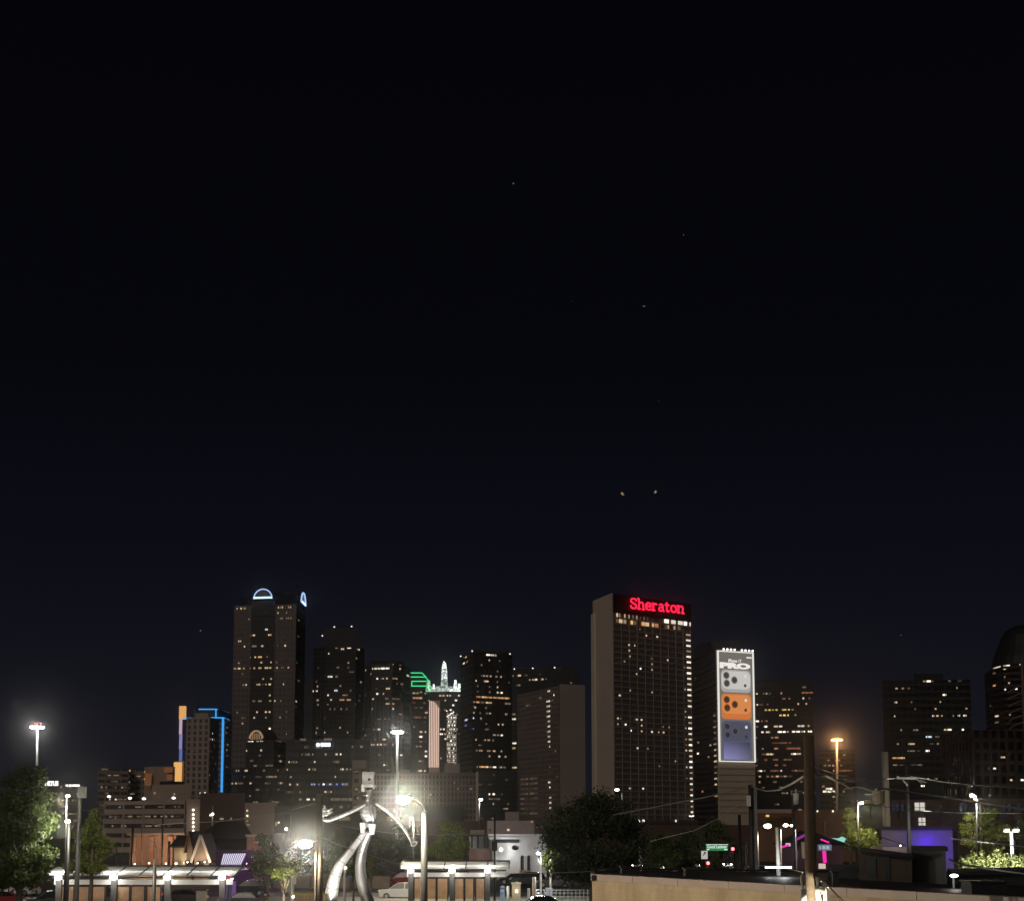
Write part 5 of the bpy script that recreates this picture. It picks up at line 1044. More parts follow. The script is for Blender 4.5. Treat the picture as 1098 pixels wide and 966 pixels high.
tree('low yellow green tree spreading toward the purple lit wall', 929, 188, 887, 918, 25, 5200, LEAF_Y, 24, .28, 'spread', fill=24)
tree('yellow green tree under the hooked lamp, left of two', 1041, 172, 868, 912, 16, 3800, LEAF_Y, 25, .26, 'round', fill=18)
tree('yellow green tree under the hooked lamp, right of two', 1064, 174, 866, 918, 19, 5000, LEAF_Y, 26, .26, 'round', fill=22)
tree('dark tree at the right edge behind the twin lamp post', 1092, 176, 880, 930, 20, 4200, LEAF_D, 27, .3, fill=20)
# spiky floodlit shrub
t = thing('tree', 'spiky pale green tree top glowing in floodlight at the right edge', 'tree', tuple(G(1066, 78)))
q = random.Random(5); b = MB(); vs = []; c0 = G(1066, 78); zb = P(1066, 945, 78).z
b.tube([c0, Vector((c0.x, 78, zb))], [.16, .1], 8)
gg = np.random.default_rng(9)
for i in range(64):
    px = q.uniform(1026, 1106); f = abs(px - 1070) / 45; yt = 909 + 12 * f ** 1.5 + q.uniform(-2, 9)
    dy = q.uniform(-1.2, 1.2); s0 = Vector((c0.x + (P(px, 940, 78).x - c0.x) * .75, 78 + dy * .7, zb - .3)); s1 = P(px + q.uniform(-3, 3), yt, 78 + dy); md = (s0 + s1) / 2 + Vector((q.uniform(-.1, .1), 0, .08))
    b.tube([s0, md, s1], [.02, .015, .006], 5)
    for j in range(26):
        u = (j + .5) / 26; p = s0.lerp(s1, u); vs.append((p.x + q.gauss(0, .05), p.y + q.gauss(0, .05), p.z))
obj('branches', b, BARK, t)
leaf_obj('crown', leaves(vs, [.10] * len(vs), 9000, .14, 9, -.9), mat('leaf_pale', (.17, .20, .07), .6, var=.3, scale=2, trans=.4), t)
fl = thing('ground_floodlight', 'floodlight under the spiky pale green tree', 'floodlight', (G(1062, 77).x, 77, 0))
b = MB(); c = G(1062, 77); b.obox((c.x, 77, .4), (.5, .35, .5)); obj('housing', b, DSTEEL, fl)
lamp(fl, (c.x, 76.6, 2.6), 14000, (1, .98, .82), .2, 'SPOT', aim=(c0.x, 77.6, 6.2), angle=110)

# ------------------------------------------------------------------ buildings of the street
ORB = brick('orange_brick', (.46, .25, .17), (.40, .21, .14), (.35, .27, .22), 1., .9, .3)
RDB = brick('red_brick', (.30, .15, .12), (.26, .12, .10), (.25, .2, .18), 1., .9, .3)
PLAST = mat('white_render', (.66, .66, .66), .8, var=.08, scale=.5)
TILE = mat('dark_roof_tiles', (.022, .021, .024), .75, var=.35, scale=1.5)
def wall_light(t, px, py, Y, watts, col, r=.9, m_=None, vis=True, kind='POINT', **k):
    p = P(px, py, Y)
    if vis:
        b = MB(); b.ball(p, M(r, Y), 10, 6); obj('bulb', b, m_ or em('sconce', (1, .85, .62), 7), t.root if isinstance(t, T) else t, True)
    lamp(t.root if isinstance(t, T) else t, (p.x, p.y - M(r, Y) - .25, p.z), watts, col, .1, kind, **k)
t = tower('brick_warehouse', 'orange lit brick warehouse wall behind the left canopy', 'building', [(140, 242), (189, 238)], 895.2, ORB, None, depth=10)
b = MB(); A, B = t.faces[0]; b.bar(Vector((A.x - .3, A.y - .2, t.z1 + .12)), Vector((B.x + 1.6, B.y - .2, t.z1 + .25)), .8, .3); obj('coping', b, PALE2, t.root)
b = MB(); 
for x in (141, 163, 186): p = G(x, 239.5); b.box(p.x - .35, p.x + .35, 237.4 + (189 - x) * .08, 239.5 + (189 - x) * .08, 0, t.z1 - .2)
obj('pilaster', b, ORB, t.root)
for px, py in ((144.5, 926), (160, 925), (178, 925.5)): wall_light(t, px, py, 232, 900, (1, .62, .36), .8)
t = tower('porch_building', 'low tiled porch with two warm up lights beside the brick warehouse', 'building', [(187.5, 222), (201, 221)], 906, mat('tan_stucco', (.30, .25, .19), .85, var=.25, scale=.6), None, depth=6)
b = MB(); A, B = t.faces[0]; z = t.z1
b.add([(A.x - .5, A.y - 1, z - .1), (B.x + .3, B.y - 1, z - .1), (B.x + .3, B.y + 5, z + 1.4), (A.x - .5, A.y + 5, z + 1.4), (A.x - .5, A.y - 1, z - .3), (B.x + .3, B.y - 1, z - .3), (B.x + .3, B.y + 5, z + 1.1), (A.x - .5, A.y + 5, z + 1.1)], [(0, 1, 2, 3), (7, 6, 5, 4), (0, 4, 5, 1), (1, 5, 6, 2), (2, 6, 7, 3), (3, 7, 4, 0)]); obj('roof', b, TILE, t.root)
wall_light(t, 188.8, 925.5, 220, 260, (1, .8, .5), 1.2); lamp(t.root, (G(196, 219).x, 219, 2.2), 120, (1, .75, .45))
def gable(label, apx, apy, hwl, yl, Y, wallm, trim, d=7, ywall=926, light=None):
    ap = P(apx, apy, Y); le = P(apx - hwl, yl, Y); re = P(apx + hwl, yl, Y)
    t = thing('gabled_house', label, 'house', (ap.x, Y + d / 2, 0), 'small gabled houses')
    b = MB(); x0, x1 = le.x + .35, re.x - .35; sl = (ap.z - le.z) / (ap.x - le.x); k = .35 * sl
    f = [(x0, Y, 0), (x1, Y, 0), (x1, Y, le.z + k - .1), (ap.x, Y, ap.z - .15), (x0, Y, le.z + k - .1)]; bk = [(x, Y + d, z) for x, _, z in f]
    b.add(f + bk, [(0, 1, 2, 3, 4), (9, 8, 7, 6, 5)] + [(i, 5 + i, 5 + (i + 1) % 5, (i + 1) % 5) for i in range(5)]); obj('wall', b, wallm, t)
    b = MB()
    for e_ in (le, re):
        a0, a1 = Vector((e_.x, Y - .5, e_.z)), Vector((ap.x, Y - .5, ap.z)); s0, s1 = a0 + Vector((0, d + .6, 0)), a1 + Vector((0, d + .6, 0)); u = Vector((0, 0, .22))
        b.hexa([a0, a1, s1, s0] if e_ is le else [a1, a0, s0, s1], [q + u for q in ([a0, a1, s1, s0] if e_ is le else [a1, a0, s0, s1])])
    obj('roof', b, TILE, t)
    b = MB()
    for e_ in (le, re): b.bar((e_.x, Y - .58, e_.z + .02), (ap.x, Y - .58, ap.z + .02), .1, .34)
    obj('barge_board', b, trim, t)
    b = MB(); b.box(ap.x - .5, ap.x + .5, Y - .06, Y + .02, 1.2, 2.8); obj('window', b, GLB, t)
    if light:
        for px, py, w_ in light: wall_light(t, px, py, Y - 1.2, w_, (1, .66, .42), .8)
    return t
STU = mat('grey_stucco', (.33, .29, .26), .85, var=.25, scale=.8)
gable('narrow house with a steep orange trimmed gable beside the porch', 203.2, 892.5, 5.2, 914, 216, STU, mat('rust_trim', (.42, .19, .12), .7), light=((201, 924, 90),))
gable('house with a steep white edged gable between the narrow house and the striped awning', 216, 895, 10.4, 924.5, 212, STU, WHT, light=((212, 925, 80), (219.5, 923.8, 140)))
t = tower('dark_roof_house', 'big house under a black hipped roof behind the small gables', 'house', [(212, 262), (266, 258)], 899, BLK, None, depth=14)
b = MB(); A, B = t.faces[0]; z = t.z1; ap = [P(236, 880, 267), P(262, 880.5, 265)]; C2, D2 = away(B, 16), away(A, 16)
v = [(A.x - 1, A.y - 1, z), (B.x + 1, B.y - 1, z), (C2.x + 1, C2.y + 1, z), (D2.x - 1, D2.y + 1, z), tuple(ap[0]), tuple(ap[1])]
b.add(v, [(0, 1, 5, 4), (1, 2, 5), (2, 3, 4, 5), (3, 0, 4), (3, 2, 1, 0)]); obj('roof', b, TILE, t.root)
t = tower('shop_building', 'dark shop with a glowing white and purple striped awning', 'shop', [(232, 190), (272, 188)], 912, mat('purple_wall', (.10, .05, .12), .8), None, depth=8)
b = MB(); A, B = t.faces[0]
def awn(u, v_): # along, down
    a0, a1 = P(239.5, 915, 186.5), P(264, 914.6, 186.5); c0_, c1_ = P(236.6, 926.6, 184), P(258.5, 926.6, 184)
    return (a0.lerp(a1, u)).lerp(c0_.lerp(c1_, u), v_)
b.add([awn(0, 0), awn(1, 0), awn(1, 1), awn(0, 1)] + [q - Vector((0, 0, .12)) for q in (awn(0, 0), awn(1, 0), awn(1, 1), awn(0, 1))], [(3, 2, 1, 0), (4, 5, 6, 7), (0, 1, 5, 4), (1, 2, 6, 5), (2, 3, 7, 6), (3, 0, 4, 7)]); aw = obj('awning', b, em('awning_purple', (.42, .30, .78), .45), t.root)
for i in range(11):
    b = MB(); u = (i + .25) / 11; u2 = (i + .68) / 11; o_ = Vector((0, -.03, .04)); b.add([awn(u, .02) + o_, awn(u2, .02) + o_, awn(u2, .98) + o_, awn(u, .98) + o_] + [awn(u, .02), awn(u2, .02), awn(u2, .98), awn(u, .98)], [(3, 2, 1, 0), (4, 5, 6, 7), (0, 1, 5, 4), (1, 2, 6, 5), (2, 3, 7, 6), (3, 0, 4, 7)]); obj('stripe', b, em('awning_white', (.95, .93, 1), .85), aw)
wall_light(t, 270, 918, 184, 160, (.85, .25, 1), .8, em('purple_bulb', (.9, .5, 1), 2.)); wall_light(t, 264.5, 925.5, 182, 120, (1, .3, .75), .8, em('pink_bulb', (1, .45, .8), 2))
b = MB(); b.bar(P(254, 931.5, 183), P(274, 930.5, 183), .25, .22); obj('neon_tube', b, em('magenta_strip', (.85, .35, .9), .7), t.root)
t = thing('lantern', 'round red lantern above the purple glow left of the street corner', 'lantern', tuple(G(246, 150)))
b = MB(); b.ball(P(246.4, 941, 150), M(3.2, 150), 12, 8); obj('globe', b, em('red_lantern', (1, .13, .16), .8), t, True); b = MB(); p0 = G(246.4, 150); b.cyl((p0.x, 150), .06, 0, P(246, 944, 150).z, k=8); obj('stem', b, BLK, t); lamp(t, P(247, 945.5, 148.5), 30, (1, .2, .3))
t = tower('kiosk', 'low kiosk glowing purple below the red lantern', 'kiosk', [(240, 156), (254.5, 155)], 945, mat('kiosk_panel', (.36, .26, .42), .6), None, depth=2); lamp(t.root, P(247, 947, 152.6), 60, (.48, .12, 1), .1); lamp(t.root, P(252, 955, 152.6), 40, (.48, .12, 1), .1)
t = thing('signal_post', 'slim post with a teal light right of the purple kiosk', 'post', tuple(G(249, 135)))
b = MB(); p0 = G(248.7, 135); b.cyl((p0.x, 135), .11, 0, P(249, 943, 135).z, k=10); obj('post', b, mat('teal_paint', (.05, .12, .16), .5), t); b = MB(); b.ball(P(248.7, 941.5, 134.8), .16, 10, 6); obj('cap_light', b, em('teal_cap', (.6, .95, .95), 1.6), t)
t = tower('brick_building', 'small pale red brick building behind the leaning tree', 'building', [(265, 228), (283, 226)], 895.5, RDB, None, depth=8); b = MB(); A, B = t.faces[0]; b.bar((A.x, A.y - .15, t.z1), (B.x, B.y - .15, t.z1), .5, .35); obj('coping', b, PALE2, t.root); lamp(t.root, P(274, 905, 222), 260, (1, .75, .7))
t = tower('grey_building', 'grey rendered building right of the small brick building', 'building', [(283.5, 234), (306, 232)], 893.5, mat('grey_render', (.30, .30, .33), .8), None, depth=8); wall_light(t, 307, 888.5, 226, 300, (1, .95, .85), 1.2, BULB_W)
b = MB(); 
for x in (304, 311): p, q = G(x, 231), P(x, 871, 231); b.cyl((p.x, 231), .12, t.z1 - 1, q.z, k=6)
b.bar(P(301, 871.5, 231), P(311.5, 872, 231), .2, .35); obj('roof_frame', b, DSTEEL, t.root)
t = tower('low_building', 'long brown fence like building under the trees left of the silver figure', 'building', [(272, 184), (420, 180)], 938, mat('brown_boards', (.13, .095, .08), .85, var=.3, scale=2), FR_D, fl=2.2, spf=.12, bay=2.6, pw=.25, depth=4, out=.12)
for px in (284, 330, 372, 402): lamp(t.root, P(px, 935, 176), 130, (1, .82, .62))
t = tower('stone_store', 'pale weatherboard corner building with warm light behind the bright green tree', 'building', [(303, 176), (313, 176)], 930, STU, None, depth=4)

# white arched building
t = tower('arched_building', 'white rendered building with two tall arched windows lit by a glaring lamp', 'building', [(529, 232), (586, 228)], 895, PLAST, None, depth=12)
AB = t; A, B = t.faces[0]; e = (B - A).normalized(); n_ = Vector((e.y, -e.x, 0))
b = MB(); 
for dz, o in ((0., .55), (-.45, .3)): b.bar(A - e * .6 + n_ * o / 2 + Vector((0, 0, t.z1 + dz)), B + e * .6 + n_ * o / 2 + Vector((0, 0, t.z1 + dz)), o + .2, .3)
obj('cornice', b, PLAST, t.root)
def arch(px, w_, y0, y1, nm='window'):
    u = hit(t, px, (y0 + y1) / 2)[5]; hw = M(w_, 230) / 2; zb = P(px, y1, 230).z; zt = P(px, y0, 230).z - hw * 1.3
    def ring(s_, o): return [A + e * (u + s_ * hw * x) + n_ * o + Vector((0, 0, z)) for x, z in [(-1, zb), (1, zb), (1, zt)] + [(math.cos(th), zt + 1.3 * hw * math.sin(th) * (1 if s_ == 1 else 1.12)) for th in [math.pi * i / 8 for i in range(1, 8)]] + [(-1, zt)]]
    f = ring(1, .06); k = ring(1, -.05); n = len(f); b = MB(); b.add(f + k, [tuple(range(n))] + [((i + 1) % n, i, n + i, n + (i + 1) % n) for i in range(n)]); w = obj(nm, b, mat('arch_pane', (.05, .03, .04), .25), t.root)
    f = ring(1.25, .05); g_ = ring(.98, .05); f2 = ring(1.25, .22); g2 = ring(.98, .22); b = MB(); b.add(f + g_ + f2 + g2, [(2 * n + i, 2 * n + (i + 1) % n, 3 * n + (i + 1) % n, 3 * n + i) for i in range(n)] + [(i, (i + 1) % n, 2 * n + (i + 1) % n, 2 * n + i) for i in range(n)] + [(n + i, 3 * n + i, 3 * n + (i + 1) % n, n + (i + 1) % n) for i in range(n)]); obj('frame', b, PLAST, w)
arch(560.4, 4.4, 916.5, 932.5); arch(567.4, 4.4, 916.5, 932.5)
b = MB(); u = hit(t, 548, 901)[5]; b.bar(A + e * (u - 3.0) + n_ * .1 + Vector((0, 0, P(548, 901.5, 230).z)), A + e * (u + 1.4) + n_ * .1 + Vector((0, 0, P(548, 901.5, 230).z)), .2, .5); obj('vent', b, FR_D, t.root)
b = MB(); p, q = P(557, 934.5, 229), P(572, 933, 229); b.box(p.x, q.x, 229.2, 229.9, p.z, q.z); obj('sill', b, mat('ochre_stone', (.42, .30, .12), .8), t.root)
wall_light(t, 537.2, 910.5, 229.5, 170, (.95, 1, 1), 1.7, BULB_W); lamp(t.root, P(556, 905, 220), 110, (.92, .95, 1)); lamp(t.root, P(578, 915, 220), 70, (.95, 1, 1))
b = MB(); p = P(552.5, 908.5, 229); b.ball(p, M(3.4, 229), 10, 6, (1.2, .5, .8)); obj('dish', b, DSTEEL, t.root)
t = tower('side_building', 'white framed annex with a dark red base left of the arched building', 'building', [(503, 236), (528.6, 234)], 895.6, PLAST, None, depth=8)
b = MB(); p, q = P(503, 921, 234), P(526, 909.5, 234); b.box(p.x, q.x, 233.5, 235, 0, q.z); obj('base', b, RDB, t.root)
b = MB()
for x in (506, 512.5, 519, 522.6): p, q = P(x, 909, 233.4), P(x, 895.4, 233.4); b.box(p.x - .12, p.x + .12, 233, 234.4, p.z, q.z)
p, q = P(503, 896.4, 233.4), P(529, 894.6, 233.4); b.box(p.x, q.x, 232.8, 234.6, p.z, q.z); obj('frame', b, FR_D, t.root); lamp(t.root, P(512, 904, 226), 110, (1, .95, .9))
b = MB(); p, q = P(504, 893, 235), P(519, 889.5, 235); b.box(p.x, q.x, 235, 238, t.z1, q.z); obj('roof_plant', b, PALE2, t.root)
t = arm_lamp('street_lamp', 'glaring white lamp shining through the vivid green tree', 579.6, 912, (577.6, 914.5), 152, DSTEEL, .1, 1300, (.92, 1, .95), BULB_W, 4.5, omni=True)
arm_lamp('street_lamp', 'tiny white lamp beside the drooping right arm of the silver figure', 443.5, 874.5, (441, 877), 158, DSTEEL, .07, 3000, (1, .92, .66), BULB_W, 3, omni=True)
# street furniture of the plaza
def post(name, label, cat, px, y0, Y, r_, m_, group=None):
    t = thing(name, label, cat, tuple(G(px, Y)), group); p0 = G(px, Y); b = MB(); b.cyl((p0.x, Y), r_, 0, P(px, y0, Y).z, k=10); obj('post', b, m_, t, True); return t
t = post('camera_post', 'white post with small boxes and cameras under the bright green tree', 'post', 314.8, 919, 100, .11, WHT, 'white camera posts')
for x, y, w_, h_ in ((315.2, 944, 4.2, 7), (311.5, 936.5, 3, 1.6), (318.5, 936, 3, 2.2), (317.6, 939, 3, 1.8)): b = MB(); p = P(x, y, 99.8); b.obox(p, (M(w_, 100), .25, M(h_, 100))); obj('box', b, WHT, t)
b = MB(); p = P(314.4, 961, 99.6); b.ball(p, .09, 10, 6); obj('post_lamp', b, em('roof_bulb', (1, .95, .86), 5), t); 
t = post('camera_post', 'white post with a blue sign between the legs of the silver figure', 'post', 370.4, 928, 118, .10, WHT, 'white camera posts')
b = MB(); p = P(373, 939, 117.8); b.obox(p, (M(5, 118), .06, M(2.2, 118))); obj('sign_plate', b, mat('blue_sign', (.05, .12, .42), .5), t); b = MB(); p = P(370.4, 930, 117.8); b.ball(p, .14, 8, 5); obj('cap_light', b, em('cap_soft', (1, .98, .95), 1.6), t)
def barrier(label, x0, x1, Y, yt):
    a, c = G(x0, Y).x, G(x1, Y).x; t = thing('yellow_barrier', label, 'barrier', ((a + c) / 2, Y, 0), 'yellow barriers'); zt = P(549, yt, Y).z; YL = mat('yellow_paint', (.62, .45, .02), .5, var=.12)
    b = MB(); b.box(a, c, Y - .05, Y + .05, zt - .1, zt); b.box(a, c, Y - .05, Y + .05, .25, .33); obj('rail', b, YL, t)
    b = MB(); n = max(3, round((c - a) / .22))
    for i in range(n + 1): x = a + (c - a) * i / n; b.box(x - .045, x + .045, Y - .09, Y - .052, .1, zt - .02)
    obj('pickets', b, YL, t)
barrier('yellow picket barrier left of the wooden pole foot', 316.8, 338.5, 104, 958.2); barrier('short yellow picket barrier between the wooden pole and the silver leg', 346.5, 351.8, 104.4, 957.6)
t = tower('planter_wall', 'pinkish low wall behind the yellow barrier', 'wall', [(311, 128), (339, 128)], 957, mat('pink_stucco', (.42, .32, .29), .85, var=.2), None, depth=.6)
for lb, px, y0, Y, r_, m_ in (('white bollard right of the amber panels', 544.8, 949.5, 150, .14, WHT), ('pale post in front of the dark cars below the arched windows', 572.6, 940, 150, .20, PALE), ('white square post under the vivid green tree', 579.8, 926, 149, .10, WHT), ('short white bollard near the dark parked car', 566.8, 952, 146, .14, WHT)):
    post('bollard', lb, 'bollard', px, y0, Y, r_, m_, 'posts on the station plaza')
t = thing('ticket_machine', 'slim blue grey ticket machine at the end of the right canopy', 'ticket machine', tuple(G(538.8, 152))); p0 = G(538.8, 152)
b = MB(); b.box(p0.x - .24, p0.x + .24, 151.8, 152.2, .13, 1.5); b.tube([(p0.x, 151.8, 1.5), (p0.x, 152.2, 1.5)], .24, 14); obj('case', b, mat('blue_grey_enamel', (.22, .28, .38), .5), t); b = MB(); b.box(p0.x - .16, p0.x + .16, 151.76, 151.8, 1.05, 1.4); obj('screen', b, em('screen_blue', (.6, .75, 1), .35), t)
t = thing('ticket_machine', 'wide tan ticket machine with a warm light right of the right canopy', 'ticket machine', tuple(G(553.5, 150))); p0 = G(553.5, 150)
b = MB(); b.box(p0.x - .42, p0.x + .42, 149.7, 150.3, .13, 1.95); obj('case', b, mat('tan_enamel2', (.45, .40, .30), .5), t); b = MB(); b.box(p0.x - .5, p0.x + .5, 149.6, 150.4, 1.95, 2.1); obj('cap', b, PALE, t); b = MB(); b.box(p0.x - .12, p0.x + .2, 149.64, 149.7, 1.1, 1.45); obj('screen', b, em('screen_warm', (1, .86, .6), 1.3), t); lamp(t, (p0.x, 149, 1.4), 12, (1, .85, .6), .05)
t = thing('utility_cabinet', 'pale blue white cabinet on the white platform edge', 'cabinet', tuple(G(588.5, 150))); p0 = G(588.5, 150)
b = MB(); b.box(p0.x - .3, p0.x + .3, 149.7, 150.3, .13, 1.5); b.box(p0.x - .34, p0.x + .34, 149.66, 150.34, 1.5, 1.58); obj('case', b, mat('pale_enamel', (.55, .58, .68), .5), t); b = MB(); b.box(p0.x - .02, p0.x + .02, 149.66, 149.7, .3, 1.4); obj('door_gap', b, DSTEEL, t)
b = MB()
a, c = G(575, 153).x, G(634, 153).x
for i in range(15): x = a + (c - a) * i / 14; b.cyl((x, 153), .035, .13, 1.25, k=6)
for z in (.6, .95, 1.25): b.tube([(a, 153, z), (c, 153, z)], .03, 6)
tag(obj('guard_rail', b, STN_), 'grey guard rail along the white platform edge', 'railing')
t = thing('kiosk', 'pinkish sign board kiosk between two canopy posts on the left', 'kiosk', tuple(G(218, 126))); p0 = G(218, 126)
b = MB(); b.box(p0.x - .42, p0.x + .42, 125.8, 126.2, .13, 2.35); obj('panel', b, mat('board_pink', (.50, .42, .38), .6, var=.25, scale=5), t); b = MB(); b.box(p0.x - .5, p0.x + .5, 125.7, 126.3, 2.35, 2.46); obj('cap', b, DSTEEL, t)
for px in (545, 575, 610): 
    t = None
pl = thing('platform_lamp', 'low lamp on the white platform edge hidden beside the dark parked car', 'lamp', tuple(G(570, 137)))
b = MB(); p0 = G(570, 137); b.cyl((p0.x, 137), .06, 0, 1.0, k=8); obj('stem', b, DSTEEL, pl); lamp(pl, (p0.x, 137, 1.3), 60, (1, .97, .92)); lamp(pl, P(610, 940, 146), 220, (1, .97, .9))

# ------------------------------------------------------------------ cars
GLS = mat('car_glass', (.02, .022, .025), .12, spec=.6, var=.1); TYRE = mat('tyre', (.015, .015, .015), .9); RIM = mat('rim', (.35, .35, .36), .35, .8)
HEAD = em('headlight', (1, .93, .80), 22); HEADOFF = mat('headlight_glass', (.6, .6, .6), .2); TAIL = em('taillight', (1, .06, .05), 1.6); TAILOFF = mat('taillight_red', (.35, .02, .02), .3)
PROF = {'sedan': ([(-2.2, .5), (-2.24, .78), (-2.1, .95), (-1.35, 1.0), (1.0, .98), (1.95, .82), (2.2, .62), (2.2, .38)], [(-1.5, .98), (-.95, 1.4), (-.1, 1.46), (.45, 1.40), (1.1, .98)], 1.76),
        'suv': ([(-2.25, .5), (-2.3, .9), (-2.22, 1.1), (-1.3, 1.12), (1.05, 1.08), (2.0, .98), (2.25, .75), (2.25, .42)], [(-2.15, 1.1), (-1.85, 1.66), (-.3, 1.74), (.3, 1.68), (1.15, 1.08)], 1.86),
        'pickup': ([(-2.7, .6), (-2.75, 1.15), (-2.5, 1.2), (-.7, 1.2), (1.3, 1.18), (2.4, 1.08), (2.7, .85), (2.7, .5)], [(-.75, 1.18), (-.6, 1.78), (.2, 1.84), (.6, 1.78), (1.35, 1.18)], 2.0)}
def car(label, px, Y, ang, kind, paint, lights='none', heads=None, tails=None, x=None, name='parked_car', group='cars around the station'):
    p0 = G(px, Y); t = thing(name, label, 'car', (p0.x, Y, 0.008), group); t.rotation_euler = (0, 0, 0)
    rot = Matrix.Rotation(ang, 3, 'Z'); body, cab, W_ = PROF[kind]; o_ = Vector((p0.x, Y, .008)); hw = W_ / 2
    def X(x_, y_, z_): return o_ + rot @ Vector((x_, y_, z_))
    low_ = [(body[-1][0] - .1, .24), (body[0][0] + .1, .24)]
    pr = body + low_; n = len(pr); b = MB(); secs = [(-hw, .94), (-hw + .1, 1.), (hw - .1, 1.), (hw, .94)]
    vs = []
    for y_, s_ in secs: vs += [X(q[0] * (.985 if s_ < 1 else 1), y_, .6 + (q[1] - .6) * s_) for q in pr]
    fs = [tuple(range(n))[::-1], tuple(range(3 * n, 4 * n))]
    for k in range(3): fs += [(k * n + i, k * n + (i + 1) % n, (k + 1) * n + (i + 1) % n, (k + 1) * n + i) for i in range(n)]
    b.add(vs, fs); obj('body', b, paint, t)
    def cabin(s_, zcut, ins):
        vs = []; m_ = len(cab)
        for y_ in (-1, 1): vs += [X(q[0] * s_ + (cab[0][0] + cab[-1][0]) / 2 * (1 - s_), y_ * (hw - .1 - ins * (q[1] - cab[0][1])), q[1] - zcut) for q in cab]
        return vs, [tuple(range(m_)), tuple(range(2 * m_ - 1, m_ - 1, -1))] + [((i + 1) % m_, i, m_ + i, m_ + (i + 1) % m_) for i in range(m_)]
    b = MB(); b.add(*cabin(1., 0., .34)); obj('windows', b, GLS, t)
    b = MB(); zt = max(q[1] for q in cab); rf = [q for q in cab if q[1] > zt - .12]; vs = []
    for y_ in (-1, 1): vs += [X(q[0], y_ * (hw - .1 - .34 * (q[1] - cab[0][1]) + .01), q[1] + .012) for q in rf] 
    m_ = len(rf); b.add(vs + [v - Vector((0, 0, .06)) for v in vs], [tuple(range(m_)) + tuple(range(2 * m_ - 1, m_ - 1, -1))] + [(i, i + 1, 2 * m_ + i + 1, 2 * m_ + i) for i in range(m_ - 1)] + [(m_ + i + 1, m_ + i, 3 * m_ + i, 3 * m_ + i + 1) for i in range(m_ - 1)])
    for i in range(len(cab) - 1):
        if cab[i] in rf and cab[i + 1] in rf: continue
        for y_ in (-1, 1): b.bar(X(cab[i][0], y_ * (hw - .1 - .34 * (cab[i][1] - cab[0][1])), cab[i][1] + .005), X(cab[i + 1][0], y_ * (hw - .1 - .34 * (cab[i + 1][1] - cab[0][1])), cab[i + 1][1] + .005), .07, .06)
    for y_ in (-1, 1):
        xm = (cab[0][0] + cab[-1][0]) / 2; b.bar(X(xm, y_ * (hw - .1 + .005), cab[0][1]), X(xm, y_ * (hw - .1 - .34 * (zt - cab[0][1]) + .01), zt - .02), .07, .05)
    obj('roof', b, paint, t)
    for sx in (body[0][0] + .85, body[-1][0] - .85):
        for sy in (-1, 1):
            c0, c1 = X(sx, sy * (hw - .22), .34), X(sx, sy * (hw + .015), .34); b = MB(); b.tube([c0, c1], .34, 16); wh = obj('wheel', b, TYRE, t)
            b = MB(); b.tube([c0.lerp(c1, .95), c0.lerp(c1, 1.04)], .21, 12); obj('rim', b, RIM, wh)
    fx, rx = body[-2][0], body[1][0]; hz = body[-3][1] - .13
    for sy in (-1, 1):
        b = MB(); b.ball(X(fx - .06, sy * (hw - .27), hz), .2, 10, 6, (1, 1, .8)); obj('headlight', b, HEAD if lights in ('head',) else HEADOFF, t)
        b = MB(); b.ball(X(rx + .05, sy * (hw - .2), .84), .12, 8, 5, (1, 1, .9)); obj('taillight', b, TAIL if lights == 'tail' else TAILOFF, t)
    if lights == 'head': lamp(t, X(fx + .4, 0, hz), 130, (1, .93, .8), .15)
    return t
CW_ = mat('car_silver', (.55, .54, .53), .3, .2, var=.03); CB_ = mat('car_black', (.012, .012, .014), .22, .1, var=.1, spec=.6); CR_ = mat('car_red', (.28, .03, .03), .3, .1, var=.05); CG_ = mat('car_grey', (.10, .10, .11), .3, .3, var=.05); CP_ = mat('car_white', (.65, .65, .64), .3, .1, var=.03)
car('pale silver suv parked left of the right canopy', 431, 160, R(172), 'suv', CW_)
car('dark red hatchback behind the left end of the right canopy', 433, 196, R(170), 'suv', CR_)
car('dull red car half hidden beyond the silver suv', 408, 186, R(176), 'sedan', CR_)
car('dark sedan with a red tail light in front of the white platform edge', 584, 136.5, R(6), 'sedan', CB_, 'tail')
car('dark car parked at the corner right of the purple kiosk', 262, 143, R(176), 'sedan', CG_)
car('black car parked behind the last post of the left canopy', 268, 168, R(178), 'suv', CB_)
car('dark car with a glowing tail light under the left canopy', 200, 150, R(8), 'sedan', CB_, 'tail')
car('black car at the left end of the left canopy', 56, 140, R(200), 'suv', CB_)
car('white car half hidden under the big left tree', 24, 168, R(160), 'sedan', CP_)
car('dark red car at the lower left corner behind the big left tree', 8, 146, R(12), 'sedan', CR_)
for i, (lb, px, k, m_) in enumerate((('dark pickup with headlights on, furthest left of the row behind the flat roof', 683, 'pickup', CG_), ('white pickup with headlights on, second from the left behind the flat roof', 711, 'pickup', CP_), ('dark car with headlights on below the traffic signal', 745.5, 'suv', CG_), ('grey pickup with headlights on right of the traffic signal', 779.5, 'pickup', CG_))):
    car(lb, px, 262 + i * 2, R(-90) - math.atan2(G(px, 262).x, 262) * 1, k, m_, 'head', name='waiting_car', group='cars waiting with headlights on')
for lb, px, Y, k, m_ in (('dark car parked left of the arched building door', 552, 200, 'sedan', CB_), ('blue black car parked under the arched windows', 566, 196, 'suv', CB_), ('dark car with a pale hood right of the white square post', 594, 190, 'sedan', CG_), ('white van like car right of the traffic signals', 806, 230, 'suv', CP_)):
    car(lb, px, Y, R(175), k, m_)

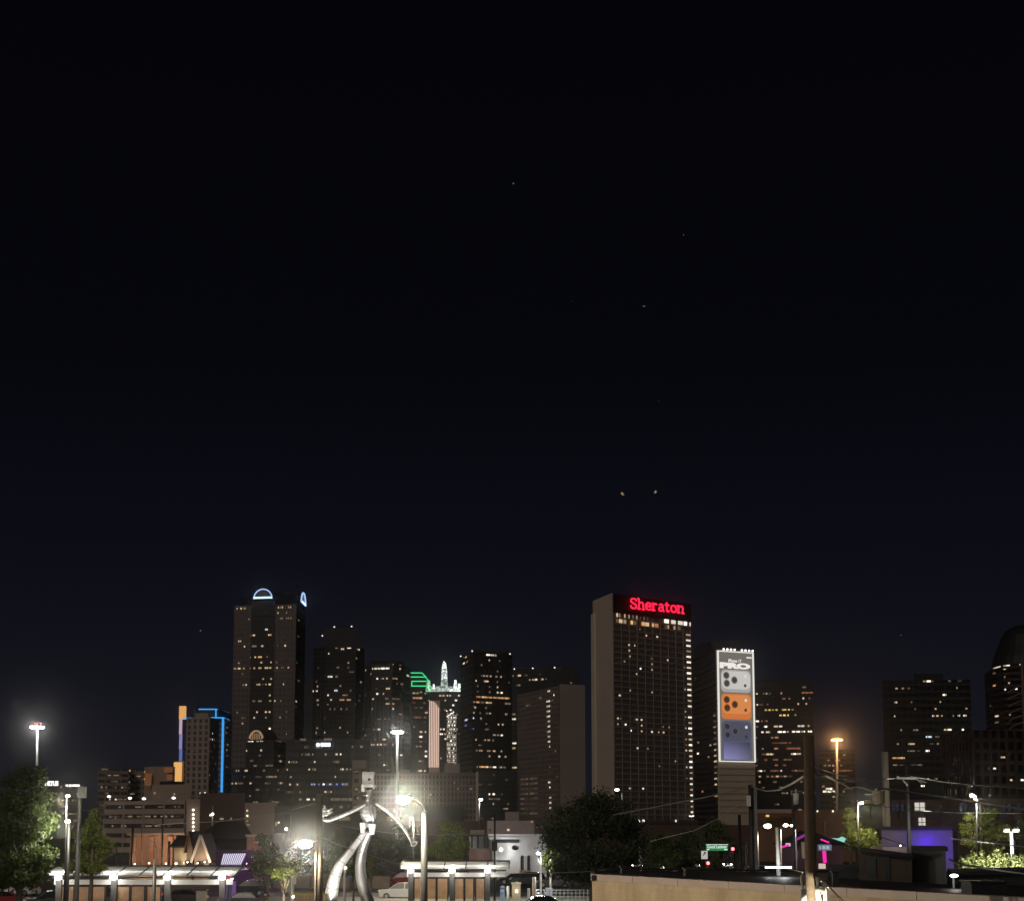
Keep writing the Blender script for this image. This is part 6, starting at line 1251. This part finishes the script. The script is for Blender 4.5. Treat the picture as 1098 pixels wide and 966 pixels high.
# ------------------------------------------------------------------ signals and signs at the crossing
sm = thing('signal_mast', 'dark mast arm carrying the street name sign and signals', 'signal mast', tuple(G(800, 150))); p0 = G(800, 150)
b = MB(); b.cyl((p0.x, 150), .14, 0, P(800, 902, 150).z, .1, 10); obj('mast', b, DSTEEL, sm); b = MB(); b.tube([P(800, 904, 150), P(751, 903.4, 150)], [.1, .06], 8); obj('arm', b, DSTEEL, sm)
def signal(label, px, py):
    p = P(px, py, 149.7); t = thing('traffic_signal', label, 'traffic signal', (p.x, p.y, p.z - 1.0), 'red traffic signals'); b = MB(); b.box(p.x - .24, p.x + .24, 149.75, 150.0, p.z - .95, p.z + .3); obj('housing', b, BLK, t)
    for i, m_ in enumerate((em('signal_red', (1, .13, .16), 6), mat('lens_amber', (.10, .06, .01), .3), mat('lens_green', (.01, .08, .05), .3))):
        b = MB(); b.ball((p.x, 149.74, p.z - i * .36), .16, 12, 6, (1, .4, 1)); ln = obj('lens', b, m_, t)
        b = MB(); b.lathe((p.x, 149.6, p.z - i * .36), [(.19, 0), (.19, .02)], 8); b.box(p.x - .2, p.x + .2, 149.5, 149.75, p.z - i * .36 + .17, p.z - i * .36 + .2); obj('visor', b, BLK, ln)
    lamp(t, (p.x, 149.3, p.z), 22, (1, .08, .08), .08); return t
signal('red traffic signal hanging below the one way arrow sign', 759.3, 925); signal('red traffic signal right of the green street name sign', 785.8, 909.8)
t = thing('street_sign', 'green street name sign with white lettering on the mast arm', 'street sign', (P(769, 908, 149.8).x, 149.8, P(769, 911.7, 149.8).z)); p, q = P(757.2, 911.7, 149.8), P(780.4, 905.2, 149.8)
b = MB(); b.box(p.x, q.x, 149.74, 149.8, p.z, q.z); obj('plate', b, em('sign_green', (.035, .30, .12), .75), t)
b = MB(); write(b, 'Good Latimer', (p.x + .1, 149.74, p.z + (q.z - p.z) * .40), (1, 0, 0), (q.x - p.x) * .91, (q.z - p.z) * .52, .004, .012, .02); obj('lettering', b, em('sign_letter', (.85, 1, .9), .95), t)
b = MB(); h_ = q.z - p.z
for x0, x1 in ((.03, .13), (.82, .97)): b.box(p.x + (q.x - p.x) * x0, p.x + (q.x - p.x) * x1, 149.72, 149.738, p.z + h_ * .12, p.z + h_ * .28)
b.box(p.x - .02, q.x + .02, 149.72, 149.735, q.z - .02, q.z + .03); obj('block_marks', b, MATS['sign_letter'], t)
t = thing('arrow_sign', 'white sign with a black slanted arrow left of the street name sign', 'road sign', (P(755.4, 916, 149.8).x, 149.8, P(755.4, 920.6, 149.8).z)); p, q = P(752, 920.6, 149.8), P(758.6, 911.8, 149.8)
b = MB(); b.box(p.x, q.x, 149.74, 149.8, p.z, q.z); obj('plate', b, em('sign_plate_white', (.78, .76, .74), .6), t)
b = MB(); w_, h_ = q.x - p.x, q.z - p.z
for a0, a1 in (((.32, .42), (.45, .62)), ((.45, .62), (.66, .80)), ((.40, .78), (.68, .82)), ((.68, .82), (.66, .58))): b.bar((p.x + w_ * a0[0], 149.73, p.z + h_ * a0[1]), (p.x + w_ * a1[0], 149.73, p.z + h_ * a1[1]), .03, .09)
obj('arrow', b, BLK, t)

# ------------------------------------------------------------------ restaurant with magenta trim
t = tower('restaurant', 'dark restaurant with magenta neon trimmed gables behind the wooden pole', 'restaurant', [(834, 160), (903, 156)], 905, mat('plum_wall', (.05, .03, .04), .8), None, depth=10)
A, B = t.faces[0]; z = t.z1; ap = P(868, 890.5, 163)
b = MB(); C2, D2 = away(B, 10), away(A, 10); v = [(A.x - .6, A.y - .6, z), (B.x + .6, B.y - .6, z), (C2.x + .6, C2.y, z), (D2.x - .6, D2.y, z), (ap.x - .6, 165, ap.z), (ap.x + .6, 165, ap.z)]
b.add(v, [(0, 1, 5, 4), (1, 2, 5), (2, 3, 4, 5), (3, 0, 4), (3, 2, 1, 0)]); obj('roof', b, TILE, t.root)
MAG = em('magenta_neon', (1, .03, .42), 1.0); PUR = em('purple_neon', (.55, .06, .58), .45)
for pts, r_, m_ in (([(836.5, 908.5), (846, 905.5)], .10, MAG), ([(853.5, 900), (863, 894.8)], .13, PUR), ([(880, 899.5), (889, 903)], .08, MAG), ([(854.2, 911.5), (854, 920.5)], .10, PUR), ([(883.6, 911.8), (884.6, 924.5)], .19, MAG)):
    b = MB(); b.tube([P(x, y, 154.5) for x, y in pts], r_, 8); obj('neon_tube', b, m_, t.root)
b = MB(); p, q = P(877.5, 911.5, 154.6), P(891.5, 905, 154.6); b.box(p.x, q.x, 154.5, 154.8, p.z, q.z); sg = obj('sign_board', b, em('sign_slate', (.20, .27, .33), .5), t.root)
b = MB()
for x0, x1 in ((879, 880.2), (882, 885), (886, 889.4)): p, q = P(x0, 910.2, 154.4), P(x1, 906.3, 154.4); b.box(p.x, q.x, 154.42, 154.5, p.z, q.z)
obj('sign_marks', b, em('sign_pale', (.6, .75, .85), .55), sg)
b = MB(); p, q = P(842.5, 907, 154.6), P(847.5, 903.5, 154.6); b.box(p.x, q.x, 154.5, 154.7, p.z, q.z); obj('sign_board', b, em('sign_pink', (.8, .7, .8), .7), t.root)
b = MB(); p, q = P(878, 931, 154.5), P(885, 925.5, 154.5); b.box(p.x, q.x, 154.4, 154.6, p.z, q.z); obj('lit_window', b, em('rest_window', (1, .82, .66), .6), t.root)
lamp(t.root, P(884, 918, 152), 40, (1, .1, .55), .1); lamp(t.root, P(846, 912, 152), 40, (.8, .15, .7), .1); lamp(t.root, P(896, 927, 152), 50, (1, .4, .5), .1)
t = thing('blank_sign', 'blank beige sign board half hidden by the wooden pole', 'sign board', tuple(G(864, 100))); p, q = P(859.2, 920, 100), P(868.6, 902.4, 100)
b = MB(); b.hexa([(p.x + .05, 99.9, p.z), (q.x, 99.9, p.z), (q.x, 100, p.z), (p.x + .05, 100, p.z)], [(p.x, 99.9, q.z), (q.x - .08, 99.9, q.z), (q.x - .08, 100, q.z), (p.x, 100, q.z)]); obj('board', b, mat('beige_board', (.42, .35, .29), .7), t); b = MB(); c = G(864, 100.1); b.cyl((c.x, 100.12), .07, 0, q.z - .2, k=8); obj('post', b, DSTEEL, t); lamp(t, P(858, 915, 98), 26, (1, .85, .7))
t = thing('teal_awning', 'small fabric shade glowing teal beside the yellow lit tree', 'awning', tuple(G(901, 170))); b = MB()
pts = [(893, 899), (899.5, 899.5), (904, 897.5), (907, 899), (905, 903), (901, 905), (897, 904), (895, 900.5)]; f = [P(x, y, 170) for x, y in pts]; k = [v + Vector((0, .5, .1)) for v in f]; n = len(f); b.add(f + k, [tuple(range(n)), tuple(range(2 * n - 1, n - 1, -1))] + [((i + 1) % n, i, n + i, n + (i + 1) % n) for i in range(n)]); obj('fabric', b, em('teal_glow', (.35, .9, .80), .75), t); b = MB(); c = G(901, 170.3); b.cyl((c.x, 170.3), .06, 0, P(901, 903, 170).z, k=8); obj('post', b, DSTEEL, t); lamp(t, P(901, 903, 169), 90, (.5, 1, .9), .2)
# purple lit wall
t = tower('purple_lit_building', 'low plastered building with its wall lit vivid purple', 'building', [(945, 152), (1021, 148)], 887.5, mat('lavender_plaster', (.22, .21, .26), .85, var=.25, scale=.8, bump=.1), None, depth=9)
A, B = t.faces[0]; b = MB(); b.bar((A.x, A.y - .1, t.z1), (B.x, B.y - .1, t.z1), .5, .3); obj('coping', b, FR_D, t.root)
lamp(t.root, P(989, 904, 148.7), 100, (.10, .0, 1), .1); lamp(t.root, P(1004, 903, 147), 50, (.12, .0, 1), .15); lamp(t.root, P(960, 899, 144.5), 70, (.78, .74, 1), .2); lamp(t.root, P(1012, 917, 146.6), 45, (.3, .1, 1), .1)
b = MB(); p, q = P(945, 912.5, 147), P(976, 907.6, 147); b.box(p.x, q.x, 146.4, 151, 0, q.z); obj('ledge', b, BRN, t.root); b = MB(); b.ball(P(965.5, 906.3, 146), M(.9, 146), 8, 5); obj('bulb', b, em('sconce', (1, .85, .62), 7), t.root)

# ------------------------------------------------------------------ tan walled building in the foreground with its black flat roof
TAN = brick('tan_brick', (.44, .35, .245), (.42, .335, .235), (.40, .32, .225), 1., .4, .12)
fb = thing('flat_roof_building', 'tan walled building with a black flat roof in the right foreground', 'building', (9, 60, 0))
A, B = G(634.5, 60), G(1135, 39.2); D2, C2 = away(A, 20), away(B, 36)
b = MB(); b.prism([(q.x, q.y) for q in (A, B, C2, D2)], 0, 5.34); obj('wall', b, TAN, fb)
e = (B - A).normalized(); n_ = Vector((e.y, -e.x, 0)); back = -n_ * .3
b = MB(); q = [A, B, B + back, A + back]; b.hexa([(p.x, p.y, 5.342) for p in q], [(p.x, p.y, 5.56) for p in q]); obj('parapet', b, TAN, fb)
COP = mat('mauve_coping', (.37, .31, .29), .7, var=.2, scale=1.2)
b = MB(); L = (B - A).length; k = 0; u = 0
while u < L:
    v_ = min(L, u + 3.05); q = [A + e * (u + .012) + n_ * .06, A + e * (v_ - .012) + n_ * .06, A + e * (v_ - .012) + back * 1.2, A + e * (u + .012) + back * 1.2]; b.hexa([(p.x, p.y, 5.56) for p in q], [(p.x, p.y, 5.80) for p in q]); u = v_
obj('coping', b, COP, fb)
b = MB(); i_ = lambda p, s_: p + (Vector((sum(v.x for v in (A, B, C2, D2)) / 4, sum(v.y for v in (A, B, C2, D2)) / 4, 0)) - p) * s_
b.prism([(q.x, q.y) for q in (i_(A, .03), i_(B, .03), i_(C2, .02), i_(D2, .02))], 5.342, 5.352); obj('roof_membrane', b, mat('black_membrane', (.014, .014, .015), .6, var=.4, scale=.6, bump=.2), fb)
b = MB(); b.bar((D2.x, D2.y - .1, 5.45), (C2.x, C2.y - .1, 5.34), .2, .1); b.bar((D2.x, D2.y - .1, 5.36), (A.x + .1, A.y + .3, 5.36), .2, .16); obj('roof_edge', b, ROOF, fb)
b = MB(); 
for px, py in ((636, 940.8),): p = P(px, py, 59.7); b.obox((p.x, p.y - .1, p.z), (.14, .2, .22))
obj('wall_fixture', b, BLK, fb)
b = MB(); p0, p1 = A + e * 4.2 + n_ * .05, A + e * 15 + n_ * .05; b.bar(Vector((p0.x, p0.y, 4.72)), Vector((p1.x, p1.y, 4.50)), .06, .09); obj('wall_cable', b, DSTEEL, fb)
for lb, px, Y, w_, h_ in (('small dark roof vent box left of the white post', 742, 70, .7, .35), ('black roof vent box near the left end of the flat roof', 676, 74, .9, .3), ('dark vent pipe on the flat roof beside the wooden pole', 895, 60, .25, .5), ('low dark air unit on the flat roof at the right', 1058, 52, 1.2, .4)):
    p = G(px, Y); t = thing('roof_vent', lb, 'roof vent', (p.x, Y, 5.353), 'vents on the flat roof'); b = MB(); b.box(p.x - w_ / 2, p.x + w_ / 2, Y, Y + w_, 5.353, 5.353 + h_); obj('case', b, DSTEEL if w_ < .5 else BLK, t); b = MB(); b.box(p.x - w_ / 2 - .06, p.x + w_ / 2 + .06, Y - .06, Y + w_ + .06, 5.353 + h_, 5.353 + h_ + .06); obj('cap', b, BLK, t)
def shed(label, x0, x1, Y, ytl, ytr, m_, name='roof_shed', dp=5):
    a, c = G(x0, Y), G(x1, Y - 3); t = thing(name, label, 'roof shed', ((a.x + c.x) / 2, Y, 5.353)); z0 = 5.353; za, zc = P(x0, ytl + 4.2, Y).z, P(x1, ytr + 4.2, Y - 3).z; a2, c2 = away(a, dp), away(c, dp)
    b = MB(); b.hexa([(a.x, a.y, z0), (c.x, c.y, z0), (c2.x, c2.y, z0), (a2.x, a2.y, z0)], [(a.x, a.y, za), (c.x, c.y, zc), (c2.x, c2.y, zc), (a2.x, a2.y, za)]); obj('wall', b, m_, t)
    b = MB(); r_ = lambda p, z: (p.x, p.y, z); o_ = Vector((0, -.35, 0)); b.hexa([r_(a + o_, za + .003), r_(c + o_, zc + .003), r_(c2, zc + .003), r_(a2, za + .003)], [r_(a + o_, za + .16), r_(c + o_, zc + .16), r_(c2, zc + .16), r_(a2, za + .16)]); obj('roof', b, ROOF, t); return t, a, c, z0
DW = mat('dark_shed_wall', (.085, .065, .052), .85, var=.35, scale=1.2)
t, a, c, z0 = shed('dark rooftop shed with a sloping roof under the yellow lit trees', 920, 976, 66, 909, 917, DW)
for f0, f1, h_ in ((.18, .34, .85), (.5, .6, 1.0)): b = MB(); q0, q1 = a.lerp(c, f0), a.lerp(c, f1); b.bar((q0.x, q0.y - .04, z0 + .55), (q1.x, q1.y - .04, z0 + .55), .06, h_); obj('door', b, BLK, t)
shed('black rooftop block below the purple lit wall', 976.5, 1013, 64, 907.5, 908, BLK, dp=4)
shed('low black rooftop parapet block at the right edge', 1014, 1130, 62, 934, 931.5, BLK, dp=4)
shed('black rooftop unit between the wooden pole and the sloping shed', 887, 919, 70, 927.5, 927, ROOF, dp=2)
t = thing('roof_lamp', 'small bright white lamp on the black roof under the spiky tree', 'lamp', (P(1023, 938, 60).x, 57, 5.353)); p = P(1023, 938.5, 57); b = MB(); b.ball(p, .11, 10, 6, (1.5, 1, .6)); obj('bulb', b, em('roof_bulb', (1, .95, .86), 5), t); b = MB(); b.cyl((p.x, 57.1), .04, 5.353, max(5.4, p.z), k=6); obj('stem', b, STEEL, t); lamp(t, (p.x, 56.8, p.z + .1), 14, (1, .97, .9), .05)
# white post standing on the roof edge with a bar light at its foot
t = thing('lit_post', 'white post glowing above a bright bar light on the flat roof edge', 'post', (G(834, 71).x, 71, 5.353)); p0, p1 = P(833.2, 887, 71), P(834.6, 927.5, 71)
b = MB(); b.tube([Vector((p1.x, 71, 5.36)), p1, p0], [.11, .10, .075], 12); obj('post', b, WHT, t, True)
b = MB(); p, q = P(820.5, 930.4, 70.4), P(848, 929.2, 70.4); b.box(p.x, q.x, 70.2, 70.4, p.z, q.z + .03); obj('bar_light', b, em('bar_white', (.96, 1, 1), 5), t)
lamp(t, (p1.x, 69.6, 5.95), 34, (.96, 1, 1), .1); lamp(t, (P(826, 930, 69.8).x, 69.8, 5.75), 6, (.96, 1, 1), .05)
# cables and conduits round the foot of the big wooden pole
WCB = mat('white_cable', (.36, .35, .30), .6, var=.1)
for nm, pts, r_ in (('conduit', [(860.5, 936), (859, 941), (859.6, 948), (861.5, 954), (861, 975)], .03), ('conduit', [(877.5, 940), (877, 950), (879, 962), (881, 976)], .035), ('conduit', [(884.8, 946), (884.6, 960), (885, 976)], .055), ('conduit', [(875.5, 940), (876.8, 946), (875, 952), (876.5, 968)], .025), ('conduit', [(881, 944), (882.6, 951), (881, 958)], .02)):
    b = MB(); b.tube([P(x, y, 41.6) for x, y in pts], r_, 8); obj(nm, b, WCB, PW, True)
b = MB(); p, q = P(858.8, 968, 41.5), P(864, 953, 41.5); b.box(p.x, q.x, 41.4, 41.62, p.z, q.z); obj('cable_box', b, WCB, PW)
b = MB(); b.bar(P(874, 953.6, 41.5), P(884, 953.6, 41.5), .07, .09); b.bar(P(883, 951.5, 41.5), P(883.4, 955, 41.5), .06, .06); obj('cable_bracket', b, WCB, PW)
wire('white guy wire running down right from the lit foot of the wooden pole', [(880.5, 943.5, 42), (890, 952, 41.6), (906, 968, 41)], .032, WCB)
wire('thin white cable from the roof bar light to the wooden pole', [(840, 930.6, 62), (852, 932.6, 52), (861, 935, 42.2)], .015, WCB)
lp = thing('wall_floodlight', 'small floodlight aimed at the lit foot of the thick wooden pole', 'floodlight', (8.2, 39.6, 3.4))
b = MB(); b.obox((8.2, 39.45, 3.5), (.3, .25, .25)); b.bar((8.2, 39.5, 3.5), (8.3, 41.9, 3.3), .05, .05); obj('housing', b, DSTEEL, lp)
lamp(lp, (8.2, 39.6, 3.75), 5200, (1, .93, .70), .05, 'SPOT', aim=(8.35, 41.9, 5.2), angle=35, blend=.1)
sl = thing('street_lamp', 'low warm yard lamp on a short pole in front of the left tree and canopy', 'street lamp', (-14, 46, 0), 'street lamps')
b = MB(); b.cyl((-14, 46), .08, 0, 4.3, .06, 10); obj('pole', b, STN_, sl); b = MB(); b.ball((-14, 46, 4.4), .16, 10, 6); obj('bulb', b, BULB_Y, sl, True)
lamp(sl, (-13.6, 46, 4.6), 11000, (1, .83, .58), .15, 'SPOT', aim=(6, 53, 5.5), angle=70, blend=.3); lamp(sl, (-14.2, 46.3, 4.6), 3000, (1, .88, .66), .15, 'SPOT', aim=(-27, 88, 6.5), angle=46, blend=.5)  # unseen lamp, added to brighten the tan wall and the left tree

# ------------------------------------------------------------------ faint stars
for i, (lb, x, y, r_, c_) in enumerate((('faint grey star highest above the middle of the skyline', 550.5, 197, .9, 'g'), ('tiny star right of and below the highest one', 733, 252, .6, 'g'), ('short grey streak like star above the red lettered hotel', 690.5, 328.5, 1.0, 'g'), ('barely visible star between the streak and the warm pair', 706.5, 430, .7, 'f'), ('warm star, left of the close pair above the hotel', 667, 529, 1.3, 'o'), ('warm star, right of the close pair above the hotel', 703, 527, 1.2, 'o'), ('tiny warm star low on the right above the black block', 966, 681, .8, 'g'), ('tiny star left of the tallest arched tower', 215, 676, .9, 'g'), ('very faint star above the middle towers', 613.5, 323, .6, 'f'))):
    b = MB(); p = P(x, y, 6000); w_ = M(r_, 6000)
    b.ball(p, w_, 10, 6, (1.5, 1, .6) if i == 2 else (1, 1, 1))
    if c_ == 'o': b.ball(p + Vector((w_ * (.9 if i == 4 else -.5), 0, -w_ * 1.1)), w_ * .75, 8, 5, (1.4, 1, .6))
    tag(obj('star', b, em('star_' + c_, {'g': (.9, .95, 1), 'f': (.7, .8, 1), 'o': (1, .72, .42)}[c_], {'g': .10, 'f': .022, 'o': .30}[c_])), lb, 'star', 'faint stars')
HAZE_D = 0.0001
# ------------------------------------------------------------------ thin haze, added to spread lens-like halos round the lamps
b = MB(); b.box(-900, 1100, -60, 1750, -1.0, 300)
hz = tag(obj('haze', b, bpy.data.materials.new('haze')), kind='stuff')
hm = hz.data.materials[0]; hm.use_nodes = True; n = hm.node_tree; n.nodes.clear()
pv = n.nodes.new('ShaderNodeVolumePrincipled'); o = n.nodes.new('ShaderNodeOutputMaterial')
pv.inputs['Color'].default_value = (.92, .93, .95, 1); pv.inputs['Density'].default_value = HAZE_D; pv.inputs['Anisotropy'].default_value = .985
n.links.new(pv.outputs[0], o.inputs['Volume'])
